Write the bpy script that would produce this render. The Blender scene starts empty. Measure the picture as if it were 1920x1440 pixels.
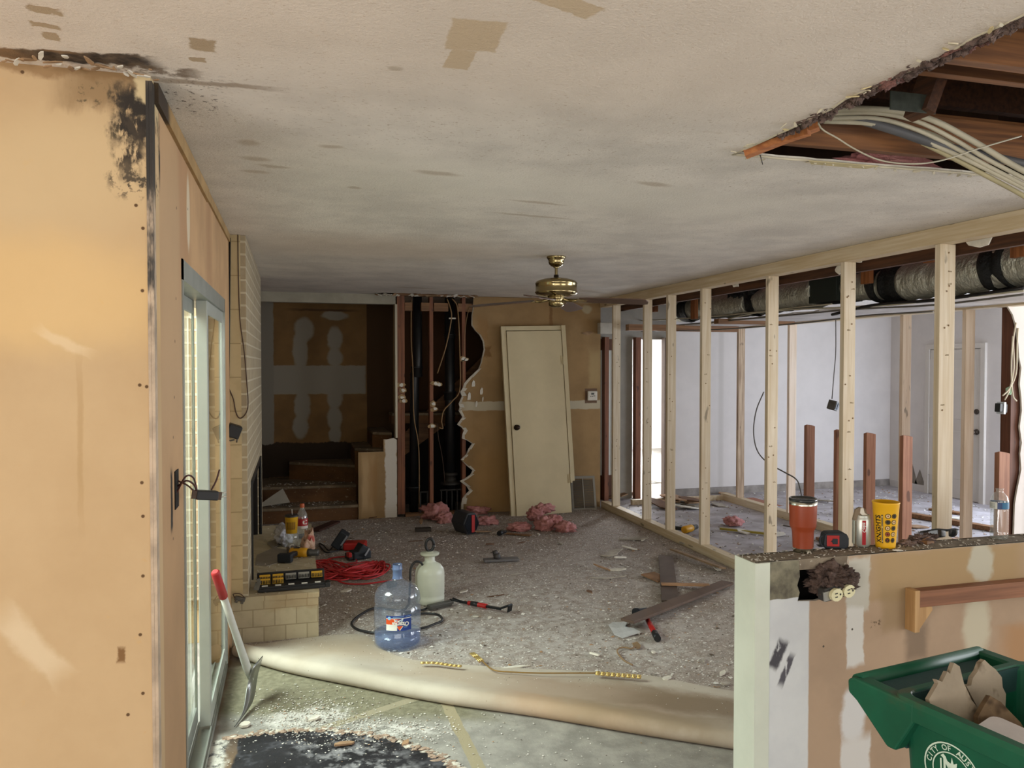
import bpy, bmesh, math, random
from mathutils import Vector, Matrix, Euler, noise

# ------------------------------------------------------------------ camera
scene = bpy.context.scene
COL = scene.collection
YAW, PITCH, FPX, EYE = math.radians(15.7), math.radians(-1.36), 1460.0, 1.67
FW = Vector((math.sin(YAW)*math.cos(PITCH), math.cos(YAW)*math.cos(PITCH), math.sin(PITCH)))
RT = Vector((math.cos(YAW), -math.sin(YAW), 0))
UP = RT.cross(FW)
cam_data = bpy.data.cameras.new('camera')
cam_data.sensor_fit = 'HORIZONTAL'
cam_data.sensor_width = 36.0
cam_data.lens = 36.0*FPX/1920.0
cam_data.clip_start = 0.05
cam = bpy.data.objects.new('camera', cam_data)
COL.objects.link(cam)
cam.location = (0, 0, EYE)
cam.rotation_euler = Matrix((RT, UP, -FW)).transposed().to_euler()
scene.camera = cam

# ------------------------------------------------------------------ world, lights, exposure
scene.view_settings.view_transform = 'Standard'
scene.view_settings.look = 'None'
scene.view_settings.exposure = 0.62
scene.view_settings.gamma = 1.0
scene.view_settings.use_curve_mapping = False
world = bpy.data.worlds.new('sky')
scene.world = world
world.use_nodes = True
wn = world.node_tree
bg = wn.nodes['Background']
bg.inputs['Color'].default_value = (0.84, 0.90, 0.87, 1)
bg.inputs['Strength'].default_value = 0.85


def area(name, loc, aim, sx, sy, power, col, spread=180):
    d = bpy.data.lights.new(name, 'AREA')
    d.shape = 'RECTANGLE'
    d.size, d.size_y = sx, sy
    d.energy = power
    d.color = col
    d.spread = math.radians(spread)
    o = bpy.data.objects.new(name, d)
    COL.objects.link(o)
    o.location = loc
    o.rotation_euler = (Vector(aim)-Vector(loc)).to_track_quat('-Z', 'Y').to_euler()
    return o


# daylight through the windows of the place, plus an added fill lamp on the west
area('daylight_rear_window', (-0.4, -3.2, 1.35), (-0.4, 1.0, 2.2), 4.4, 1.7, 42, (1.0, 0.97, 0.93))
area('daylight_kitchen_rear', (5.2, -3.2, 1.4), (4.6, 4, 1.2), 3.4, 1.5, 62, (0.95, 0.98, 1.0))
area('ceiling_fill_west', (-3.25, -0.9, 1.0), (0.2, 0.2, 2.4), 3.4, 1.3, 120, (1.0, 0.97, 0.95))  # added lamp that brightens the near ceiling; the west wall is solid
area('daylight_sliding_door', (-2.5, 3.5, 3.4), (1.6, 4.9, 0.0), 3.0, 2.0, 330, (0.96, 1.0, 0.97))
area('daylight_kitchen_window', (7.85, 2.2, 1.4), (3, 2.4, 1.1), 3.2, 1.5, 128, (0.92, 0.95, 1.0))
area('daylight_entry_window', (7.85, 5.9, 1.0), (4.6, 8.4, 0.5), 1.7, 1.5, 62, (0.72, 0.82, 1.0))
area('daylight_far_room', (6.6, 12.0, 1.5), (3.5, 12.0, 1.0), 2.0, 1.6, 420, (0.9, 0.95, 1.0))


# ------------------------------------------------------------------ helpers
def P(x, y, **k):
    """the point of the photograph's pixel (x, y) on a plane X=, Y= or Z="""
    d = FW*FPX + RT*(x-960) - UP*(y-720)
    o = Vector((0, 0, EYE))
    (a, v), = k.items()
    i = 'XYZ'.index(a)
    return o + d*((v-o[i])/d[i])


def lin(c):
    if isinstance(c, str):
        c = [int(c[i:i+2], 16) for i in (0, 2, 4)]
    r = []
    for x in c[:3]:
        x = x/255.0
        r.append(x/12.92 if x <= 0.04045 else ((x+0.055)/1.055)**2.4)
    return (r[0], r[1], r[2], 1.0)


class MB:
    def __init__(s):
        s.v, s.f, s.m, s.s = [], [], [], []
        s.M = Matrix.Identity(4)

    def add(s, vs, fs, m=0, smooth=False):
        n = len(s.v)
        for p in vs:
            s.v.append(s.M @ Vector(p))
        for f in fs:
            s.f.append([n+i for i in f])
            s.m.append(m)
            s.s.append(smooth)
        return s

    def box(s, x0, x1, y0, y1, z0, z1, m=0):
        vs = [(x, y, z) for x in (x0, x1) for y in (y0, y1) for z in (z0, z1)]
        return s.add(vs, [(0, 1, 3, 2), (4, 6, 7, 5), (0, 4, 5, 1), (2, 3, 7, 6), (0, 2, 6, 4), (1, 5, 7, 3)], m)

    def obox(s, c, size, rot=(0, 0, 0), m=0):
        R = Matrix.Translation(Vector(c)) @ Euler(rot).to_matrix().to_4x4()
        hx, hy, hz = [q/2 for q in size]
        vs = [R @ Vector((x, y, z)) for x in (-hx, hx) for y in (-hy, hy) for z in (-hz, hz)]
        return s.add(vs, [(0, 1, 3, 2), (4, 6, 7, 5), (0, 4, 5, 1), (2, 3, 7, 6), (0, 2, 6, 4), (1, 5, 7, 3)], m)

    def beam(s, p0, p1, w, h, up=(0, 0, 1), m=0):
        p0, p1 = Vector(p0), Vector(p1)
        d = (p1-p0).normalized()
        u = Vector(up)
        r = d.cross(u).normalized()*(w/2)
        u = r.cross(d).normalized()*(h/2)
        vs = [p+a*r+b*u for p in (p0, p1) for a, b in ((-1, -1), (1, -1), (1, 1), (-1, 1))]
        return s.add(vs, [(3, 2, 1, 0), (4, 5, 6, 7), (0, 1, 5, 4), (1, 2, 6, 5), (2, 3, 7, 6), (3, 0, 4, 7)], m)

    def tube(s, pts, r, seg=8, m=0, cap=True, smooth=True):
        pts = [Vector(p) for p in pts]
        n = len(pts)
        rs = r if isinstance(r, (list, tuple)) else [r]*n
        t0 = (pts[1]-pts[0]).normalized()
        a = t0.orthogonal().normalized()
        vs, fs = [], []
        for i, p in enumerate(pts):
            t = (pts[min(i+1, n-1)]-pts[max(i-1, 0)])
            t = t.normalized() if t.length > 1e-9 else t0
            a = (a-t*a.dot(t))
            a = a.normalized() if a.length > 1e-6 else t.orthogonal().normalized()
            b = t.cross(a)
            for k in range(seg):
                g = 2*math.pi*k/seg
                vs.append(p+(a*math.cos(g)+b*math.sin(g))*rs[i])
        for i in range(n-1):
            for k in range(seg):
                k2 = (k+1) % seg
                fs.append((i*seg+k, i*seg+k2, (i+1)*seg+k2, (i+1)*seg+k))
        s.add(vs, fs, m, smooth)
        if cap:
            b0 = len(s.v)-len(vs)
            s.f.append([b0+k for k in range(seg)][::-1]); s.m.append(m); s.s.append(False)
            s.f.append([b0+(n-1)*seg+k for k in range(seg)]); s.m.append(m); s.s.append(False)
        return s

    def lathe(s, prof, seg=32, m=0, c=(0, 0, 0), smooth=True, R=None, ms=None):
        c = Vector(c)
        vs = []
        for (r, z) in prof:
            for k in range(seg):
                g = 2*math.pi*k/seg
                q = Vector((r*math.cos(g), r*math.sin(g), z))
                vs.append(c+(R @ q if R else q))
        n = len(prof)
        base = len(s.v)
        s.add(vs, [], m)
        for i in range(n-1):
            for k in range(seg):
                k2 = (k+1) % seg
                s.f.append([base+i*seg+k, base+i*seg+k2, base+(i+1)*seg+k2, base+(i+1)*seg+k])
                s.m.append(ms[i] if ms else m)
                s.s.append(smooth)
        return s

    def prism(s, poly, o, u, w, th, m=0, mside=None):
        """poly in (a,b): o + a*u + b*w, thickened along u x w by th"""
        o, u, w = Vector(o), Vector(u), Vector(w)
        nn = u.cross(w).normalized()*th
        n = len(poly)
        a = [o+u*p+w*q for p, q in poly]
        vs = a+[x+nn for x in a]
        s.add(vs, [list(range(n))[::-1], [n+i for i in range(n)]], m)
        b0 = len(s.v)-2*n
        for i in range(n):
            j = (i+1) % n
            s.f.append([b0+i, b0+j, b0+n+j, b0+n+i]); s.m.append(m if mside is None else mside); s.s.append(False)
        return s

    def blob(s, c, rad, seed=0, amp=.3, sub=3, freq=2.2, m=0, flat=None, smooth=False):
        bm = bmesh.new()
        bmesh.ops.create_icosphere(bm, subdivisions=sub, radius=1)
        c = Vector(c)
        vs = []
        so = Vector((seed*13.7, seed*7.1, seed*3.3))
        for v in bm.verts:
            n = noise.noise(v.co*freq+so)+.6*noise.noise(v.co*freq*2.6+so)+.35*noise.noise(v.co*freq*6+so)
            q = v.co*(1+amp*n)
            q = Vector((q.x*rad[0], q.y*rad[1], q.z*rad[2]))+c
            if flat is not None and q.z < flat:
                q.z = flat
            vs.append(q)
        fs = [[v.index for v in f.verts] for f in bm.faces]
        bm.free()
        return s.add(vs, fs, m, smooth)

    def chip(s, c, r, rng, th=.01, tilt=.1, rz=None, asp=.5, n=7, m=0, mtop=None):
        """an irregular flat scrap lying with its lowest point at c.z"""
        rz = rng.uniform(0, 6.28) if rz is None else rz
        R = Euler((rng.uniform(-tilt, tilt), rng.uniform(-tilt, tilt), rz)).to_matrix()
        pts = []
        for k in range(n):
            g = 2*math.pi*k/n+rng.uniform(-.25, .25)
            q = r*rng.uniform(.7, 1.1)
            pts.append((q*math.cos(g), q*asp*math.sin(g)))
        vs = [R @ Vector((x, y, 0)) for x, y in pts]+[R @ Vector((x, y, th)) for x, y in pts]
        lo = min(v.z for v in vs)
        c = Vector(c)
        vs = [v+c-Vector((0, 0, lo)) for v in vs]
        n0 = len(s.v)
        s.add(vs, [list(range(n))[::-1]], m)
        s.f.append([n0+n+i for i in range(n)]); s.m.append(m if mtop is None else mtop); s.s.append(False)
        for i in range(n):
            j = (i+1) % n
            s.f.append([n0+i, n0+j, n0+n+j, n0+n+i]); s.m.append(m); s.s.append(False)
        return s

    def build(s, name, mats, parent=None, bevel=0, loc=None):
        me = bpy.data.meshes.new(name)
        me.from_pydata([tuple(v) for v in s.v], [], s.f)
        mats = mats if isinstance(mats, (list, tuple)) else [mats]
        for q in mats:
            me.materials.append(q)
        me.polygons.foreach_set('material_index', s.m)
        me.polygons.foreach_set('use_smooth', s.s)
        me.update()
        o = bpy.data.objects.new(name, me)
        COL.objects.link(o)
        if parent:
            o.parent = parent
        if loc:
            o.location = loc
        if bevel:
            b = o.modifiers.new('bevel', 'BEVEL')
            b.width = bevel
            b.segments = 2
            b.limit_method = 'ANGLE'
        return o


def tag(o, label, cat, group=None, kind=None):
    o['label'] = label
    o['category'] = cat
    if group:
        o['group'] = group
    if kind:
        o['kind'] = kind
    return o


def thing(name, label, cat, loc=(0, 0, 0), rot=(0, 0, 0), group=None):
    o = bpy.data.objects.new(name, None)
    COL.objects.link(o)
    o.location = loc
    o.rotation_euler = rot
    o.empty_display_size = .1
    return tag(o, label, cat, group)


def struct(o):
    o['kind'] = 'structure'
    return o


def part_label(o, t):
    o['label'] = t
    return o


def spline(pts, n=8):
    """Catmull-Rom through pts"""
    pts = [Vector(p) for p in pts]
    q = [pts[0]*2-pts[1]]+pts+[pts[-1]*2-pts[-2]]
    out = []
    for i in range(1, len(q)-2):
        for k in range(n):
            t = k/n
            a, b, c, d = q[i-1], q[i], q[i+1], q[i+2]
            out.append(.5*((2*b)+(c-a)*t+(2*a-5*b+4*c-d)*t*t+(3*b-a-3*c+d)*t**3))
    out.append(pts[-1])
    return out


def text_geo(txt, size, bold=0.0):
    cu = bpy.data.curves.new('lettering', 'FONT')
    cu.body = txt
    cu.size = size
    cu.align_x = 'CENTER'
    cu.align_y = 'CENTER'
    cu.offset = bold
    cu.resolution_u = 3
    ob = bpy.data.objects.new('lettering', cu)
    COL.objects.link(ob)
    dg = bpy.context.evaluated_depsgraph_get()
    dg.update()
    ev = ob.evaluated_get(dg)
    me = ev.to_mesh()
    vs = [v.co.copy() for v in me.vertices]
    fs = [list(p.vertices) for p in me.polygons]
    ev.to_mesh_clear()
    bpy.data.objects.remove(ob)
    bpy.data.curves.remove(cu)
    return vs, fs


# ------------------------------------------------------------------ materials
def nodes_of(name):
    m = bpy.data.materials.new(name)
    m.use_nodes = True
    nt = m.node_tree
    return m, nt, nt.nodes['Principled BSDF']


def mth(nt, op, a, b=None, c=None):
    n = nt.nodes.new('ShaderNodeMath')
    n.operation = op
    for i, q in enumerate((a, b, c)):
        if q is None:
            continue
        if isinstance(q, (int, float)):
            n.inputs[i].default_value = q
        else:
            nt.links.new(q, n.inputs[i])
    return n.outputs[0]


def mixc(nt, f, a, b, blend='MIX'):
    n = nt.nodes.new('ShaderNodeMix')
    n.data_type = 'RGBA'
    n.blend_type = blend
    for i, q in ((0, f), (6, a), (7, b)):
        if isinstance(q, (int, float, tuple)):
            n.inputs[i].default_value = q
        else:
            nt.links.new(q, n.inputs[i])
    return n.outputs[2]


def tex_noise(nt, vec, scale, detail=4, rough=.55, out='Fac', stretch=None):
    n = nt.nodes.new('ShaderNodeTexNoise')
    n.inputs['Scale'].default_value = scale
    n.inputs['Detail'].default_value = detail
    n.inputs['Roughness'].default_value = rough
    if stretch:
        mp = nt.nodes.new('ShaderNodeMapping')
        mp.inputs['Scale'].default_value = stretch
        nt.links.new(vec, mp.inputs['Vector'])
        vec = mp.outputs[0]
    nt.links.new(vec, n.inputs['Vector'])
    return n.outputs[out]


def maprange(nt, v, a, b, c=0.0, d=1.0):
    n = nt.nodes.new('ShaderNodeMapRange')
    n.interpolation_type = 'SMOOTHSTEP'
    nt.links.new(v, n.inputs[0])
    for i, q in enumerate((a, b, c, d)):
        n.inputs[i+1].default_value = q
    return n.outputs[0]


def bump(nt, bsdf, h, strength=.3, dist=.01):
    b = nt.nodes.new('ShaderNodeBump')
    b.inputs['Strength'].default_value = strength
    b.inputs['Distance'].default_value = dist
    nt.links.new(h, b.inputs['Height'])
    nt.links.new(b.outputs[0], bsdf.inputs['Normal'])


def objco(nt):
    return nt.nodes.new('ShaderNodeTexCoord').outputs['Object']


def layer_mask(nt, co, L):
    v = co
    dist = L.get('dist', .03)
    if dist:
        nz = tex_noise(nt, co, L.get('ns', 9), 5, .6, 'Color', L.get('nst'))
        va = nt.nodes.new('ShaderNodeVectorMath'); va.operation = 'SUBTRACT'
        nt.links.new(nz, va.inputs[0]); va.inputs[1].default_value = (.5, .5, .5)
        vs = nt.nodes.new('ShaderNodeVectorMath'); vs.operation = 'MULTIPLY_ADD'
        nt.links.new(va.outputs[0], vs.inputs[0]); vs.inputs[1].default_value = (dist*2,)*3
        nt.links.new(co, vs.inputs[2])
        v = vs.outputs[0]
    sb = nt.nodes.new('ShaderNodeVectorMath'); sb.operation = 'SUBTRACT'
    nt.links.new(v, sb.inputs[0]); sb.inputs[1].default_value = L['c']
    v = sb.outputs[0]
    if L.get('rot'):
        vr = nt.nodes.new('ShaderNodeVectorRotate')
        vr.rotation_type = L.get('axis', 'Z_AXIS')
        nt.links.new(v, vr.inputs['Vector']); vr.inputs['Angle'].default_value = -L['rot']
        v = vr.outputs[0]
    dv = nt.nodes.new('ShaderNodeVectorMath'); dv.operation = 'DIVIDE'
    nt.links.new(v, dv.inputs[0]); dv.inputs[1].default_value = L['h']
    v = dv.outputs[0]
    if L.get('ell'):
        ln = nt.nodes.new('ShaderNodeVectorMath'); ln.operation = 'LENGTH'
        nt.links.new(v, ln.inputs[0]); q = ln.outputs['Value']
    else:
        ab = nt.nodes.new('ShaderNodeVectorMath'); ab.operation = 'ABSOLUTE'
        nt.links.new(v, ab.inputs[0])
        sx = nt.nodes.new('ShaderNodeSeparateXYZ'); nt.links.new(ab.outputs[0], sx.inputs[0])
        q = mth(nt, 'MAXIMUM', mth(nt, 'MAXIMUM', sx.outputs[0], sx.outputs[1]), sx.outputs[2])
    f = L.get('feather', .05)
    k = maprange(nt, q, 1+f, 1-f)
    if L.get('brk'):
        a, w = L['brk'][:2]
        nz = tex_noise(nt, co, L['brk'][2] if len(L['brk']) > 2 else 20, 5, .65, 'Fac', L.get('bst'))
        k = mth(nt, 'MULTIPLY', k, maprange(nt, nz, a, a+w))
    return mth(nt, 'MULTIPLY', k, L.get('a', 1.0))


BIG = 99.0


def mat(name, col, rough=.7, var=.12, ns=7, col2=None, st=None, layers=(), speck=None, bmp=.15, bs=60, bd=.004,
        metal=0, spec=.5, alpha=1, trans=0, ior=1.45, coat=0, speck2=None):
    m, nt, b = nodes_of(name)
    co = objco(nt)
    c1 = lin(col)
    if col2 is None:
        c2 = tuple(q*(1-var*1.6) for q in c1[:3])+(1,)
        c1 = tuple(min(1, q*(1+var*.5)) for q in c1[:3])+(1,)
    else:
        c2 = lin(col2)
    nz = tex_noise(nt, co, ns, 6, .6, 'Fac', st)
    c = mixc(nt, maprange(nt, nz, .3, .7), c2, c1)
    for sp in (speck, speck2):
        if sp:      # (colour, scale, threshold, width)
            s1 = tex_noise(nt, co, sp[1], 3, .7, 'Fac', sp[4] if len(sp) > 4 else None)
            c = mixc(nt, maprange(nt, s1, sp[2], sp[2]+sp[3]), c, lin(sp[0]))
    for L in layers:
        lc = lin(L['col'])
        if L.get('col2'):
            n2 = tex_noise(nt, co, L.get('cns', 14), 5, .6)
            lc = mixc(nt, maprange(nt, n2, .35, .65), lin(L['col2']), lc)
        c = mixc(nt, layer_mask(nt, co, L), c, lc)
    nt.links.new(c, b.inputs['Base Color'])
    b.inputs['Roughness'].default_value = rough
    b.inputs['Metallic'].default_value = metal
    b.inputs['Specular IOR Level'].default_value = spec
    b.inputs['Coat Weight'].default_value = coat
    b.inputs['IOR'].default_value = ior
    if trans:
        b.inputs['Transmission Weight'].default_value = trans
    if alpha < 1:
        b.inputs['Alpha'].default_value = alpha
    if bmp:
        bump(nt, b, tex_noise(nt, co, bs, 5, .65, 'Fac', st), bmp, bd)
    return m


def wood(name, col, col2, axis='z', knot=True, rough=.65, sc=1.0):
    m, nt, b = nodes_of(name)
    co = objco(nt)
    st = {'z': (1, 1, .04), 'y': (1, .04, 1), 'x': (.04, 1, 1)}[axis]
    g = tex_noise(nt, co, 45*sc, 5, .6, 'Fac', st)
    c = mixc(nt, maprange(nt, g, .3, .7), lin(col2), lin(col))
    big = tex_noise(nt, co, 3, 3, .5)
    c = mixc(nt, mth(nt, 'MULTIPLY', maprange(nt, big, .4, .75), .35), c, lin(col2))
    if knot:
        kst = {'z': (1, 1, .35), 'y': (1, .35, 1), 'x': (.35, 1, 1)}[axis]
        k = tex_noise(nt, co, 17, 2, .4, 'Fac', kst)
        dark = tuple(q*.35 for q in lin(col2)[:3])+(1,)
        c = mixc(nt, mth(nt, 'MULTIPLY', maprange(nt, k, .70, .76), .8), c, dark)
    nt.links.new(c, b.inputs['Base Color'])
    b.inputs['Roughness'].default_value = rough
    bump(nt, b, g, .12, .003)
    return m


def plain(name, col, rough=.5, metal=0, spec=.5, coat=0):
    return mat(name, col, rough, .06, 12, bmp=.04, bs=80, bd=.001, metal=metal, spec=spec, coat=coat)


def pane(name, tint, k=.12, rough=0.0, body=0.0, bodycol=(1, 1, 1, 1)):
    """clear sheet: lets light through, mirrors at grazing angles"""
    m = bpy.data.materials.new(name)
    m.use_nodes = True
    nt = m.node_tree
    nt.nodes.clear()
    out = nt.nodes.new('ShaderNodeOutputMaterial')
    tr = nt.nodes.new('ShaderNodeBsdfTransparent'); tr.inputs[0].default_value = tint
    gl = nt.nodes.new('ShaderNodeBsdfGlossy'); gl.inputs['Roughness'].default_value = rough
    gl.inputs['Color'].default_value = (.95, .95, .95, 1)
    fr = nt.nodes.new('ShaderNodeFresnel'); fr.inputs[0].default_value = 1.45
    back = nt.nodes.new('ShaderNodeNewGeometry').outputs['Backfacing']
    sm = mth(nt, 'MULTIPLY', mth(nt, 'ADD', fr.outputs[0], k-.04), mth(nt, 'SUBTRACT', 1.0, back))
    mx = nt.nodes.new('ShaderNodeMixShader')
    nt.links.new(sm, mx.inputs[0])
    last = tr.outputs[0]
    if body:
        df = nt.nodes.new('ShaderNodeBsdfDiffuse'); df.inputs[0].default_value = bodycol
        m2 = nt.nodes.new('ShaderNodeMixShader'); m2.inputs[0].default_value = body
        nt.links.new(tr.outputs[0], m2.inputs[1]); nt.links.new(df.outputs[0], m2.inputs[2])
        last = m2.outputs[0]
    nt.links.new(last, mx.inputs[1]); nt.links.new(gl.outputs[0], mx.inputs[2])
    nt.links.new(mx.outputs[0], out.inputs[0])
    return m

# ------------------------------------------------------------------ the setting
CEIL, XW, YN, YB, XS = 2.44, -0.36, 2.27, 8.5, 3.46   # ceiling, left wall, near wall face, back wall, stud wall
rng = random.Random(5)


def pc(x, y):
    return tuple(P(x, y, Z=CEIL))


def pl(x, y):
    return tuple(P(x, y, X=XW))


def pn(x, y):
    return tuple(P(x, y, Y=YN))


def pb(x, y):
    return tuple(P(x, y, Y=YB))


PAPER, COMP, MOLD = 'D2AF7E', 'C9C2B0', '2E2822'
# ceiling -----------------------------------------------------------
ceil_layers = [
    dict(c=(.2, 1.0, CEIL), h=(1.6, 1.25, BIG), col='EBDBC9', feather=.35, dist=.25, ns=1.4, a=.55),
    dict(c=(.6, 5.2, CEIL), h=(1.1, .5, BIG), col='DACABA', feather=.6, dist=.3, ns=1.2, a=.5, ell=True),
    dict(c=(1.3, 3.3, CEIL), h=(1.2, .28, BIG), col='E4DED2', feather=.5, dist=.15, ns=2, a=.6, rot=.15),
]
for (x, y, hx, hy, r) in ((890, 68, .062, .085, -.1), (862, 112, .032, .06, .0), (1050, 3, .10, .03, .35)):
    c = pc(x, y)
    ceil_layers.append(dict(c=c, h=(hx, hy, BIG), col='D0BC9F', feather=.06, dist=.012, ns=26, rot=r))
for (x, y, hx, hy) in ((85, 20, .05, .02), (85, 48, .045, .018), (97, 68, .03, .03), (380, 85, .05, .045), (372, 112, .03, .02),
                       (465, 268, .035, .035), (480, 298, .05, .03), (515, 312, .06, .02), (480, 322, .05, .025), (740, 128, .02, .012),
                       (820, 325, .09, .03), (665, 352, .03, .02), (620, 275, .04, .02), (1010, 380, .14, .02), (1225, 345, .08, .03),
                       (780, 540, .2, .05), (1000, 405, .2, .02)):
    c = pc(x, y)
    nearby = y < 120
    ceil_layers.append(dict(c=c, h=(hx*(.6 if nearby else 1), hy*(.8 if nearby else 1), BIG), col='AA9372' if nearby else 'B5A590', feather=.15 if nearby else .5, dist=.022, ns=24 if nearby else 11, a=.85 if nearby else .65, ell=not nearby, rot=.15))
# torn, mouldy seam above the near wall
c0, c1 = pc(0, 78), pc(290, 125)
ceil_layers += [
    dict(c=((pc(45, 95)[0]), pc(45, 95)[1]+.02, CEIL), h=(.16, .03, BIG), col='8A6E50', feather=.2, dist=.05, ns=9, rot=-.12),
    dict(c=((pc(170, 110)[0]), pc(170, 110)[1], CEIL), h=(.15, .034, BIG), col='3A3029', col2='6B5A48', cns=22, feather=.25, dist=.05, ns=14, rot=-.1),
    dict(c=(pc(290, 128)[0], pc(290, 128)[1]+.02, CEIL), h=(.10, .03, BIG), col='6D5944', feather=.4, dist=.06, ns=16, a=.85, brk=(.4, .15, 24)),
    dict(c=(pc(390, 155)[0], pc(390, 155)[1]+.01, CEIL), h=(.16, .016, BIG), col='8F7A63', feather=.5, dist=.03, ns=10, a=.7, rot=-.03),
    dict(c=(pc(330, 180)[0], pc(330, 180)[1], CEIL), h=(.12, .16, BIG), col='5D4E40', feather=.4, dist=.02, ns=10, brk=(.56, .1, 60)),
]
M_ceil = mat('ceiling_plaster', 'E3DCD2', .9, .10, 3.2, layers=ceil_layers, speck=('B3A28E', 62, .62, .05, (1, 2.0, 1)),
             speck2=('CABDAC', 7, .64, .16, (.7, 2.2, 1)), bmp=.6, bs=110, bd=.006)
M_gyp = mat('broken_gypsum', 'D8D2C4', .95, .1, 20, bmp=.4, bs=70)
M_paper = mat('torn_paper', 'A08160', .95, .2, 14, bmp=.3)
HX0, HX1, HY0, HY1 = 1.55, 3.36, .25, 2.54


def jag(a, b, n, amp, r):
    """points from a towards b (b left out), wandering sideways"""
    a, b = Vector(a), Vector(b)
    d = b-a
    p = Vector((-d.y, d.x)).normalized()
    return [tuple(a+d*(i/n)+(p*r.uniform(-amp, amp) if i else Vector((0, 0)))) for i in range(n)]


mb = MB()
th = .014
# room side, in pieces round the hole
hole = jag((HX0, HY1), (HX0, HY0), 26, .012, rng)+[(HX0, HY0)]
mb.prism([(-3.4, -3.4), (HX0, -3.4)]+[(x, y) for x, y in hole[::-1]]+[(-3.4, HY1)], (0, 0, CEIL), (1, 0, 0), (0, 1, 0), th, 0, 1)
mb.prism([(HX0, -3.4), (8.1, -3.4), (8.1, HY0), (HX0, HY0)], (0, 0, CEIL), (1, 0, 0), (0, 1, 0), th, 0, 1)
mb.prism([(HX1, HY0), (8.1, HY0), (8.1, HY1), (HX1, HY1)], (0, 0, CEIL), (1, 0, 0), (0, 1, 0), th, 0, 1)
far = jag((HX1+.02, HY1), (HX0, HY1), 30, .006, rng)+[(HX0, HY1)]
tear = jag((1.93, 8.36), (.86, 8.30), 16, .035, rng)
mb.prism([(-.64, HY1)]+[(x, y) for x, y in far[::-1]]+[(3.60, HY1), (3.60, 8.47), (1.95, 8.47)]+tear+[(.80, 8.49), (-.64, 8.49)],
         (0, 0, CEIL), (1, 0, 0), (0, 1, 0), th, 0, 1)
mb.prism([(5.2, HY1), (8.1, HY1), (8.1, 14.4), (5.2, 14.4)], (0, 0, CEIL), (1, 0, 0), (0, 1, 0), th, 0, 1)
mb.prism([(3.4, 8.6), (5.2, 8.6), (5.2, 14.4), (3.4, 14.4)], (0, 0, CEIL), (1, 0, 0), (0, 1, 0), th, 0, 1)
mb.prism([(-.64, 8.60), (3.4, 8.60), (3.4, 9.7), (-.64, 9.7)], (0, 0, CEIL), (1, 0, 0), (0, 1, 0), th, 0, 1)
ceiling = struct(mb.build('ceiling', [M_ceil, M_gyp]))
# torn flaps hanging from the seam over the near wall and along the opening at the back
mb = MB()
for i in range(26):
    t = i/25
    p = Vector(pc(8+285*t, 92+36*t+rng.uniform(-10, 12)))
    mb.chip((p.x, p.y, CEIL-.018), rng.uniform(.008, .026), rng, .003, .25, m=rng.choice((0, 0, 0, 1)), asp=.35)
for i in range(34):
    mb.chip((rng.uniform(.85, 2.0), rng.uniform(8.26, 8.42), CEIL-.03), rng.uniform(.02, .06), rng, .004, .5, m=rng.choice((0, 1, 1)), asp=.5)
mb.build('torn_paper', [M_paper, M_gyp], ceiling)
mb = MB()
for i in range(20):
    mb.chip((HX0-.02+rng.uniform(-.02, .02), rng.uniform(1.2, 2.5), CEIL-.012), rng.uniform(.008, .022), rng, .003, .6, m=rng.choice((0, 0, 1)), asp=.4)
for i in range(24):
    mb.chip((rng.uniform(1.56, 3.2), HY1+rng.uniform(-.005, .01), CEIL-.01), rng.uniform(.006, .02), rng, .003, .6, m=0, asp=.4)
q = P(1580, 306, Z=CEIL)
mb.prism([(-.16, -.012), (.15, -.015), (.13, .03), (-.12, .026)], (q.x, q.y, CEIL-.006), (1, 0, 0), (0, 1, 0), .003, 1)
mb.tube([(x+.002, y, CEIL+.002) for x, y in hole if y > .8], .005, 6)
mb.tube([(x, y+.002, CEIL+.003) for x, y in far], .005, 6)
mb.build('ragged_edge', [mat('pale_paper_edge', 'CFC6AE', .9), mat('yellowed_paper', 'CDBE92', .9)], ceiling)

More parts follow.
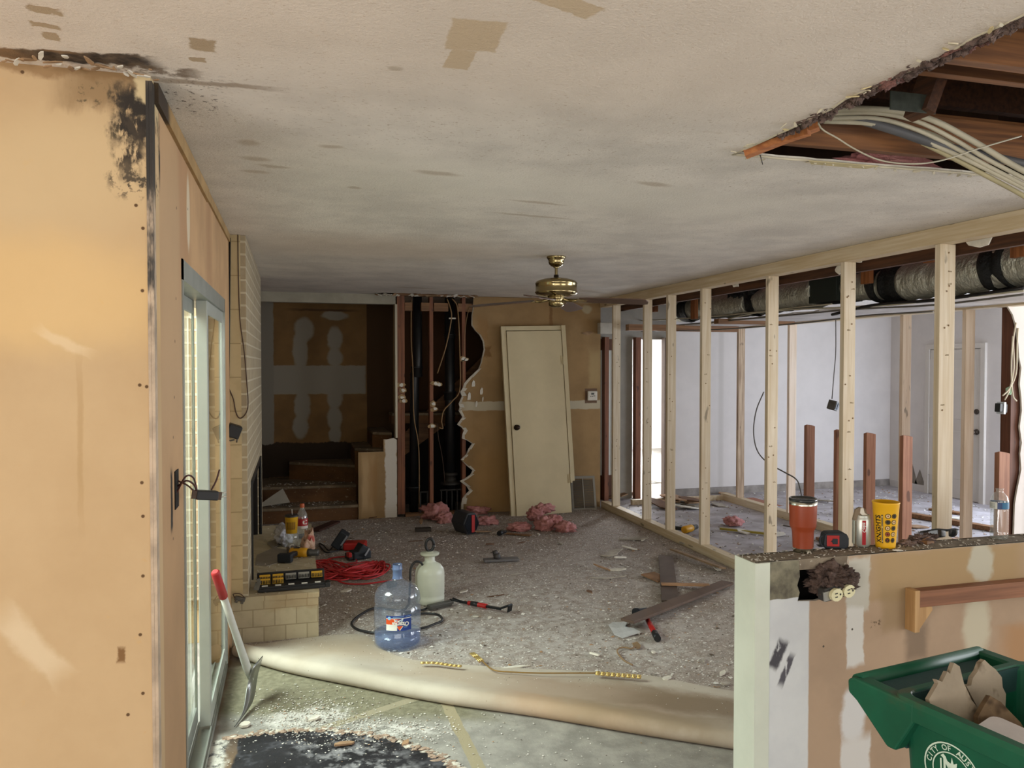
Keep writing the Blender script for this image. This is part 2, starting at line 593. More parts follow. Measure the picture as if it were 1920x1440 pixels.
# walls -------------------------------------------------------------
near_layers = [
    dict(c=pn(90, 330), h=(.36, BIG, .17), col='CBB289', feather=.5, dist=.1, ns=2.2, a=.6, rot=-.2, axis='Y_AXIS', ell=True),
    dict(c=pn(60, 560), h=(.35, BIG, .14), col='E0BC80', feather=.5, dist=.1, ns=2.2, a=.5, ell=True),
    dict(c=pn(150, 130), h=(.30, BIG, .022), col='8A6A45', feather=.5, dist=.035, ns=16, a=.8),
    dict(c=pn(205, 165), h=(.105, BIG, .05), col='7E6240', feather=.5, dist=.05, ns=18, a=.7, nst=(1, 1, .3)),
    dict(c=pn(248, 215), h=(.04, BIG, .075), col=MOLD, feather=.35, dist=.05, ns=22, brk=(.40, .10, 34), bst=(1, 1, .45)),
    dict(c=pn(215, 215), h=(.016, BIG, .07), col='4A4030', feather=.4, dist=.03, ns=22, brk=(.45, .12, 34), bst=(1, 1, .35)),
    dict(c=pn(240, 262), h=(.035, BIG, .09), col='3E352B', feather=.5, dist=.04, ns=22, brk=(.46, .12, 38), bst=(1, 1, .4)),
    dict(c=pn(163, 175), h=(.035, BIG, .03), col='5A4E38', feather=.5, dist=.03, ns=22, brk=(.55, .1, 60)),
    dict(c=pn(248, 338), h=(.055, BIG, .045), col='54493A', feather=.4, dist=.03, ns=22, brk=(.48, .1, 40), ell=True),
    dict(c=pn(270, 170), h=(.02, BIG, .06), col='C9B58C', feather=.3, dist=.02, ns=22),
    dict(c=pn(262, 206), h=(.022, BIG, .022), col=MOLD, feather=.4, dist=.03, ns=26, ell=True),
    dict(c=pn(60, 1210), h=(.10, BIG, .03), col='D9C6A6', feather=.5, dist=.03, ns=10, a=.6, rot=.9, axis='Y_AXIS'),
    dict(c=pn(120, 640), h=(.06, BIG, .012), col='DDC8A4', feather=.5, dist=.02, ns=10, a=.5, rot=.5, axis='Y_AXIS'),
    dict(c=pn(150, 830), h=(.006, BIG, .18), col='A98A5C', feather=.6, dist=.01, ns=10, a=.5),
    dict(c=pn(227, 1228), h=(.009, BIG, .02), col='7B5A36', feather=.3, dist=.008, ns=40),
]
nr = random.Random(11)
for (x, y) in ((267, 545), (262, 722), (275, 725), (266, 905), (268, 968), (263, 1190), (268, 1080), (240, 1340), (268, 1300), (42, 135), (255, 385), (268, 428)):
    near_layers.append(dict(c=pn(x, y), h=(.0045, BIG, .0045), col='5B4228', feather=.3, dist=0, ell=True))
M_near = mat('drywall_paper_warm', 'C2A67F', .85, .07, 2.2, col2='B99C75', layers=near_layers, bmp=.06, bs=140, bd=.001, speck=('C2A070', 16, .66, .1))
mb = MB()
mb.box(-3.4, XW, YN, YN+.12, 0, CEIL)
wall_near = struct(mb.build('wall_near', M_near))

left_layers = [
    dict(c=(XW, 2.62, 1.9), h=(BIG, .28, .45), col='B99B78', feather=.5, dist=.1, ns=3, nst=(1, 1, .3), a=.8),
    dict(c=pl(345, 390), h=(BIG, .13, .26), col='A97F5C', feather=.6, dist=.09, ns=7, nst=(1, 1, .15), a=.5),
    dict(c=pl(353, 400), h=(BIG, .045, .13), col='CDBDA2', feather=.25, dist=.01, ns=12, ell=True),
    dict(c=pl(392, 450), h=(BIG, .11, .3), col='A5805D', feather=.6, dist=.08, ns=9, nst=(1, 1, .15), a=.6),
    dict(c=(XW, 2.5, .5), h=(BIG, .3, .7), col='A4835F', feather=.5, dist=.12, ns=3, a=.6),
    dict(c=pl(297, 230), h=(BIG, .022, .16), col=MOLD, feather=.3, dist=.02, ns=16, nst=(1, 1, .3), brk=(.38, .12, 20), bst=(1, 1, .3)),
    dict(c=pl(312, 172), h=(BIG, .07, .028), col='33291F', feather=.4, dist=.03, ns=16),
    dict(c=pl(322, 940), h=(BIG, .02, .09), col='2A241E', feather=.2, dist=.015, ns=18),
]
for (x, y) in ((330, 560), (328, 640), (327, 745), (325, 820), (331, 390), (352, 392), (325, 1010)):
    left_layers.append(dict(c=pl(x, y), h=(BIG, .006, .005), col='4E3A2A', feather=.3, dist=0, ell=True))
M_left = mat('drywall_paper_pink', 'BC9870', .85, .1, 3, layers=left_layers, bmp=.06, bs=120, bd=.001)
DY0, DY1, DZ = 2.83, 4.53, 2.0
mb = MB()
mb.box(XW-.12, XW, YN+.12, DY0, 0, CEIL)
mb.box(XW-.12, XW, DY0, DY1, DZ+.03, CEIL)
mb.box(XW-.12, XW, DY1, 4.87, 0, CEIL)
wall_left = struct(mb.build('wall_left', M_left))
# corner bead on the arris
M_bead = mat('corner_bead_metal', 'B9A48C', .6, .2, 12, layers=[
    dict(c=(XW, YN, 2.2), h=(.1, .1, .42), col='3B3630', feather=.3, dist=.05, ns=8, nst=(1, 1, .2), brk=(.40, .15, 16), bst=(1, 1, .25)),
    dict(c=(XW, YN, 2.3), h=(.1, .1, .16), col='2B2621', feather=.4, dist=.03, ns=12)], bmp=.15)
mb = MB()
mb.box(XW-.004, XW+.004, YN-.004, YN+.035, .02, 2.425)
mb.box(XW-.012, XW-.0045, YN-.003, YN-.0005, .02, 2.425)
struct(mb.build('trim_1', M_bead))
# bare strip along the top of the left wall
M_strip = mat('bare_strip', 'A98A5C', .8, .15, 8, layers=[dict(c=(XW, 2.4, CEIL), h=(.2, .12, .2), col='3A2E22', feather=.4, dist=.05, ns=12)])
mb = MB()
mb.box(XW, XW+.012, YN+.05, 3.66, CEIL-.055, CEIL-.001)
mb.box(XW, XW+.009, 3.665, 4.86, CEIL-.045, CEIL-.001)
struct(mb.build('trim_2', M_strip))

# back wall: torn drywall, framing behind -----------------------------
back_layers = [
    dict(c=pb(1010, 760), h=(.9, BIG, .05), col='B7AC93', feather=.12, dist=.02, ns=9),
    dict(c=pb(1120, 560), h=(.25, BIG, .05), col='AFA083', feather=.4, dist=.03, ns=9, a=.8),
    dict(c=pb(1033, 590), h=(.018, BIG, .13), col='84633E', feather=.5, dist=.02, ns=12),
    dict(c=pb(1100, 580), h=(.06, BIG, .05), col='B0A283', feather=.3, dist=.03, ns=10, ell=True),
    dict(c=pb(1115, 690), h=(.07, BIG, .2), col='AC9468', feather=.5, dist=.05, ns=6, a=.8),
    dict(c=pb(905, 615), h=(.06, BIG, .12), col='8F6D44', feather=.4, dist=.06, ns=14, a=.8),
    dict(c=pb(912, 660), h=(.05, BIG, .06), col='7C5B36', feather=.3, dist=.05, ns=16, a=.9),
    dict(c=pb(1108, 742), h=(.075, BIG, .085), col='6B5340', feather=.05, dist=.006, ns=9),
    dict(c=pb(940, 900), h=(.3, BIG, .35), col='AD8650', feather=.4, dist=.15, ns=3, a=.5),
    dict(c=pb(690, 910), h=(.06, BIG, .3), col='C2A377', feather=.4, dist=.05, ns=6, nst=(1, 1, .3), a=.7),
    dict(c=pb(700, 905), h=(.05, BIG, .25), col='9A7548', feather=.5, dist=.06, ns=7, nst=(1, 1, .3), a=.7),
    dict(c=(1.02, YB, .35), h=(.065, BIG, .6), col='CFC7B8', feather=.12, dist=.03, ns=12),
]
M_back = mat('drywall_paper_back', '9C7E55', .88, .12, 3, layers=back_layers, bmp=.06, bs=120, bd=.001)
TEAR = [(888, 562), (887, 573), (884, 592), (884, 610), (890, 619), (899, 628), (905, 640), (907, 655), (904, 668), (901, 682), (897, 692), (882, 706), (870, 719),
        (868, 727), (863, 735), (866, 743), (860, 757), (862, 763), (860, 770), (867, 782), (862, 789), (857, 796), (866, 802), (870, 807), (867, 815), (866, 822), (876, 826), (885, 832),
        (878, 842), (874, 852), (869, 857), (864, 862), (876, 874), (886, 882), (882, 890), (872, 897), (862, 902), (875, 912), (880, 920), (872, 928), (867, 935), (865, 945), (864, 958)]
tp = [(P(x, y, Y=YB).x, P(x, y, Y=YB).z) for x, y in TEAR]
tp[0] = (tp[0][0], CEIL)
tp[-1] = (tp[-1][0], 0.0)
mb = MB()
mb.prism(tp+[(XS+.005, 0), (XS+.005, CEIL)], (0, YB+.013, 0), (1, 0, 0), (0, 0, 1), .013, 0, 1)
# low panel beside the steps
st = [(.67, 0), (1.085, 0), (1.085, .86), (1.05, .88), (.97, .865), (.94, .87), (.94, .735), (.67, .735)]
mb.prism(st, (0, YB+.013, 0), (1, 0, 0), (0, 0, 1), .013, 0, 1)
# drop over the stair opening
mb.box(-.5, 1.075, YB, YB+.1, 2.335, CEIL, 2)
wall_back = struct(mb.build('wall_back', [M_back, M_gyp, mat('joint_compound_grey', 'A39C8A', .9, .1, 5)]))
# white torn paper edge along the break
mb = MB()
r2 = random.Random(3)
for i in range(1, len(tp)-1):
    a, b = Vector((tp[i][0], YB-.002, tp[i][1])), Vector((tp[i+1][0], YB-.002, tp[i+1][1]))
    w = .012 if i < 10 else r2.uniform(.015, .05)
    mb.add([a, b, b+Vector((w*r2.uniform(.6, 1.2), -.012, r2.uniform(-.01, .01))), a+Vector((w*r2.uniform(.6, 1.2), -.012, r2.uniform(-.01, .01))),
            a+Vector((0, .004, 0)), b+Vector((0, .004, 0))], [(0, 1, 2, 3), (4, 5, 1, 0), (3, 2, 5, 4)], 0)
for (x, y, r) in ((888, 720, .05), (880, 745, .06), (903, 735, .045), (905, 748, .03), (893, 758, .04)):
    q = P(x, y, Y=YB)
    mb.prism([(r*.5*math.cos(k)*r2.uniform(.5, 1), r*1.3*math.sin(k)*r2.uniform(.6, 1)) for k in [i*.9 for i in range(7)]], (q.x, YB-.004, q.z), (1, 0, .1), (0, -.25, 1), .003, 0)
mb.build('torn_edge', M_gyp, wall_back)

M_oldwood = wood('old_framing_lumber', '8C5636', '653B22', 'z')
M_oldwood_y = wood('old_framing_lumber_flat', '8A5430', '5A3218', 'y')
M_oldwood_x = wood('old_framing_lumber_cross', '946A43', '6A4828', 'x')
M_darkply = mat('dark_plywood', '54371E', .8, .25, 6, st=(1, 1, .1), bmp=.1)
M_newwood = wood('new_pine', 'DACDB6', 'C6B393', 'z')
M_newwood_y = wood('new_pine_flat', 'D7C8AC', 'C1AB86', 'y')
M_black = mat('soot_shade_black', '17120E', .9, .2, 6)  # soot in the firebox; in the other hollows it is painted shade
M_crumbdry = mat('drywall_crumb', 'C9C2B5', .95, .2, 30, bmp=.3)
M_screwtan = mat('paper_scrap', 'A98B62', .95, .2, 20)

# exposed framing between the stairs and the torn drywall
back_studs = [(1.095, 1.135, 'old red-brown stud beside the white drywall edge at the stairs'),
              (1.137, 1.175, 'old red-brown stud doubled against the stair-side stud'),
              (1.45, 1.49, 'old red-brown stud between the two black pipes'),
              (1.815, 1.855, 'old red-brown stud right of the second black pipe')]
for i, (x0, x1, lab) in enumerate(back_studs):
    mb = MB()
    mb.box(x0, x1, YB+.015, YB+.104, 0.04, 2.43)
    o = mb.build('wall_stud', M_oldwood)
    tag(o, lab, 'stud', 'old studs in the opened back wall')
    spots = {0: ((752, 722), (755, 732), (753, 745), (756, 752)), 2: ((816, 719), (823, 721), (812, 757), (815, 767), (810, 799)), 3: ((868, 673), (872, 674))}.get(i, ())
    if spots:
        for (x, y) in spots:
            m2 = MB()
            q = P(x, y, Y=YB)
            n = 8
            pr = random.Random(x*7+y)
            m2.prism([(.05*pr.uniform(.6, 1.2)*math.cos(6.28*k/n), .032*pr.uniform(.5, 1.2)*math.sin(6.28*k/n)) for k in range(n)], (q.x, YB+.012, q.z), (1, 0, 0), (0, 0, 1), .010, 1, 0)
            m2.prism([(.025*pr.uniform(.6, 1.2)*math.cos(6.28*k/n), .02*pr.uniform(.5, 1.2)*math.sin(6.28*k/n)) for k in range(n)], (q.x+.005, YB+.002, q.z), (1, 0, 0), (0, 0, 1), .006, 0, 0)
            part_label(m2.build('drywall_remnant', [M_gyp, M_screwtan], o), 'torn white drywall left round the screws')
for (x0, x1, lab) in ((1.18, 1.26, 'short brown block under the ceiling left of the first black pipe'), (1.36, 1.45, 'short brown block under the ceiling between the black pipes'),
                      (1.50, 1.66, 'longer brown block under the ceiling left of the second black pipe'), (1.77, 1.93, 'brown block under the ceiling beside the torn drywall edge')):
    mb = MB(); mb.box(x0, x1, YB+.016, YB+.10, 2.27, 2.36)
    tag(mb.build('blocking', M_oldwood_x), lab, 'wood block', 'blocking in the opened back wall')
mb = MB(); mb.box(1.18, 1.81, YB+.016, YB+.104, 0, .04)
struct(mb.build('trim_3', M_oldwood_x))
mb = MB(); mb.box(1.095, 2.0, YB+.014, YB+.104, 2.432, 2.54)
struct(mb.build('trim_4', M_oldwood_x))
# white edge of the wall end at the stair opening
mb = MB()
mb.box(1.07, 1.093, YB-.004, YB+.11, .88, 2.335)
struct(mb.build('trim_5', mat('drywall_end_white', 'C9C0A8', .9, .15, 6, st=(1, 1, .2))))
# closet behind
mb = MB()
mb.box(-.64, 3.5, 9.56, 9.62, 0, 3.3)
stair_layers = [
    dict(c=(.30, 9.56, 1.5), h=(.545, BIG, .17), col='8E8678', feather=.03, dist=.015, ns=12),
    dict(c=(-.36, 9.56, 1.6), h=(.14, BIG, .9), col='857E72', feather=.06, dist=.015, ns=10),
]
for (px, cx, cz, hx, hz) in ((0, 570, 618, 18, 22), (0, 563, 655, 14, 40), (0, 628, 592, 24, 9), (0, 628, 635, 14, 22), (0, 628, 670, 14, 18), (0, 567, 762, 15, 30),
                             (0, 563, 800, 14, 22), (0, 628, 745, 14, 22), (0, 627, 784, 14, 22), (0, 628, 815, 12, 16)):
    q = P(cx, cz, Y=9.56); u = P(cx+hx, cz+hz, Y=9.56)
    stair_layers.append(dict(c=tuple(q), h=(abs(u.x-q.x), BIG, abs(u.z-q.z)), col='8E8678', feather=.2, dist=.03, ns=9, ell=True))
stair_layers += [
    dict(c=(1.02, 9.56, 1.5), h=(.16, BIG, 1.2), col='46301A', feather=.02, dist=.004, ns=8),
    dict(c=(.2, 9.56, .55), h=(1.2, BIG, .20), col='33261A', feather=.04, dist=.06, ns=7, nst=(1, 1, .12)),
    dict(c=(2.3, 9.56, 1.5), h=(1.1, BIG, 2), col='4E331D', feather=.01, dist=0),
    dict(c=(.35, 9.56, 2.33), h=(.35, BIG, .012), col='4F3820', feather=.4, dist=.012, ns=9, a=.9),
]
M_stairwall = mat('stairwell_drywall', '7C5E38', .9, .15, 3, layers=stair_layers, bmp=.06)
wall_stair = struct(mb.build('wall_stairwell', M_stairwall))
mb = MB()
mb.box(-.64, -.58, 7.1, 9.56, 0, 3.3)
struct(mb.build('wall_stair_left', M_stairwall))
mb = MB()
mb.box(3.42, 3.46, 8.52, 9.6, 0, 2.6)
struct(mb.build('wall_closet', M_darkply))
# dark space under the stair flight, closed by its sloping soffit
mb = MB()
mb.prism([(1.2, .55), (2.9, 1.75), (2.9, 2.42), (1.2, .80)], (0, 9.30, 0), (1, 0, 0), (0, 0, 1), .05, 0)
tag(mb.build('stair_stringer', M_oldwood_x), 'sloping brown stringer behind the black pipes in the opened wall', 'stringer')
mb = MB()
mb.prism([(1.12, 0), (2.95, 0), (2.95, 1.78), (1.12, .5)], (0, 9.36, 0), (1, 0, 0), (0, 0, 1), .03, 0)  # black sheet: the shade under the flight put into its colour
struct(mb.build('understair_shade', M_black))

# hall and white room beyond the stud wall ----------------------------
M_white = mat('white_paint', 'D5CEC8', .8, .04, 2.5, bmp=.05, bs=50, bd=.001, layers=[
    dict(c=(5.35, 9.05, 1.0), h=(.035, BIG, 2), col='B5AEA6', feather=.7, dist=.0, a=.5)])  # darker strip: shading of a wall return, put into the colour
M_brownpanel = mat('brown_panel', '5C3B27', .7, .15, 7, st=(1, 1, .1))
YH = 9.0
mb = MB()
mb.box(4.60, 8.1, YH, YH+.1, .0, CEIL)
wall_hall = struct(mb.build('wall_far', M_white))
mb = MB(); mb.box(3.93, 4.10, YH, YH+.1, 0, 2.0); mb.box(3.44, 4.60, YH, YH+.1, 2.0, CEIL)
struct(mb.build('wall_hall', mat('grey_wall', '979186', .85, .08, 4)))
mb = MB()
mb.box(3.47, 3.93, YH+.01, YH+.09, 0, .30)
mb.box(3.47, 3.93, YH+.01, YH+.09, 1.86, 2.0)
mb.box(3.84, 3.93, YH+.01, YH+.09, .30, 1.86)
o = thing('brown_door', 'dark brown door with a pale narrow light, left in the hall beyond the end of the stud wall', 'door', (3.7, YH+.05, 0))
dp = mb.build('door_panel', M_brownpanel, o); dp.location = (-3.7, -YH-.05, 0)
mb = MB(); mb.box(3.47, 3.84, YH+.03, YH+.07, .30, 1.86)
dl = mb.build('door_light', mat('frosted_pane', 'D8DCD2', .4, .05), o); dl.location = (-3.7, -YH-.05, 0)
for (x0, x1, lab) in ((3.69, 3.745, 'orange-brown stud at the hall door beyond the stud wall'), (4.105, 4.175, 'red-brown jamb stud left of the bright far doorway'), (4.50, 4.57, 'grey-brown jamb stud right of the bright far doorway')):
    mb = MB(); mb.box(x0, x1, YH-.09, YH-.001, 0, 2.02)
    tag(mb.build('jamb_stud', M_oldwood if x0 < 4.4 else wood('weathered_stud', '7A6450', '5C4937', 'z')), lab, 'stud')
# bright room beyond the far doorway
mb = MB()
mb.box(3.4, 8.1, 14.3, 14.4, 0, CEIL)
mb.box(3.3, 3.4, 9.62, 14.4, 0, CEIL)
mb.box(7.9, 8.1, 9.1, 14.4, 0, CEIL)
struct(mb.build('wall_far_room', mat('bright_room_white', 'E4E2E4', .8, .03, 2)))
# right-hand side: door wall, partition with torn end
mb = MB()
XD = 8.0
mb.box(XD, XD+.1, 6.9, YH, 0, CEIL)
mb.box(XD, XD+.1, -3.4, 6.9, 0, .35)
mb.box(XD, XD+.1, -3.4, 6.9, 2.15, CEIL)
mb.box(XD, XD+.1, 3.9, 4.9, .35, 2.15)
mb.box(XD, XD+.1, -3.4, .5, .35, 2.15)
struct(mb.build('wall_right', M_white))
mb = MB()
mb.box(-3.5, -3.4, -3.4, YN+.12, 0, 3.3)
struct(mb.build('wall_west', M_near))
mb = MB()
mb.box(-3.5, -2.7, -3.5, -3.4, 0, 3.3); mb.box(1.9, 8.1, -3.5, -3.4, 0, 3.3)
mb.box(-2.7, 1.9, -3.5, -3.4, 0, .45); mb.box(-2.7, 1.9, -3.5, -3.4, 2.2, 3.3)
struct(mb.build('wall_rear', M_near))
mb = MB()
for x in (-2.7, -1.2, .35, 1.85):
    mb.box(x, x+.05, -3.47, -3.42, .45, 2.2)
mb.box(-2.7, 1.9, -3.47, -3.42, .45, .5); mb.box(-2.7, 1.9, -3.47, -3.42, 2.15, 2.2)
struct(mb.build('window_1', plain('window_vinyl', 'D8D8D4', .4)))
# roof over everything
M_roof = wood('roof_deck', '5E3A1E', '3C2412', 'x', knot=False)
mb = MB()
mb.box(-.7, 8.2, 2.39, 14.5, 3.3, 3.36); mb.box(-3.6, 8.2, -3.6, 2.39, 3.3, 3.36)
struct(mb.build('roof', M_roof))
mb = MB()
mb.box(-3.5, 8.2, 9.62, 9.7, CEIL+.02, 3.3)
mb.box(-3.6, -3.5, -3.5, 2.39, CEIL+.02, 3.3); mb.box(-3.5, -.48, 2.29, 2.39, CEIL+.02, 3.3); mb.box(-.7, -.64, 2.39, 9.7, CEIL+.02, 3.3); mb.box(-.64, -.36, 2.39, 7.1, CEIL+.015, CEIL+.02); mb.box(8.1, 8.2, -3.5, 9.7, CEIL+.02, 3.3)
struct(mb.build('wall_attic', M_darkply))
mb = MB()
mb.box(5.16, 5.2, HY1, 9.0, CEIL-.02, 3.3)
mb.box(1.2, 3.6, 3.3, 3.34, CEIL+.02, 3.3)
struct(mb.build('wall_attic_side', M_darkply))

# floor ---------------------------------------------------------------
fl = [
    dict(c=(5.8, 5.2, 0), h=(2.25, 3.9, BIG), col='B9B3B6', col2='98918F', cns=3, feather=.02, dist=.03, ns=4),  # same slab in the white room, bluish window light put into its colour
    dict(c=(P(650, 1290, Z=0).x, P(650, 1290, Z=0).y, 0), h=(.75, .34, BIG), col='87826C', col2='726D59', cns=30, feather=.2, dist=.05, ns=6, rot=-.3),
    dict(c=tuple(P(870, 1385, Z=0)), h=(.028, .40, BIG), col='9D9277', feather=.08, dist=.012, ns=9, rot=.02),
    dict(c=tuple(P(690, 1338, Z=0)), h=(.52, .026, BIG), col='9A917A', feather=.08, dist=.012, ns=9, rot=.42),
    dict(c=tuple(P(575, 1345, Z=0)), h=(.20, .10, BIG), col='CFCBC4', feather=.4, dist=.12, ns=7, ell=True, brk=(.36, .2, 16)),
    dict(c=tuple(P(740, 1368, Z=0)), h=(.20, .05, BIG), col='CFCBC4', feather=.5, dist=.1, ns=9, ell=True, brk=(.38, .2, 18), rot=-.3),
    dict(c=tuple(P(405, 1290, Z=0)), h=(.05, .5, BIG), col='6E5540', feather=.3, dist=.03, ns=9, a=.8),
]
M_floor = mat('concrete_slab', '9E9A92', .85, .18, 9, layers=fl, speck=('C9C5BC', 55, .66, .05), speck2=('5F5B52', 38, .68, .06), bmp=.4, bs=90, bd=.004)
mb = MB()
mb.box(-3.5, 8.2, -3.5, 14.5, -.1, 0)
floor = struct(mb.build('floor', M_floor))
# black cut-back patch with its broken mortar ring
RC = Vector((.02, 2.62)); RR = 1.0
pts = []
M_tar = mat('black_mastic', '232226', .55, .3, 6, layers=[
    dict(c=(-.27, 3.1, 0), h=(.02, .5, BIG), col='6E5A46', feather=.4, dist=.02, ns=9),
    dict(c=(.28, 3.3, 0), h=(.16, .26, BIG), col='8D8B8D', feather=.6, dist=.1, ns=5, brk=(.45, .2, 14), rot=.4),
    dict(c=(-.36, 3.3, 0), h=(.07, .5, BIG), col='C9C4BA', feather=.3, dist=.06, ns=12, brk=(.35, .2, 20))],
    speck=('A5A5A6', 40, .66, .06), bmp=.5, bs=40, bd=.004, speck2=('4A4A50', 7, .5, .2))
ring = []
rr = random.Random(8)
A0, A1 = math.radians(20), math.radians(160)
E0 = [P(x, y, Z=0) for x, y in ((340, 1412), (385, 1395), (440, 1384), (520, 1374), (600, 1371), (680, 1378), (760, 1395), (830, 1425), (880, 1455), (940, 1500), (990, 1570))]
edge = spline([(p.x, p.y, 0) for p in E0], 8)
mb = MB()
poly = [(p.x, p.y) for p in edge]+[(edge[-1].x, 1.4), (XW+.002, 1.4), (XW+.002, edge[0].y)]
poly = [(max(x, XW+.003), y) for x, y in poly]
mb.prism(poly, (0, 0, 0), (1, 0, 0), (0, 1, 0), .004, 0)
struct(mb.build('floor_patch', M_tar))
mb = MB()
for k in range(len(edge)-1):
    for j in range(3):
        a = edge[k].lerp(edge[k+1], rr.random())
        if a.x < XW+.06:
            continue
        mb.blob((a.x+rr.uniform(-.02, .02), a.y+rr.uniform(-.012, .02), .004), (rr.uniform(.007, .022), rr.uniform(.006, .014), rr.uniform(.003, .007)), rr.random()*9, .8, 2, m=rr.choice((0, 0, 1)))
tag(mb.build('mortar_ridge', [mat('pinkish_mortar', 'A58E7C', .95, .2, 30), M_crumbdry]), 'broken curved ridge of pinkish mortar round the black floor patch', 'mortar', kind='stuff')
# outside the sliding door
mb = MB(); mb.box(-9, -.5, 2.5, 16, -.25, -.12)
struct(mb.build('ground', mat('patio_concrete', 'B9BBAE', .9, .1, 2)))

# ------------------------------------------------------------------ sliding glass door
M_alu = mat('mill_aluminium', '9A9D95', .42, .08, 9, metal=.35, bmp=.05)
M_aluw = mat('white_aluminium', 'A9ADA5', .4, .03, 9, bmp=.02)
M_handle = plain('handle_bronze', '3B3E3C', .45)
M_glass = pane('door_glass', (.90, .95, .92, 1), .05)
d1 = struct(bpy.data.objects.new('door_1', None)); COL.objects.link(d1); d1.location = (XW, 3.68, 0)


def dpart(mb, name, m, **k):
    mb2 = mb.build(name, m, d1, **k)
    mb2.location = (-XW, -3.68, 0)
    return mb2


mb = MB()
mb.box(XW-.115, XW+.004, DY0, DY0+.03, 0, DZ+.03); mb.box(XW-.03, XW+.004, DY1-.02, DY1, 0, DZ+.03); mb.box(XW-.115, XW-.09, DY1-.03, DY1, 0, DZ+.03)
mb.box(XW-.115, XW+.004, DY0, DY1, DZ-.04, DZ+.03)
mb.box(XW-.115, XW+.004, DY0, DY1, 0, .035)
for x in (XW-.062, XW-.005):
    mb.box(x-.003, x+.003, DY0+.03, DY1-.03, .035, .05)
dpart(mb, 'door_frame', M_alu)
xo0, xo1, xi0, xi1 = XW-.10, XW-.066, XW-.052, XW-.006


def panel(x0, x1, y0, y1, name, m):
    z0, z1, w = .05, DZ-.04, .05
    mb = MB()
    xf = x1-.012
    mb.box(x0, x1, y0, y0+w, z0, z1); mb.box(xf, x1, y1-w*.6, y1, z0, z1)
    mb.box(xf, x1, y0+w, y1-w*.6, z0, z0+.08); mb.box(xf, x1, y0+w, y1-w*.6, z1-.06, z1)
    p = dpart(mb, name, m, bevel=.003)
    mb = MB(); xm = x1-.006
    mb.box(xm-.002, xm+.002, y0+w, y1-w*.6, z0+.08, z1-.06)
    mb.build('pane', M_glass, p)
    return p


po = panel(xo0, xo1, DY0+.03, 3.76, 'door_panel', M_alu)
panel(xi0, xi1, 3.70, DY1-.03, 'door_panel', M_aluw)
mb = MB()
hy = DY0+.055
ha = P(350, 985, X=XW).z
mb.tube(spline([(xo1+.005, hy, .74), (xo1+.035, hy, .82), (xo1+.035, hy, 1.0), (xo1+.005, hy, 1.10)]), .008, 8)
mb.box(xo1, xo1+.04, hy-.012, hy+.012, .835, .865); mb.box(xo1, xo1+.04, hy-.012, hy+.012, .985, 1.015)
mb.build('handle', M_handle, po)

# ------------------------------------------------------------------ fireplace
CX, CY0, CY1 = -.266, 4.87, 7.1


def brickmat(name, c1, c2, cm, sc, bw=.5, bh=.25, msz=.02, b=.5, extra=()):
    m, nt, bs = nodes_of(name)
    co = objco(nt)
    sx = nt.nodes.new('ShaderNodeSeparateXYZ'); nt.links.new(co, sx.inputs[0])
    cb = nt.nodes.new('ShaderNodeCombineXYZ')
    nt.links.new(mth(nt, 'ADD', sx.outputs[0], sx.outputs[1]), cb.inputs[0]); nt.links.new(sx.outputs[2], cb.inputs[1])
    br = nt.nodes.new('ShaderNodeTexBrick')
    br.inputs['Scale'].default_value = sc
    br.inputs['Brick Width'].default_value = bw; br.inputs['Row Height'].default_value = bh
    br.inputs['Mortar Size'].default_value = msz; br.inputs['Mortar Smooth'].default_value = .3
    br.inputs['Color1'].default_value = lin(c1); br.inputs['Color2'].default_value = lin(c2); br.inputs['Mortar'].default_value = lin(cm)
    nt.links.new(cb.outputs[0], br.inputs['Vector'])
    nz = tex_noise(nt, co, 14, 5)
    c = mixc(nt, mth(nt, 'MULTIPLY', maprange(nt, nz, .45, .7), .3), br.outputs['Color'], lin(cm))
    for L in extra:
        c = mixc(nt, layer_mask(nt, co, L), c, lin(L['col']))
    nt.links.new(c, bs.inputs['Base Color'])
    bs.inputs['Roughness'].default_value = .85
    bump(nt, bs, mth(nt, 'ADD', br.outputs['Fac'], mth(nt, 'MULTIPLY', nz, .5)), b, .012)
    return m


M_brick = brickmat('painted_brick', 'B9A67F', 'C4B089', 'A3916B', 1, .40, .20, .004, .25)
M_brickside = brickmat('smeared_brick', 'A69679', '9C8D73', 'BDB197', 1, .21, .075, .008, .5)
fp = thing('fireplace', 'cream painted brick fireplace with raised hearth beside the sliding door', 'fireplace', (CX, CY0, 0))


def fpart(mb, name, m, parent=fp):
    o = mb.build(name, m, parent)
    if parent is fp:
        o.location = (-CX, -CY0, 0)
    return o


FB0, FB1, FBZ0, FBZ1 = 5.28, 6.66, .30, .90
mb = MB()
mb.box(-.50, CX-.03, CY0, CY0+.12, 0, CEIL-.001)
mb.box(-.50, CX-.35, CY0+.12, CY1, 0, CEIL-.001)
fpart(mb, 'chimney_breast', M_brick)
mb = MB()
x0 = CX-.12
mb.box(x0-.25, CX, CY0+.001, FB0, 0.29, CEIL-.002); mb.box(x0-.25, CX, FB1, CY1, .29, CEIL-.002); mb.box(x0-.25, CX, FB0, FB1, FBZ1, CEIL-.002)
mb.box(CX-.03, CX, CY0, CY0+.02, 0, .29)
fpart(mb, 'brick_face', M_brickside)
mb = MB(); mb.box(CX-.34, CX-.30, FB0, FB1, .29, FBZ1); mb.box(CX-.34, CX-.02, FB0, FB0+.01, .29, FBZ1); mb.box(CX-.34, CX-.02, FB1-.01, FB1, .29, FBZ1)
fpart(mb, 'firebox', M_black)
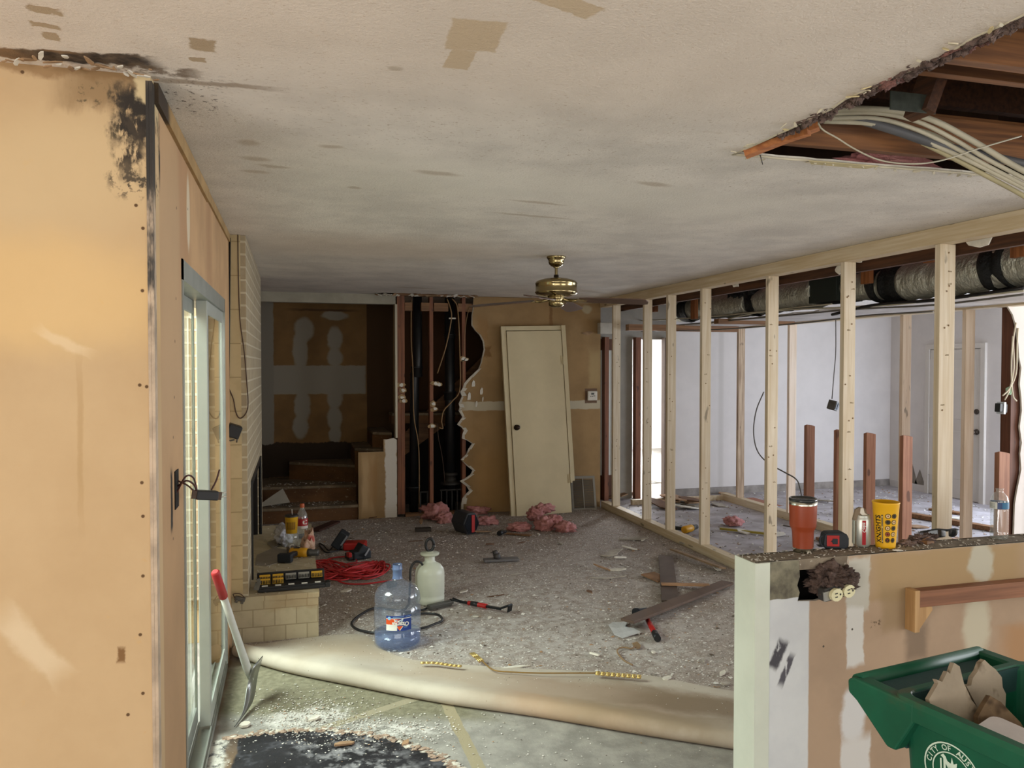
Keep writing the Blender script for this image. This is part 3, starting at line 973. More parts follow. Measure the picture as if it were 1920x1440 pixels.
mb = MB(); mb.box(CX-.01, CX+.012, FB0-.03, FB0, .29, FBZ1+.03); mb.box(CX-.01, CX+.012, FB1, FB1+.03, .29, FBZ1+.03); mb.box(CX-.01, CX+.012, FB0, FB1, FBZ1, FBZ1+.03)
fpart(mb, 'firebox_frame', plain('black_steel', '1D1C1B', .5))
HZ = .29
M_hearth = brickmat('hearth_block', 'B3A78B', 'C2B79B', '9A8D72', 1, .125, .105, .0035, .3, extra=[
    dict(c=(.05, CY0, .25), h=(.2, .1, .05), col='9B7F59', feather=.4, dist=.05, ns=10, a=.5)])
mb = MB()
mb.box(-.36, .14, CY0-.005, CY1-.1, 0, HZ-.03)
mb.box(-.36, .145, CY0-.01, CY1-.1, HZ-.03, HZ)
hearth = fpart(mb, 'hearth', [M_hearth])
mb = MB()
hr = random.Random(4)
for i in range(260):
    mb.chip((hr.uniform(CX+.02, .13), hr.uniform(CY0, CY1-.15), HZ), hr.uniform(.002, .007), hr, .003, .3)
o = mb.build('mortar_crumbs', M_crumbdry); tag(o, 'pale crumbs of mortar scattered on the hearth top', 'crumbs', kind='stuff')

# cable and box hanging on the chimney face
M_cablebrown = plain('brown_cable', '46301F', .6)
M_blackplastic = plain('black_plastic', '1C1C1E', .45)
M_greysteel = mat('galvanised_box', '5F5B55', .5, .2, 14, metal=.5)
cable = [(446, 440), (447, 520), (450, 600), (458, 660), (463, 720), (465, 760), (459, 778), (449, 784), (442, 772), (438, 750), (432, 735), (429, 728)]
mb = MB(); mb.tube(spline([tuple(P(x, y, Y=CY0-.012)) for x, y in cable], 5), .0035, 6)
tag(mb.build('electric_cable', M_cablebrown), 'brown electric cable looping down the front of the brick chimney', 'cable')
mb = MB()
a = [tuple(P(x, y, Y=CY0-.006)) for x, y in ((431, 446), (430, 600), (429, 724))]
mb.tube(a, .005, 6)
tag(mb.build('gap_cable', M_blackplastic), 'dark cable running straight down the joint between chimney and left wall', 'cable')
jb = P(438, 808, Y=CY0-.04)
t = thing('junction_box', 'black electrical box hanging at the chimney beside the glass door', 'electrical box', jb, (0.1, .35, .2))
mb = MB(); s = .038
mb.box(-s, s, -s*.9, s*.9, -s, s)
mb.build('box_body', M_blackplastic, t, bevel=.006)
mb = MB(); mb.tube([(-.03, -.02, -.04), (-.03, -.02, -.055), (.0, -.02, -.058), (.02, -.02, -.045)], .004, 6)
mb.tube([(.03, -.03, -.03), (.035, -.03, -.055)], .004, 6)
mb.build('wire', M_greysteel, t)
jb = P(450, 1123, Y=CY0-.03)
t = thing('outlet_bracket', 'small pulled-out outlet parts with wires low on the chimney front', 'electrical outlet', jb, (0, .3, 0))
mb = MB(); mb.box(-.03, .03, -.01, .015, -.012, .012); mb.box(-.025, -.008, -.02, -.008, -.022, -.002); mb.box(.008, .025, -.02, -.008, -.022, -.002)
mb.build('outlet_body', M_greysteel, t, bevel=.003)
mb = MB(); mb.tube(spline([(-.03, 0, 0), (-.045, -.02, .025), (-.01, -.02, .035), (.02, 0, .015)]), .003, 6)
mb.build('wire', M_cablebrown, t)
# switch pulled out of the left wall
sw = P(331, 925, X=XW)
t = thing('pulled_switch', 'wall switch pulled out of the left wall on bare wires beside the sliding door', 'switch', sw)
mb = MB(); mb.box(-.004, .003, -.045, .03, -.045, .075); mb.build('wall_cutout', M_black, t)
mb = MB(); mb.obox((.085, .035, -.015), (.07, .035, .03), (0, .15, .4)); mb.build('switch_body', M_blackplastic, t, bevel=.003)
mb = MB(); mb.obox((.088, .022, -.014), (.095, .004, .026), (0, .15, .4)); mb.build('mounting_strap', mat('strap_brown', '4E3D31', .5, .2, 20, metal=.4), t)
mb = MB()
for k in range(3):
    mb.tube(spline([(0, -.01+.01*k, .02*k), (.03, -.02+.012*k, .055-.015*k), (.05, .01, .045-.02*k), (.06, .02, .0), (.07, .03, -.01)]), .003, 6)
mb.tube(spline([(.10, .04, .0), (.115, .045, .03), (.125, .05, .065)]), .003, 6)
mb.build('wire', mat('wire_dark_red', '4A2620', .5, .2, 20), t)
mb = MB()
for k in (0, 1):
    mb.tube([(.12, .05, -.015-.012*k), (.145, .06, -.012-.014*k)], .002, 6)
mb.build('bare_copper', plain('bare_wire', 'BBB4A8', .35, .6), t)

# ------------------------------------------------------------------ stairs
M_stair = mat('dusty_stair_wood', '6B4826', .8, .25, 5, st=(.3, 1, 1), bmp=.15, speck=('8F7A5E', 30, .62, .1))
M_tread = mat('dusty_tread', '7F6E56', .9, .25, 5, bmp=.3, speck=('A39684', 45, .6, .1))
sc = thing('staircase', 'dusty bare wooden winder stairs rising behind the fireplace', 'stairs', (.1, YB, 0))


def stp(poly, z0, z1):
    mb = MB()
    mb.prism(poly, (0, 0, z0), (1, 0, 0), (0, 1, 0), z1-z0-.03, 0)
    o = mb.build('step', M_stair, sc); o.location = (-.1, -YB, 0)
    mb = MB()
    c = Vector((sum(p[0] for p in poly)/len(poly), sum(p[1] for p in poly)/len(poly)))
    mb.prism([tuple(c+(Vector(p)-c)*1.0+Vector((0, -.025 if p[1] < c.y else 0))) for p in poly], (0, 0, z1-.03), (1, 0, 0), (0, 1, 0), .03, 0)
    mb.build('tread', M_tread, o, bevel=.006)


XR = .668
stp([(-.57, 8.53), (XR, 8.53), (XR, 9.54), (-.57, 9.54)], 0, .17)
stp([(-.57, 8.86), (XR, 8.78), (XR, 9.54), (-.57, 9.54)], .17, .35)
stp([(-.05, 9.38), (XR, 8.92), (XR, 9.54), (-.05, 9.54)], .35, .55)
stp([(.66, 8.88), (1.06, 8.60), (1.06, 9.54), (.66, 9.54)], 0, .745)
stp([(.86, 8.90), (1.06, 8.75), (1.06, 9.54), (.86, 9.54)], .745, .92)
stp([(1.09, 9.0), (2.0, 9.0), (2.0, 9.28), (1.09, 9.28)], 1.0, 1.12)
# torn sheet on the first tread
q = P(520, 935, Y=8.62)
mb = MB()
mb.prism([(-.19, 0), (.13, .03), (.055, .19), (-.05, .12), (-.19, .02)], (q.x, q.y, .175), (1, .1, 0), (0, .35, .9), .012, 0)
tag(mb.build('drywall_sheet', mat('grey_board', '9C9484', .9, .06, 6)), 'torn grey board leaning on the first stair beside the fireplace', 'board')
sr = random.Random(21)
mb = MB()
for i in range(160):
    z = sr.choice((.17, .35)); y = sr.uniform(8.54, 8.8) if z < .2 else sr.uniform(8.85, 9.1)
    mb.chip((sr.uniform(-.3, .64), y, z), sr.uniform(.003, .012), sr, .003, .4)
tag(mb.build('stair_dust', M_crumbdry), 'white plaster crumbs lying on the stair treads', 'crumbs', kind='stuff')

# ------------------------------------------------------------------ drain pipes and wires in the opened wall
M_abs = mat('black_drain_pipe', '18191A', .38, .15, 8, bmp=.04)
M_hub = mat('pipe_hub_dusty', '2B2823', .6, .2, 10)


def pipe(name, lab, pts, r, hubs, base=None):
    p0 = Vector(pts[0]); o = thing(name, lab, 'pipe', (pts[-1][0], pts[-1][1], pts[-1][2]), group='black drain pipes in the opened wall')
    off = -Vector(pts[-1])
    mb = MB(); mb.tube(pts, r, 18); q = mb.build('pipe_run', M_abs, o); q.location = off
    for (c, rr_, h) in hubs:
        mb = MB(); mb.lathe([(rr_*.9, -h/2), (rr_, -h/2+.008), (rr_, h/2-.02), (rr_*1.12, h/2-.015), (rr_*1.12, h/2), (rr_*.8, h/2)], 22, c=c)
        q = mb.build('coupling', M_abs, o); q.location = off
    if base:
        mb = MB()
        c = base
        mb.lathe([(.11, 0), (.11, .02), (.075, .03), (.06, .09), (.085, .10), (.085, .13), (.05, .135)], 22, c=c)
        q = mb.build('floor_flange', M_hub, o); q.location = off
    return o


y = YB+.07
pipe('drain_pipe', 'black drain pipe with a coupling halfway, left one in the opened wall', [(1.335, y+.06, 2.6), (1.335, y+.06, 1.62), (1.30, y+.06, 1.58), (1.285, y+.06, 0.02)], .05, [((1.325, y+.06, 1.60), .062, .12), ((1.285, y+.06, .30), .07, .05)])
pipe('drain_pipe', 'black drain pipe with a flared foot, right one in the opened wall', [(1.70, y+.08, 2.6), (1.705, y+.08, .02)], .055, [((1.703, y+.08, 1.33), .066, .10), ((1.703, y+.08, 2.0), .062, .05)], (1.705, y+.08, .33))
mb = MB()
for k in range(5):
    mb.box(1.58+.06*k, 1.592+.06*k, YB+.05, YB+.06, .02, .28)
mb.box(1.57, 1.84, YB+.05, YB+.06, .27, .285)
mb.box(1.34, 1.44, YB+.04, YB+.05, .26, .275); mb.box(1.34, 1.355, YB+.04, YB+.05, .02, .27); mb.box(1.42, 1.435, YB+.04, YB+.05, .02, .27)
tag(mb.build('pipe_stub_rack', mat('dusty_dark_metal', '2E2A25', .7, .2, 14)), 'dark metal stub frame at the foot of the opened wall', 'pipe frame')
M_wiretan = plain('tan_cable', '8A6B45', .6)


def cableY(name, lab, px, Y, r, m, n=6, group=None, cat='cable'):
    mb = MB(); mb.tube(spline([tuple(P(x, yy, Y=Y)) for x, yy in px], n), r, 6)
    return tag(mb.build(name, m), lab, cat, group)


cableY('electric_cable', 'tan cable hanging straight down left of the first black pipe', [(771, 562), (771, 640), (774, 690), (776, 780), (785, 840), (786, 955)], YB+.05, .006, M_wiretan)
cableY('electric_cable', 'tan cable slanting from the second black pipe down to the middle stud', [(838, 560), (845, 580), (846, 600), (836, 650), (820, 700)], YB+.012, .007, M_wiretan)
cableY('electric_cable', 'tan cable hanging beside the second black pipe with a hooked end', [(848, 560), (858, 580), (862, 660), (862, 730), (848, 752), (832, 770), (828, 790), (830, 803), (823, 802)], YB+.004, .007, M_wiretan)
cableY('electric_cable', 'thin cable at the right stud under the torn ceiling', [(880, 575), (873, 610), (869, 670), (868, 720)], YB+.006, .004, M_wiretan)
cableY('electric_cable', 'dark thin wire hanging low between the studs of the opened wall', [(820, 795), (822, 820), (828, 850), (832, 880), (834, 905)], YB+.06, .004, M_cablebrown)
mb = MB(); q = P(848, 597, Y=YB+.02); mb.obox(q, (.075, .02, .014)); tag(mb.build('pipe_strap', plain('white_strap', 'C9C2B2')), 'pale strap round the top of the second black pipe', 'strap')

# ------------------------------------------------------------------ leaning door, grille, thermostat
M_cream = mat('cream_door_paint', 'D2C29B', .55, .05, 3, bmp=.03)
dA, dB = P(958, 970, Z=0), P(1075, 967, Z=0)
th_l = Vector((dA.x, YB-.27, 0)); W = .76; H = 2.12
lean = math.atan2(.24, H)
ld = thing('leaning_door', 'cream flush door in its frame leaning against the torn back wall', 'door', th_l, (-lean, -.026, -.0))
mb = MB(); mb.box(.06, W-.055, -.04, -.005, .0, H-.06); mb.build('door_slab', M_cream, ld, bevel=.002)
mb = MB()
mb.box(0, .055, -.03, .012, 0, H); mb.box(W-.05, W, -.045, .012, .35, H); mb.box(.055, W-.05, -.03, .012, H-.05, H)
mb.build('door_frame', M_cream, ld, bevel=.002)
mb = MB(); kz = .98
R = Matrix.Rotation(math.radians(90), 3, 'X')
mb.lathe([(.032, 0), (.032, .006), (.012, .010), (.012, .03), (.026, .036), (.028, .05), (.02, .062), (0, .064)], 20, c=(.115, -.04, kz), R=R)
mb.build('knob', plain('dark_bronze', '3A2C22', .35, .7), ld)
for z in (.38, 1.72):
    mb = MB(); mb.box(W-.075, W-.03, -.047, -.04, z-.05, z+.05); mb.tube([(W-.053, -.05, z-.05), (W-.053, -.05, z+.05)], .006, 8)
    mb.build('hinge', M_cream, ld)
g0, g1 = P(1070, 955, Z=0), P(1118, 955, Z=0)
gr = thing('return_grille', 'grey return-air grille leaning on the back wall beside the cream door', 'vent grille', (3.07, YB-.13, 0), (-.28, 0, -.1))
mb = MB(); w, h = .29, .40
mb.box(0, w, -.012, 0, 0, .03); mb.box(0, w, -.012, 0, h-.03, h); mb.box(0, .025, -.012, 0, .03, h-.03); mb.box(w-.025, w, -.012, 0, .03, h-.03)
mb.box(w/2-.006, w/2+.006, -.012, 0, .03, h-.03)
mb.build('grille_frame', plain('grille_grey', '8A8478', .5), gr)
mb = MB()
for k in range(26):
    z = .035+k*(h-.07)/26
    mb.obox((w/2, -.005, z), (w-.05, .012, .002), (.7, 0, 0))
mb.build('louvers', plain('louver_grey', '6C675E', .5), gr)
q = P(1108, 742, Y=YB)
ts = thing('thermostat', 'white wall thermostat on a brown patch right of the leaning door', 'thermostat', (q.x+.01, YB, q.z))
mb = MB(); mb.box(-.06, .06, -.03, -.0, -.055, .055); mb.build('housing', plain('white_abs', 'CFC8BA', .4), ts, bevel=.008)
mb = MB(); mb.box(-.018, .018, -.034, -.029, .012, .035); mb.build('display', plain('lcd_grey', '4B4E48', .3), ts)
mb = MB(); mb.box(-.03, -.018, -.034, -.029, -.012, .0); mb.box(-.008, .004, -.034, -.029, -.012, 0); mb.box(.010, .03, -.034, -.029, -.006, .004); mb.build('buttons', plain('button_grey', '6E6B64', .4), ts)
q = P(1140, 617, Y=YB-.02)
mb = MB(); mb.box(q.x-.13, q.x+.06, YB-.10, YB-.01, q.z-.06, q.z+.07)
tag(mb.build('chime_box', plain('chime_white', 'B9B4A8', .5), bevel=.006), 'pale grey box fixed to the back wall at the end of the stud wall', 'box')
q = P(1100, 624, Y=YB)
mb = MB(); mb.prism([(-.07, -.005), (-.03, -.02), (.01, -.03), (.06, -.012), (.09, .012), (.03, .02), (-.02, .012)], (q.x, YB-.004, q.z), (1, 0, 0), (0, 0, 1), .003)
tag(mb.build('torn_patch', M_paper), 'small torn paper patch on the back wall left of the pale box', 'paper')
mb = MB(); q = P(765, 725, Y=YB)

# ------------------------------------------------------------------ stud wall
st_y = [3.53, 4.31, 5.15, 6.14, 6.79, 7.31, 8.11]
st_lab = ['new pine stud nearest the half-wall, broad and dusty', 'second new pine stud from the half-wall, standing behind the red tape measure',
          'third new pine stud from the half-wall, left of the orange tumbler', 'fourth new pine stud from the half-wall, its foot above the loose planks',
          'fifth new pine stud from the half-wall, beside the yellow drill', 'third new pine stud from the back wall, counted outwards from the wall as second but one',
          'last new pine stud of the long row, next to the back wall']
st_lab[5] = 'sixth new pine stud from the half-wall, at the edge of the bright doorway'
mb = MB(); mb.box(XS, XS+.089, 2.52, 8.46, 0, .085); o = mb.build('bottom_plate', M_newwood_y, bevel=.003)
tag(o, 'long new pine bottom plate under the near row of studs', 'wall plate')
mb = MB(); mb.box(XS-.01, XS+.089, 2.52, 8.49, 2.345, CEIL-.001); o = mb.build('top_plate', M_newwood_y, bevel=.003)
tag(o, 'long new pine top plate at the ceiling over the near row of studs', 'wall plate')
M_stamp = plain('lumber_stamp', '8A785A', .8)
M_knot = plain('knot_brown', '866C4C', .8)
sg = random.Random(2)
for i, yy in enumerate(st_y):
    mb = MB(); wdt = .089 if i else .105
    mb.box(XS, XS+wdt, yy, yy+.038, .085, 2.345)
    o = mb.build('wall_stud', M_newwood, bevel=.002)
    tag(o, st_lab[i], 'stud', 'new pine studs of the near row')
    mb = MB()
    for k in range(5 if i < 3 else 3):
        z = sg.uniform(.4, 2.2); x = XS+sg.uniform(.02, .07)
        for j in range(3):
            mb.box(x-.012+j*.009, x-.006+j*.009, yy-.0012, yy, z, z+sg.uniform(.004, .010))
    part_label(mb.build('grade_stamp', M_stamp, o), 'faint printed grade marks')
    mb = MB()
    for k in range(9):
        z = sg.uniform(.3, 2.3); x = XS+sg.uniform(.01, .08)
        R = Matrix.Rotation(math.radians(90), 3, 'X')
        mb.lathe([(.0, .0025), (.005, .0025), (.005, 0)], 8, c=(x, yy, z), R=R)
    mb.build('knot', M_knot, o)

# second row of new studs further in
X2 = 5.12
mb = MB(); mb.box(X2, X2+.089, 4.6, 8.6, 0, .085); tag(mb.build('bottom_plate', M_newwood_y, bevel=.003), 'new pine bottom plate of the inner stud row in the white room', 'wall plate')
mb = MB(); mb.box(3.9, X2, 8.55, 8.6, 0, .06); tag(mb.build('floor_cleat', M_newwood_y), 'short pine cleat across the floor at the hall end of the inner stud row', 'cleat')
for i, (px, lab) in enumerate(((1382, 'weathered inner stud with dark streaks before the white wall'), (1477, 'inner pine stud seen left of the orange tumbler'), (1688, 'bright inner pine stud standing above a cut brown stub'), (1805, 'brightest inner pine stud, left of the white entry door knob'))):
    yy = P(px, 800, X=X2).y
    mb = MB(); mb.box(X2, X2+.089, yy-.02, yy+.018, .085, 2.12)
    o = mb.build('wall_stud', wood('streaked_pine', 'CDB596', '8C7054', 'z') if i == 0 else wood('pink_pine', 'EFDDC8', 'DCC4A8', 'z'), bevel=.002)
    tag(o, lab, 'stud', 'new pine studs of the inner row')
# cut-off old studs
X3 = 4.5
for i, (px, py, lab) in enumerate(((1510, 798, 'red-brown cut-off stud rising right of the orange tumbler, leftmost of the stubs'), (1566, 807, 'red-brown cut-off stud half hidden by the second pine stud'), (1622, 813, 'red-brown cut-off stud rising behind the soda can'),
                                    (1690, 818, 'red-brown cut-off stud right of the yellow cup'), (1869, 849, 'orange-brown cut-off stud behind the water bottle'))):
    q = P(px, py, X=X3)
    mb = MB()
    mb.box(X3, X3+.089, q.y-.02, q.y+.018, 0, q.z)
    n = len(mb.v)
    mb.v[1].z += .012; mb.v[5].z -= .006
    tag(mb.build('cut_stud', wood('cut_old_stud', 'AD7C60', '8A5B44', 'z'), bevel=.002), lab, 'stud', 'cut-off old studs in the white room')

# ------------------------------------------------------------------ overhead: beams, duct, cables
M_beam = M_oldwood_y
M_beam_d = wood('old_beam_dark', '5F3A20', '3B2211', 'y')


def tbeam(box, lab, m=None, name='ceiling_beam', cat='beam', group=None):
    mb = MB(); mb.box(*box)
    return tag(mb.build(name, m or M_beam), lab, cat, group)


tbeam((3.66, 3.70, 2.6, 8.4, 2.30, 2.42), 'long dark brown beam just behind the new top plate', M_beam_d)
tbeam((4.10, 4.98, 6.95, 7.04, 2.09, 2.14), 'brown cross board under the far end of the silver duct', M_oldwood_x, 'cross_board', 'board')
tbeam((3.60, 4.98, 8.0, 8.09, 2.06, 2.13), 'brown cross board at the far end above the hall doorway', M_oldwood_x, 'cross_board', 'board')
for i, (px, y0, y1, lab) in enumerate(((1302, 540, 598, 'short brown hanger beside the far part of the silver duct'), (1626, 484, 532, 'short brown hanger above the dark duct box'),
                                        (1745, 462, 492, 'short brown hanger behind the second pine stud from the right'), (1912, 432, 482, 'orange-brown hanger at the right edge of the picture above the duct'), (1228, 560, 585, 'short brown hanger over the farthest bit of duct'))):
    a, b = P(px, y0, X=4.15), P(px, y1, X=4.15)
    mb = MB(); mb.box(4.13, 4.17, a.y-.045, a.y+.045, b.z, 2.60)
    tag(mb.build('hanger', wood('hanger_wood', 'A4673A', '77451F', 'z', False)), lab, 'hanger', 'wooden hangers along the duct')
mb = MB(); mb.box(4.12, 4.18, 2.7, 8.5, 2.60, 2.64); tag(mb.build('hanger_rail', M_beam_d), 'dim brown rail above the silver duct that carries the hangers', 'rail')
for i in range(10):
    yy = 2.9+.61*i
    mb = MB(); mb.box(3.56, 5.15, yy, yy+.038, 2.47, 2.61)
    tag(mb.build('joist', M_beam_d if i % 2 else M_oldwood_x), 'dark brown joist in the opened ceiling above the silver duct', 'joist', 'joists over the duct')
# pink insulation between them
M_pink = mat('pink_insulation', 'D09690', .95, .25, 9, col2='B27470', bmp=.8, bs=40, bd=.02)
M_fluff = mat('dirty_insulation', '8C766C', .97, .3, 12, col2='5C4A43', bmp=1, bs=45, bd=.02, speck=('A58A80', 26, .6, .1))
for i, (px, py) in enumerate(((1488, 508), (1700, 478), (1610, 500))):
    q = P(px, py, X=3.95)
    q.z = max(q.z, 2.43); q.y = 2.92+.61*round((q.y-2.92)/.61)
    mb = MB(); mb.blob(q, (.07, .10 if i else .06, .06), i+3, .5, 3)
    tag(mb.build('insulation_tuft', M_pink), ('small pink insulation tuft hanging behind the top plate over the third stud', 'pink insulation scrap above the duct near the right stud', 'pink insulation scrap over the dark duct box')[i], 'insulation')
for i in range(8):
    yy = 2.94+.61*i
    mb = MB(); mb.blob((4.35, yy+.3, 2.66), (.58, .26, .10), i+30, .25, 3)
    tag(mb.build('insulation_batt', M_pink), 'dim pink insulation batt between the joists above the duct', 'insulation', 'pink batts over the duct')
# duct
m, nt, b = nodes_of('foil_duct')
co = objco(nt)
b.inputs['Metallic'].default_value = .7; b.inputs['Roughness'].default_value = .42
nz = tex_noise(nt, co, 20, 4, .6, 'Fac', (1, 1.6, 1))
nt.links.new(mixc(nt, nz, lin('A9A99A'), lin('E0DFD0')), b.inputs['Base Color'])
bump(nt, b, nz, .9, .03)
M_foil = m
M_mastic = mat('black_mastic_wrap', '141615', .6, .3, 12, bmp=.9, bs=30, bd=.02)
XDU, ZDU, RDU = 4.4, 2.30, .135
du = thing('flex_duct', 'silver foil flex duct with black mastic bands running behind the studs', 'duct', (XDU, 5.5, ZDU))


def dseg(y0, y1, r0, r1, name, m, n=26, wob=.012, seed=0):
    mb = MB(); pts, rs = [], []
    for i in range(n+1):
        t = i/n; yy = y0+(y1-y0)*t
        pts.append((0, yy-5.5, -.012*math.sin(yy*3)))
        rs.append(r0+(r1-r0)*t+wob*noise.noise(Vector((yy*9, seed, 0)))+.35*wob*math.sin(yy*60))
    mb.tube(pts, rs, 26)
    vs = mb.v
    for v in vs:
        v += Vector((noise.noise(v*9+Vector((seed, 0, 0))), 0, noise.noise(v*9+Vector((0, seed, 5)))))*wob*.8
    o = mb.build(name, m, du)
    return o


def dy(px, py):
    return P(px, py, X=XDU-RDU*.5).y


dseg(2.7, dy(1920, 500), .15, .15, 'foil_sleeve', M_foil, seed=1)
dseg(dy(1895, 500), dy(1848, 500), .158, .15, 'mastic_band', M_mastic, 12, .02, 2)
dseg(dy(1920, 500)-.02, dy(1690, 520), .15, .135, 'foil_sleeve', M_foil, 40, seed=3)
dseg(dy(1690, 520), dy(1660, 520), .14, .14, 'mastic_band', M_mastic, 10, .015, 4)
dseg(dy(1662, 520), dy(1645, 520), .125, .125, 'foil_sleeve', M_foil, 8, seed=5)
dseg(dy(1648, 520), dy(1633, 520), .14, .135, 'mastic_band', M_mastic, 8, .015, 6)
dseg(dy(1633, 540), dy(1580, 550), .11, .11, 'foil_sleeve', M_foil, 14, seed=7)
dseg(dy(1530, 555), dy(1415, 570), .14, .12, 'foil_sleeve', M_foil, 30, seed=8)
dseg(dy(1418, 570), dy(1402, 570), .12, .12, 'mastic_band', M_mastic, 8, .02, 9)
dseg(dy(1402, 575), dy(1290, 590), .13, .125, 'foil_sleeve', M_foil, 30, seed=10)
dseg(dy(1292, 590), dy(1275, 590), .135, .13, 'mastic_band', M_mastic, 8, .02, 11)
dseg(dy(1275, 590), 8.3, .12, .12, 'foil_sleeve', M_foil, 20, seed=12)
mb = MB()
for k in range(14):
    yy = dy(1415-k*3.2, 565)
    mb.blob((-.06+.01*(k % 3), yy-5.5, .09-.012*(k % 4)), (.07, .05, .05), k, .4, 2)
mb.build('mastic_smear', M_mastic, du)
ya, yb_ = dy(1580, 550), dy(1528, 555)
mb = MB(); mb.box(-.13, .13, ya-5.5, yb_-5.5, -.10, .13); mb.build('duct_box', plain('dark_green_board', '232A24', .6), du, bevel=.004)
hs_ = random.Random(5)
for (x, y_, r_, lab) in ((1838, 440, .075, 'torn white scrap hanging from the top plate right of the nearest stud'), (1380, 529, .045, 'small white scrap hanging under the top plate between the fourth and fifth studs'), (1612, 480, .03, 'tiny white scrap at the top plate beside the second stud'), (1575, 505, .035, 'pale scrap under the top plate left of the second stud')):
    q = P(x, y_, X=3.57)
    mb = MB(); mb.prism([(r_*hs_.uniform(.7, 1.2)*math.cos(k*.785), r_*hs_.uniform(.6, 1.1)*math.sin(k*.785)) for k in range(8)], (3.57, q.y, min(q.z, 2.36)), (.1, -1, 0), (0, 0, 1), .01)
    tag(mb.build('drywall_scrap', [M_gyp]), lab, 'drywall scrap')
# white strip of old soffit under the duct and cables
mb = MB()
sr = random.Random(12)
a = [(4.28+sr.uniform(-.05, .05), 2.7+i*.18) for i in range(31)]
mb.prism(a+[(5.1, 8.1), (5.1, 2.7)], (0, 0, 2.125), (1, 0, 0), (0, 1, 0), .013)
struct(mb.build('soffit', mat('soffit_drywall', 'CFC9C4', .9, .15, 4)))
mb = MB(); mb.box(5.07, 5.2, 2.7, 8.6, 2.11, 2.20); struct(mb.build('trim_6', M_newwood_y))
M_romex = plain('white_cable', 'B9B29C', .55)
M_romexg = plain('grey_cable', '6B675F', .55)
M_blackcable = plain('black_cable', '1F1E1D', .5)
cab = [([(1165, 603), (1300, 596), (1460, 582), (1640, 574), (1760, 562), (1920, 545)], M_romex, .007, 'white cable strung under the duct, uppermost'),
       ([(1170, 618), (1310, 606), (1470, 592), (1600, 580), (1750, 572), (1920, 552)], M_romexg, .007, 'grey cable strung under the duct behind the studs'),
       ([(1180, 622), (1340, 618), (1500, 606), (1620, 592), (1750, 584)], M_romexg, .006, 'lowest grey cable sagging under the duct'),
       ([(1560, 590), (1640, 572), (1760, 562), (1920, 540)], M_blackcable, .012, 'thick black cable under the duct on the right'),
       ([(1320, 610), (1400, 590), (1480, 578), (1560, 570)], M_romex, .006, 'white cable crossing under the middle of the duct')]
for px, m, r, lab in cab:
    mb = MB(); mb.tube(spline([tuple(P(x, y_, X=4.22)) for x, y_ in px], 6), r, 6)
    tag(mb.build('electric_cable', m), lab, 'cable')
# hanging cables and boxes in the white room
mb = MB(); mb.tube(spline([tuple(P(x, y_, X=4.7)) for x, y_ in ((1432, 735), (1418, 770), (1413, 810), (1420, 845), (1440, 868), (1470, 885), (1492, 898), (1500, 915))]+[(4.95, 6.75, .25), (5.0, 6.8, .02), (4.9, 7.0, .008)], 6), .007, 6)
tag(mb.build('electric_cable', M_romexg), 'grey cable curving out from behind a stud in front of the white wall', 'cable')
q = P(1562, 760, X=5.0)
hb = thing('hanging_outlet', 'small black outlet box hanging on a wire before the white wall', 'outlet box', q, (.2, .2, .5))
mb = MB(); mb.box(-.035, .035, -.04, .04, -.045, .045); mb.build('box_body', M_greysteel, hb, bevel=.004)
mb = MB(); mb.box(.0, .028, -.046, -.039, -.03, .03); mb.box(-.028, -.006, -.043, -.039, -.03, .03); mb.build('outlet_face', M_blackplastic, hb)
mb = MB(); mb.tube(spline([tuple(P(x, y_, X=5.0)) for x, y_ in ((1567, 600), (1567, 660), (1563, 710), (1560, 748))], 5), .005, 6)
tag(mb.build('hanging_wire', M_romexg), 'thin grey wire from the soffit down to the hanging outlet box', 'cable')

# entry door -----------------------------------------------------------
e0, e1 = P(1737, 800, X=XD), P(1853, 800, X=XD)
ey1, ey0 = P(1740, 700, X=XD).y-.06, P(1848, 700, X=XD).y+.05
d2 = struct(bpy.data.objects.new('door_2', None)); COL.objects.link(d2); d2.location = (XD, ey0, 0)
M_entry = mat('entry_door_white', 'CFC7BC', .6, .04, 3, bmp=.03)
ez = P(1793, 655, X=XD).z
mb = MB(); mb.box(-.02, .0, 0, ey1-ey0, .01, ez); mb.build('door_slab', M_entry, d2)
mb = MB()
mb.box(-.035, 0, -.07, -.008, 0, ez+.07); mb.box(-.035, 0, ey1-ey0+.008, ey1-ey0+.07, 0, ez+.07); mb.box(-.035, 0, -.008, ey1-ey0+.008, ez+.008, ez+.07)
mb.build('door_casing', M_entry, d2)
mb = MB()
for (a, b_) in ((.25, .85), (1.0, 1.75)):
    for (u, v) in ((.12, .40), (.52, .80)):
        mb.box(-.024, -.02, u, v, a, b_)
mb.build('door_panel', M_entry, d2, bevel=.003)
R = Matrix.Rotation(math.radians(-90), 3, 'Y')
q = P(1834, 810, X=XD); q2 = P(1834, 772, X=XD)
M_brz = plain('knob_bronze', '4A3F36', .4, .6)
mb = MB(); mb.lathe([(.035, 0), (.035, .008), (.014, .012), (.014, .04), (.03, .048), (.032, .065), (.02, .078), (0, .08)], 18, c=(-.02, q.y-ey0, q.z), R=R); mb.build('knob', M_brz, d2)
mb = MB(); mb.lathe([(.032, 0), (.032, .012), (.02, .018), (0, .018)], 18, c=(-.02, q2.y-ey0, q2.z), R=R); mb.build('deadbolt', M_brz, d2)
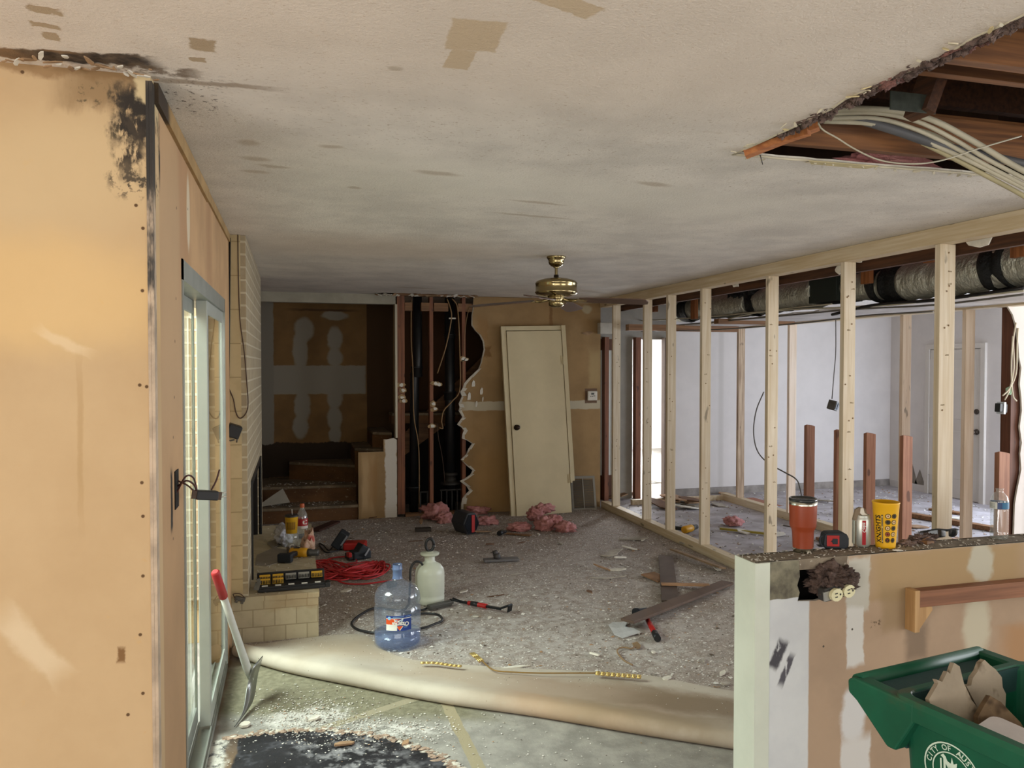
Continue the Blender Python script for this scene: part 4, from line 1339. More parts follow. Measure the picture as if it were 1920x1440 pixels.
# partition with its torn end on the right
YP = 4.62
mb = MB()
TE = [(1868, 560), (1885, 572), (1896, 590), (1902, 610), (1906, 640), (1908, 670), (1912, 690), (1909, 720), (1912, 745), (1913, 770), (1909, 800), (1913, 830), (1910, 850), (1912, 880), (1908, 900), (1904, 920), (1900, 945), (1897, 965)]
tq = [(P(x, y_, Y=YP).x, P(x, y_, Y=YP).z) for x, y_ in TE]
tq[0] = (tq[0][0], 2.3)
tq[-1] = (tq[-1][0], 0)
mb.prism(tq+[(8.0, 0), (8.0, 2.3)], (0, YP, 0), (1, 0, 0), (0, 0, 1), .014, 0, 1)
mb.box(5.45, 8.0, YP+.1, YP+.11, 0, CEIL-.01, 0)
struct(mb.build('wall_partition', [M_white, M_gyp]))
mb = MB(); xs_ = P(1898, 760, Y=YP).x
mb.box(xs_+.0, xs_+.09, YP+.012, YP+.1, 0, 2.12)
tag(mb.build('wall_stud', wood('torn_wall_stud', '6E4430', '4A2A1B', 'z')), 'dark brown stud inside the torn end of the right-hand partition', 'stud')
mb = MB(); mb.box(5.1, xs_+.1, YP+.014, YP+.1, 2.12, 2.16); tag(mb.build('door_header', M_oldwood_x), 'brown header strip over the torn opening on the right', 'header')
mb = MB()
for k, pts in enumerate((((1905, 605), (1900, 640), (1901, 690), (1893, 730), (1884, 750)), ((1909, 615), (1907, 650), (1905, 700), (1893, 728), (1880, 742)), ((1899, 630), (1896, 690), (1899, 740), (1906, 752)))):
    mb.tube(spline([tuple(P(x, y_, Y=YP-.02)) for x, y_ in pts], 5), .006, 6)
tag(mb.build('cable_bundle', plain('cream_cable', 'C9BFA8', .55)), 'cream cables dangling down the torn end of the right partition', 'cable')
q = P(1877, 765, Y=YP-.03)
t = thing('hanging_switch', 'black and white switch dangling on cream wires at the torn partition', 'switch', q, (0, .1, .3))
mb = MB(); mb.box(-.055, .055, -.02, .02, -.032, .032); mb.build('switch_body', M_blackplastic, t, bevel=.004)
mb = MB(); mb.box(-.012, .016, -.028, .028, -.045, .045); mb.build('yoke', plain('yoke_white', 'C9D0D6', .3, .3), t, bevel=.003)
mb = MB(); q2 = P(1898, 730, Y=YP-.03)-q; mb.blob(q2, (.035, .02, .03), 4, .3, 2); mb.build('wire_nut_wrap', plain('pale_green_tag', 'A9C9A8', .6), t)

# baseboards of the white room -----------------------------------------
mb = MB(); mb.box(4.62, 7.98, YH-.015, YH-.001, 0, .09); struct(mb.build('baseboard_far', mat('torn_baseboard', '9A9188', .85, .25, 5)))
mb = MB(); mb.box(XD-.015, XD-.001, ey1+.08, YH-.02, 0, .09); struct(mb.build('baseboard_right', M_white))
mb = MB()
for (x, y_, h) in ((1708, 900, .26), (1722, 905, .20)):
    q = P(x, 925, X=XD-.02)
    mb.prism([(-.09, 0), (.09, 0), (.0, h)], (XD-.004, q.y, .09), (0, 1, 0), (0, 0, 1), .003)
tag(mb.build('torn_paint', mat('bare_grey_patch', '8A8176', .9)), 'grey torn peaks above the skirting left of the entry door', 'torn paint')

# ------------------------------------------------------------------ opened ceiling: joists, insulation, cables
j_lab = {1.22: 'brown attic joist at the near end of the ceiling hole, by the top right corner', 1.64: 'brown attic joist lit along its lower edge in the ceiling hole',
         2.06: 'broad brown attic joist in the middle of the ceiling hole', 2.46: 'orange-brown joist along the far side of the ceiling hole', 2.52: 'second orange-brown joist doubled along the far side of the ceiling hole'}
for yy, lab in j_lab.items():
    zz = {2.06: .17, 2.46: .035, 2.52: .07}.get(yy, .02)
    mb = MB(); mb.box(1.35 if yy < 2.2 else 1.60, 3.36, yy, yy+.035, CEIL+zz, CEIL+zz+.15)
    tag(mb.build('joist', wood('attic_joist', '8F5E33', '5C381B', 'x', False)), lab, 'joist', 'joists over the ceiling hole')
for i, (a, b, lab) in enumerate((((1.3, 1.0, 2.75), (3.4, 1.0, 3.05), 'dim brown roof brace high in the ceiling hole'), ((1.4, 1.85, 2.98), (3.4, 1.85, 2.98), 'dim brown roof rafter across the ceiling hole'), ((1.4, 2.75, 2.85), (3.4, 2.75, 2.85), 'dim brown rafter beyond the far side of the ceiling hole'))):
    mb = MB(); mb.beam(a, b, .04, .14); tag(mb.build('rafter', M_beam_d), lab, 'rafter')
a, b = P(1760, 115, Y=2.16), P(1728, 205, Y=2.16)
mb = MB(); mb.beam((a.x+.08, 2.16, a.z+.2), (b.x-.01, 2.16, b.z-.02), .04, .10, (0, 1, 0)); tag(mb.build('truss_web', M_beam_d), 'dark slanting truss member in the ceiling hole', 'truss member')
q = P(1713, 192, Y=2.13); mb = MB(); mb.box(q.x-.09, q.x+.09, 2.13, 2.135, q.z-.03, q.z+.03); tag(mb.build('gusset_plate', mat('gusset_grey', '454A42', .5, .2, 30, metal=.3)), 'grey steel gusset plate in the ceiling hole', 'plate')
fr = random.Random(31)
tuft = []
for i in range(16):
    t = i/15
    x, y_ = 1488+(1905-1488)*t, 250-(250-38)*t
    tuft.append((x+10, y_-2))
for i, (x, y_) in enumerate(tuft):
    q = P(x, y_, Z=CEIL+.015)
    big = .75+.5*fr.random()
    mb = MB(); mb.blob((HX0+.012, q.y, CEIL+.026), (.026*big, .07, .026*big), i+2, .75, 4, 3.2, smooth=True)
    for k in range(5):
        p0 = Vector((HX0+.02+fr.uniform(-.01, .03), q.y+fr.uniform(-.05, .05), CEIL+.012))
        mb.blob(p0, (.012, .018, fr.uniform(.008, .022)), i*5+k, .8, 3, 3, smooth=True)
    near = ('near the torn far corner', 'beside the splintered board', 'halfway along the hole', 'by the top right corner')[min(3, i//4)]
    tag(mb.build('insulation_tuft', M_fluff if i not in (7, 12) else mat('pinkish_fluff', '9E7168', .97, .3, 12, col2='5B403A', bmp=1, bs=45, bd=.02)), 'dusty insulation hanging from the left edge of the ceiling hole, ' + near, 'insulation', 'insulation along the ceiling hole')
q = P(1700, 288, Z=CEIL+.06); mb = MB(); mb.blob((q.x, q.y+.1, CEIL+.05), (.22, .05, .035), 77, .4, 3); tag(mb.build('insulation_batt', M_pink), 'pink insulation batt above the far edge of the ceiling hole', 'insulation')
a, b = P(1397, 290, Z=CEIL-.012), P(1535, 236, Z=CEIL+.06)
mb = MB(); mb.beam(a, b, .05, .022); mb.beam(a.lerp(b, .35), P(1517, 248, Z=CEIL+.03), .03, .018)
tag(mb.build('splintered_board', wood('splinter_orange', 'C57F45', '94552A', 'x', False)), 'splintered orange board poking out of the corner of the ceiling hole', 'board')
mb = MB(); q = P(1425, 290, Z=CEIL); mb.tube([q, q+Vector((.012, 0, -.035))], .002, 6); tag(mb.build('nail', M_greysteel), 'nail sticking down at the corner of the ceiling hole', 'nail')
# bundle of cables
bun = [([(1545, 205), (1650, 205), (1740, 222), (1820, 262), (1900, 310), (1960, 340)], .011, M_romex, 'topmost thick white cable arching through the ceiling hole'),
       ([(1540, 214), (1640, 212), (1720, 228), (1790, 262), (1850, 298), (1940, 345)], .008, M_romex, 'white cable under the topmost one in the ceiling hole'),
       ([(1540, 222), (1640, 222), (1710, 240), (1780, 272), (1840, 305), (1930, 352)], .008, M_romex, 'white cable in the middle of the arching bundle in the ceiling hole'),
       ([(1545, 228), (1630, 232), (1700, 250), (1770, 280), (1830, 308), (1930, 358)], .008, M_romex, 'white cable lower in the arching bundle in the ceiling hole'),
       ([(1540, 216), (1600, 222), (1680, 245), (1760, 272), (1850, 292), (1940, 312)], .017, mat('dark_grey_conduit', '5A5A5C', .5, .1, 8), 'thick dark grey cable running through the bundle in the ceiling hole'),
       ([(1730, 268), (1790, 298), (1850, 330), (1910, 362), (1950, 388)], .009, mat('tan_white_cable', 'B5AA85', .55), 'yellowish cable dropping below the ceiling at the right edge of the picture'),
       ([(1540, 225), (1620, 226), (1690, 236), (1750, 252), (1800, 280)], .007, M_romex, 'short white cable curling inside the bundle in the ceiling hole')]
for i, (px, r, m, lab) in enumerate(bun):
    mb = MB(); mb.tube(spline([tuple(P(x, y_, Y=2.385-(x-1540)/410*.16+.006*i)) for x, y_ in px], 6), r, 8)
    tag(mb.build('electric_cable', m), lab, 'cable')
mb = MB(); mb.tube(spline([(1.72, 2.08, 2.615)]+[tuple(P(x, y_, Y=2.2)) for x, y_ in ((1535, 222), (1575, 262), (1640, 297), (1700, 307), (1760, 302), (1830, 280), (1915, 255))], 6), .0028, 6)
tag(mb.build('thin_wire', M_romex), 'thin pale wire sagging across the ceiling hole', 'wire')

# ------------------------------------------------------------------ ceiling fan
m, nt, b = nodes_of('polished_brass')
b.inputs['Base Color'].default_value = lin('A0906A'); b.inputs['Metallic'].default_value = 1; b.inputs['Roughness'].default_value = .2
M_brass = m
M_blade = mat('blade_brown', '5B4438', .5, .1, 7, st=(1, 1, .3), bmp=.05)
M_bladetop = M_blade
fq = P(1043, 481, Z=CEIL)
FX, FY = fq.x, fq.y
fan = thing('ceiling_fan', 'polished brass ceiling fan with four brown blades', 'ceiling fan', (FX, FY, CEIL))
mb = MB(); mb.lathe([(.068, 0), (.07, -.008), (.062, -.018), (.055, -.03), (.056, -.04), (.05, -.055), (.036, -.068), (.02, -.074), (.02, -.08)], 36); mb.build('canopy', M_brass, fan)
mb = MB(); mb.lathe([(.011, -.075), (.011, -.14)], 16); mb.build('downrod', M_brass, fan)
mb = MB(); mb.lathe([(.011, -.128), (.018, -.13), (.018, -.145), (.024, -.15), (.06, -.155)], 20); mb.build('coupling', plain('dark_collar', '2A221A', .4, .6), fan)
mb = MB(); mb.lathe([(.03, -.15), (.09, -.158), (.140, -.175), (.150, -.19), (.146, -.196), (.147, -.245), (.152, -.252), (.140, -.268), (.10, -.28), (.06, -.285)], 48); mb.build('motor_housing', M_brass, fan)
mb = MB(); mb.lathe([(.06, -.285), (.065, -.30), (.05, -.312), (.055, -.318), (.052, -.345), (.035, -.358), (.0, -.36)], 32); mb.build('switch_housing', M_brass, fan)
for k in range(4):
    ang = math.radians(-33+90*k)
    ir = thing('blade_arm', '', '', (0, 0, -.005), (0, math.radians(3.2), ang)); ir.parent = fan
    for key in ('label', 'category'):
        del ir[key]
    mb = MB()
    mb.tube(spline([(.055, 0, -.29), (.10, .012, -.30), (.14, .0, -.302), (.17, 0, -.298)]), [.011]*25, 8)
    mb.prism([(.155, -.012), (.18, -.035), (.225, -.03), (.24, 0), (.225, .03), (.18, .035), (.155, .012)], (0, 0, -.302), (1, 0, 0), (0, 1, -.12), .004)
    mb.build('blade_iron', M_brass, ir)
    mb = MB()
    out = [(.19, -.045), (.26, -.056), (.50, -.066), (.62, -.066), (.655, -.05), (.665, 0), (.655, .05), (.62, .066), (.50, .066), (.26, .056), (.19, .045)]
    mb.prism(out, (0, 0, -.298), (1, 0, 0), (0, .98, -.20), .006)
    mb.build('blade', M_blade, ir)

# ------------------------------------------------------------------ half-wall
HWY, HWZ, HWX = 2.37, .98, 1.55


def ph(x, y_):
    return tuple(P(x, y_, Y=HWY))


def dim(x0, y0, x1, y1):
    a, b = P(x0, y0, Y=HWY), P(x1, y1, Y=HWY)
    return dict(c=tuple((a+b)/2), h=(abs(a.x-b.x)/2, BIG, abs(a.z-b.z)/2))


hl = []


def H(x0, y0, x1, y1, col, **k):
    d = dim(x0, y0, x1, y1); d.update(col=col, **k); hl.append(d)


H(1400, 1040, 1513, 1600, 'D3D6D6', feather=.03, dist=.004, ns=12, col2='C6C9CB', cns=3)
H(1417, 1050, 1500, 1120, '8F8A74', feather=.03, dist=.006, ns=20, col2='4B463E', cns=7)  # raw dusty plaster patch, its shadowing put into the colour
H(1630, 1040, 1920, 1100, 'A58A60', feather=.2, dist=.03, ns=5, a=.8)
H(1588, 1050, 1630, 1145, 'BDB9AC', feather=.12, dist=.025, ns=14)
H(1588, 1140, 1620, 1246, 'D0CEC8', feather=.12, dist=.02, ns=12)
H(1576, 1290, 1622, 1390, 'D3D2D0', feather=.2, dist=.03, ns=9, ell=True)
H(1578, 1385, 1630, 1600, 'D3D0CB', feather=.12, dist=.03, ns=9)
H(1815, 1022, 1862, 1090, 'B9B3A0', feather=.2, dist=.03, ns=12, ell=True)
H(1805, 1120, 1855, 1230, 'C2B9A2', feather=.3, dist=.03, ns=10, ell=True)
H(1698, 1175, 1740, 1235, '7C6A58', feather=.4, dist=.03, ns=9, a=.8)
H(1655, 1100, 1706, 1175, '97805F', feather=.4, dist=.04, ns=9, a=.7)
H(1880, 1180, 2100, 1260, 'AB8560', feather=.2, dist=.05, ns=5)
H(1632, 1164, 1652, 1177, '4B3A28', feather=.3, dist=.03, ns=30, brk=(.5, .08, 60))
for (x0, y0, dx) in ((1448, 1255, 26), (1454, 1240, 22), (1460, 1226, 18), (1466, 1212, 14)):
    pass
hl.append(dict(c=ph(1459, 1227), h=(.022, BIG, .052), col='4A484E', feather=.25, dist=.012, ns=20, rot=.45, axis='Y_AXIS', brk=(.36, .1, 50), bst=(1, 1, .2)))
hl.append(dict(c=ph(1474, 1256), h=(.012, BIG, .055), col='55535A', feather=.3, dist=.01, ns=20, rot=.45, axis='Y_AXIS', brk=(.36, .1, 50), bst=(1, 1, .2)))
for (x, y_) in ((1434, 1134), (1405, 1166), (1410, 1345), (1404, 1346), (1598, 1180), (1544, 1212)):
    hl.append(dict(c=ph(x, y_), h=(.004, BIG, .004), col='4B463E', feather=.3, dist=0, ell=True))
M_half = mat('half_wall_drywall', 'B0977E', .88, .08, 3, layers=hl, bmp=.06, bs=100, bd=.001)
M_halfend = mat('half_wall_end_paint', 'CFD5C6', .7, .05, 4, bmp=.05)
mb = MB()
hA, hB = P(1498, 1052, Y=HWY), P(1592, 1118, Y=HWY)
hz0, hz1, hx0, hx1 = hB.z, HWZ-.03, hA.x, hB.x
hr = random.Random(17)
cut = [(hx0, HWZ), (hx0+.004, hz1-.03), (hx0-.006, hz1-.06), (hx0+.004, hz0+.03), (hx0-.004, hz0), (hx0+.07, hz0-.004), (hx0+.13, hz0+.004), (hx1, hz0+.02), (hx1+.012, hz0+.06), (hx1-.012, hz0+.09), (hx1-.004, HWZ)]
mb.prism([(HWX, 0), (4.6, 0), (4.6, HWZ)]+cut[::-1]+[(HWX, HWZ)], (0, HWY+.013, 0), (1, 0, 0), (0, 0, 1), .013, 0, 2)
mb.box(HWX, 4.6, HWY+.112, HWY+.125, 0, HWZ, 0)
mb.box(HWX-.004, HWX+.0, HWY-.003, HWY+.128, 0, HWZ-.001, 1)
mb.box(HWX+.0002, HWX+.055, HWY-.0028, HWY-.0005, 0, HWZ-.001, 1)
mb.box(HWX, HWX+.09, HWY+.014, HWY+.111, 0, HWZ-.04, 3)
mb.box(hx0-.1, hx1+.2, HWY+.10, HWY+.111, .5, HWZ-.04, 3)
half = struct(mb.build('wall_half', [M_half, M_halfend, M_gyp, M_black]))
mb = MB(); mb.box(HWX+.002, 4.6, HWY+.005, HWY+.120, HWZ-.038, HWZ)
M_hwtop = mat('dusty_plate', '8F8371', .95, .25, 14, col2='75695A', speck=('B5AC9C', 60, .62, .08), bmp=.5, bs=60, bd=.006)
struct(mb.build('trim_7', M_hwtop))
cr = random.Random(9)
mb = MB()
for i in range(380):
    x = HWX+2.2*cr.random()**1.3
    mb.chip((x, HWY+cr.uniform(.004, .12), HWZ), cr.uniform(.002, .008), cr, .002, .5, m=cr.choice((0, 0, 1)))
tag(mb.build('wall_top_crumbs', [M_crumbdry, mat('grey_grit', '756A5C', .95, .3, 40)]), 'plaster and grit crumbs along the broken top of the half-wall', 'crumbs', kind='stuff')
q = P(1556, 1090, Y=HWY-.0)
mb = MB(); mb.blob((q.x, HWY-.005, q.z+.005), (.075, .06, .052), 3, .55, 5, 2.6, smooth=True); mb.blob((q.x+.05, HWY-.01, q.z+.015), (.045, .045, .035), 8, .6, 4, 2.8, smooth=True); mb.blob((q.x-.04, HWY-.01, q.z-.005), (.042, .045, .036), 12, .6, 4, 2.8, smooth=True)
tag(mb.build('insulation_clump', mat('grey_insulation', '6E5A50', .97, .3, 22, col2='463833', bmp=1, bs=50, bd=.02, speck=('988379', 40, .62, .1))), 'clump of dirty grey-pink insulation bulging from the hole in the half-wall', 'insulation')
q = P(1574, 1110, Y=HWY-.06)
ot = thing('outlet', 'cream double outlet dangling from the hole in the half-wall', 'electrical outlet', q, (0, -.12, .12)); ot.scale = (1.25, 1.25, 1.25)
mb = MB(); mb.box(-.052, .045, .0, .03, -.018, .020); mb.build('outlet_box', plain('dark_box', '34322F', .5), ot, bevel=.003)
mb = MB(); mb.box(-.060, .05, -.004, .0, -.013, .013); mb.build('yoke', plain('zinc_yoke', 'A5A49E', .4, .7), ot)
M_ivory = plain('ivory_plastic', 'DCD6AE', .4)
for cx in (-.022, .024):
    mb = MB()
    mb.prism([(cx+.021*math.cos(k*.524)*1, .018*math.sin(k*.524)) for k in range(12)], (0, -.004, 0), (1, 0, 0), (0, 0, 1), .010, 0)
    r_ = mb.build('receptacle', M_ivory, ot)
    mb = MB()
    mb.box(cx-.008, cx+.001, -.0155, -.014, .004, .0065); mb.box(cx-.008, cx-.000, -.0155, -.014, -.006, -.0035)
    mb.lathe([(0, 0), (.003, 0)], 10, c=(cx+.011, -.0150, 0), R=Matrix.Rotation(math.radians(90), 3, 'X'))
    mb.build('slots', M_blackplastic, r_)
# ledger board with cleat
a, b = P(1706, 1103, Y=HWY), P(1706, 1133, Y=HWY)
mb = MB(); mb.box(a.x, 4.2, HWY-.045, HWY-.001, b.z, a.z)
tag(mb.build('ledger_board', wood('ledger_brown', '9A6747', '744A30', 'x'), bevel=.002), 'brown ledger board fixed along the front of the half-wall behind the green cart', 'board')
c = P(1700, 1178, Y=HWY)
mb = MB(); mb.box(a.x-.022, a.x, HWY-.05, HWY-.001, c.z-.0, a.z+.005)
mb.prism([(0, 0), (.0, .09), (.06, .09), (.065, .075)], (a.x, HWY-.022, c.z), (1, 0, 0), (0, 0, 1), .02)
tag(mb.build('cleat', wood('cleat_pine', 'C49E6C', 'A67F50', 'z', False), bevel=.001), 'small pale wooden cleat holding the left end of the ledger board', 'cleat')

# things on the half-wall ------------------------------------------------
def top(x, y_):
    p = P(x, y_, Z=HWZ)
    return p


M_steel = plain('brushed_steel', 'C4C4B8', .25, 1)
M_orange = mat('orange_powder_coat', '8A3A1C', .42, .05, 10, bmp=.08, bs=300, bd=.0005)
q = top(1505, 1034)
t = thing('tumbler', 'orange insulated tumbler with steel rims and clear dark lid on the half-wall', 'tumbler', q)
mb = MB()
mb.lathe([(.0, .0), (.034, .0), (.0355, .016)], 40); mb.build('steel_base', M_steel, t)
mb = MB()
mb.lathe([(.0355, .016), (.0385, .075), (.0405, .083), (.046, .094), (.0475, .10), (.0495, .176)], 40); mb.build('body', M_orange, t)
mb = MB(); mb.lathe([(.0495, .176), (.0500, .190), (.048, .190)], 40); mb.build('steel_rim', M_steel, t)
mb = MB(); mb.lathe([(.046, .188), (.0505, .190), (.0505, .197), (.048, .200), (.044, .200), (.042, .195), (0, .195)], 40); mb.build('lid', plain('smoked_lid', '2C2E2E', .15), t)
mb = MB(); v, f = text_geo('YETI', .008); dirn = Vector((.75, -.66, 0)).normalized(); u = Vector((-dirn.y, dirn.x, 0))
mb.add([Vector((0, 0, .165))+dirn*.0497+u*p.x+Vector((0, 0, p.y)) for p in v], f); mb.build('lettering', plain('letter_white', 'D8D6CE'), t)
# tape measure
q = top(1563, 1027)
t = thing('tape_measure', 'red and black tape measure lying on the half-wall beside the tumbler', 'tape measure', q, (0, 0, -.35)); t.scale = (1.15, 1.15, 1.15)
M_black_r = plain('black_rubber', '1D2228', .6)
M_red = plain('tool_red', 'A51F1B', .4)
mb = MB()
prof = [(-.034, 0), (.034, 0), (.042, .010), (.042, .034), (.036, .048), (.02, .054), (-.028, .052), (-.036, .044), (-.040, .012)]
mb.prism(prof, (0, .024, .001), (1, 0, 0), (0, 0, 1), .048); mb.build('case', M_black_r, t, bevel=.005)
mb = MB(); mb.box(-.030, .010, -.0265, -.0240, .010, .046); mb.build('red_panel', M_red, t, bevel=.004)
mb = MB(); mb.box(-.012, .004, -.0285, -.0262, .018, .036); mb.prism([(-.018, .026), (-.012, .021), (-.012, .031)], (0, -.0264, .001), (1, 0, 0), (0, 0, 1), .002); mb.build('clip', M_black_r, t, bevel=.002)
mb = MB(); mb.tube(spline([(-.040, -.02, .010), (-.048, -.02, .016), (-.050, -.02, .034), (-.042, -.02, .044)]), .0035, 8); mb.obox((-.046, 0, .006), (.01, .03, .002)); mb.build('hook', M_black_r, t)
# soda can
q = top(1615, 1024)
t = thing('soda_can', 'silver soda can with a red band between tape measure and yellow cup', 'can', q)
mb = MB(); mb.lathe([(.0, .004), (.022, .004), (.025, 0), (.028, .004), (.033, .012), (.033, .104), (.031, .110), (.0275, .119), (.0275, .122), (.0255, .122), (.025, .118), (0, .117)], 40); mb.build('can_body', plain('can_silver', 'C6C8BE', .38, .65), t)
mb = MB()
dz = [(.006, .0), (.012, .0)]
n = 6; ang0 = math.atan2(-q.y, -q.x)+.28
vs, fs = [], []
for k in range(n+1):
    g = ang0+(k/n-.5)*.42
    for z in (.012, .104):
        vs.append((.0333*math.cos(g), .0333*math.sin(g), z))
for k in range(n):
    fs.append((2*k, 2*k+2, 2*k+3, 2*k+1))
mb.add(vs, fs, 0, True)
mb.build('red_band', plain('can_red', '9E1B22', .35, .3), t)
mb = MB(); v, f = text_geo('Coke', .017, .0004); dirn = Vector((math.cos(ang0), math.sin(ang0), 0)); u = Vector((-dirn.y, dirn.x, 0))
mb.add([Vector((0, 0, .078))+dirn*.0336+u*(p.y)*1+Vector((0, 0, p.x)) for p in v], [g_[::-1] for g_ in f]); mb.build('lettering', plain('can_white', 'D8D3CC'), t)
mb = MB(); q2 = top(1607, 990)
q = P(1607, 968, Y=HWY+.11)
mb.prism([(-.030, -.01), (-.02, .028), (.0, .037), (.022, .030), (.036, .004), (.03, -.02), (.0, -.022)], (q.x+.012, HWY+.116, q.z-.002), (1, 0, 0), (0, 0, 1), .008, 0)
mb.box(q.x-.005, q.x+.03, HWY+.108, HWY+.118, HWZ, q.z-.018)
mb.prism([(0, .03), (.012, .032), (.018, .012), (.032, .004), (.028, -.018), (.016, -.012), (.012, .0), (-.002, .012)], (q.x+.012, HWY+.107, q.z), (1, 0, 0), (0, 0, 1), .002, 1)
tag(mb.build('drywall_scrap', [mat('scrap_tan', '7C6C58', .9, .2, 20), M_gyp]), 'torn tan scrap with white gypsum standing behind the soda can', 'drywall scrap')
# yellow cup
q = top(1660, 1026)
t = thing('plastic_cup', 'yellow plastic cup printed with black lettering and round icons on the half-wall', 'cup', q)
M_yel = mat('yellow_plastic', 'E3AC16', .45, .03, 8, bmp=.02)
r0, r1, hh = .0345, .0485, .175
mb = MB(); mb.lathe([(0, .0), (r0, 0), (r0+.001, .01), (r1-.001, hh-.008), (r1+.001, hh-.004), (r1, hh), (r1-.002, hh), (r0-.001, .012), (0, .008)], 48); mb.build('cup_body', M_yel, t)
M_print = plain('print_black', '241E10', .6)
M_cream2 = plain('print_cream', 'D8C08A', .6)


def rad(z):
    return r0+(r1-r0)*z/hh+.0009


def wrap(g, z, dz_=0):
    return Vector((math.cos(g)*(rad(z)+dz_), math.sin(g)*(rad(z)+dz_), z))


cf = math.atan2(-q.y, -q.x)          # towards where one stands
mb = MB(); v, f = text_geo('KNIGHTS', .026, .0008)
mb.add([wrap(cf-.62-p.y/.04, .075+p.x*.95) for p in v], [g_ for g_ in f]); mb.build('lettering', M_print, t)
mb = MB()
for (g, w_, z0, z1, d_, mi) in ((cf-.27, .13, .022, .130, 0, 0), (cf-.27, .09, .026, .126, .0004, 1), (cf-.27, .05, .032, .08, .0008, 0), (cf-.27, .05, .086, .12, .0008, 0)):
    n = 6
    for k in range(n):
        a_, b_ = z0+(z1-z0)*k/n, z0+(z1-z0)*(k+1)/n
        mb.add([wrap(g-w_/2, a_, d_), wrap(g+w_/2, a_, d_), wrap(g+w_/2, b_, d_), wrap(g-w_/2, b_, d_)], [(0, 1, 2, 3)], mi)
mb.build('banner', [M_print, M_cream2], t)
mb = MB(); ir_ = random.Random(3)
for ci, g0_ in enumerate((cf+.18, cf+.70)):
    for k in range(5):
        z = .034+.023*k
        n = 16
        R_ = .0095
        for (ro, ri, mi, d_) in ((R_, R_*.78, 0, 0), (R_*.7, 0, (0, 2, 1, 0, 1)[(k+ci) % 5] if k else 0, .0002)):
            vs = []
            for j in range(n):
                g = 6.2832*j/n
                vs += [wrap(g0_+ro*math.cos(g)/.042, z+ro*math.sin(g), d_), wrap(g0_+ri*math.cos(g)/.042, z+ri*math.sin(g), d_)]
            mb.add(vs, [(2*j, (2*j+2) % (2*n), (2*j+3) % (2*n), 2*j+1) for j in range(n)], mi)
        mb.add([wrap(g0_-.06, z-.003, .0006), wrap(g0_+.06, z-.003, .0006), wrap(g0_+.02, z+.004, .0006), wrap(g0_-.03, z+.003, .0006)], [(0, 1, 2, 3)], 0 if (k+ci) % 2 else 2)
mb.build('round_icons', [M_print, M_cream2, plain('print_red', '8E2A1C', .6)], t)
mb = MB(); q = top(1672, 1030); mb.chip((q.x, q.y-.03, HWZ), .03, random.Random(2), .003, .1, rz=.2, asp=.25); tag(mb.build('drywall_scrap', M_gyp), 'thin white gypsum flake at the foot of the yellow cup', 'drywall scrap')
# insulation and fragments
for i, (x, y_, r, lab) in enumerate(((1725, 1016, .035, 'loose grey insulation fluff on the half-wall right of the yellow cup'), (1745, 1008, .025, 'small grey insulation fluff beside the sunglasses'), (1700, 1022, .022, 'grey insulation crumb near the yellow cup'))):
    q = top(x, y_); mb = MB(); mb.blob((q.x, q.y, HWZ+r*.28), (r*1.2, r, r*.5), i+50, .8, 4, 2.8, flat=HWZ, smooth=True)
    tag(mb.build('insulation_fluff', M_fluff), lab, 'insulation')
q = top(1700, 1008); mb = MB(); q.y = min(q.y, HWY+.09); mb.obox((q.x, q.y+.0, HWZ+.007), (.05, .03, .014), (0, 0, .3)); mb.tube([(q.x-.03, q.y, HWZ+.01), (q.x, q.y, HWZ+.022), (q.x+.035, q.y, HWZ+.012)], .003, 6)
tag(mb.build('wood_chunk', M_oldwood_x), 'small orange wood chunk with a twisted wire right of the yellow cup', 'wood chunk')
# sunglasses
q = top(1772, 1008)
t = thing('sunglasses', 'black wraparound sunglasses lying on the half-wall', 'sunglasses', q, (0, 0, -.1))
mb = MB()
for sgn in (-1, 1):
    n = 10
    vs, fs = [], []
    for k in range(n+1):
        a_ = k/n; x = sgn*(.006+.062*a_); yy = .022*a_*a_
        hgt = .017*math.sin(math.pi*min(1, .18+a_*.80))**.6
        vs += [(x, yy-.012, .020-hgt), (x, yy-.010, .020+hgt*.75)]
    for k in range(n):
        fs.append((2*k, 2*k+2, 2*k+3, 2*k+1))
    mb.add(vs, fs, 0, True)
mb.build('lenses', plain('smoke_lens', '15181A', .08, spec=.8), t)
mb = MB(); mb.tube(spline([(-.07, .012, .028), (-.04, -.006, .036), (0, -.013, .034), (.04, -.006, .036), (.07, .012, .028)]), .0032, 8)
mb.build('brow_bar', M_blackplastic, t)
for sgn in (-1, 1):
    mb = MB(); mb.tube(spline([(sgn*.069, .012, .027), (sgn*.068, .05, .016), (sgn*.04, .085, .005), (sgn*-.02, .09, .004)]), .0028, 6); mb.build('temple_arm', M_blackplastic, t)
# water bottle
q = top(1873, 1010)
t = thing('water_bottle', 'clear plastic water bottle with blue label standing on the half-wall', 'bottle', q)
M_pet = pane('clear_pet', (.93, .95, .94, 1), .07, .04, .10, (.8, .82, .8, 1))
prof = [(0, .006), (.02, .004), (.028, 0), (.0315, .008), (.032, .02)]
for k in range(9):
    z = .03+k*.0115
    prof += [(.0322, z), (.0302, z+.005)]
prof += [(.032, .135), (.0322, .165), (.028, .182), (.018, .196), (.0135, .20), (.0125, .203), (.0125, .212), (.014, .213), (.014, .216), (.0125, .217)]
prof = [(r, z*.93) for r, z in prof]
mb = MB(); mb.lathe(prof, 36); mb.build('bottle_body', M_pet, t)
mb = MB(); n = 36; vs, fs, mi = [], [], []
cfb = math.atan2(-q.y, -q.x)
for k in range(n):
    g = 6.2832*k/n
    for z in (.132*.93, .160*.93):
        vs.append((.0331*math.cos(g), .0331*math.sin(g), z))
lm = MB()
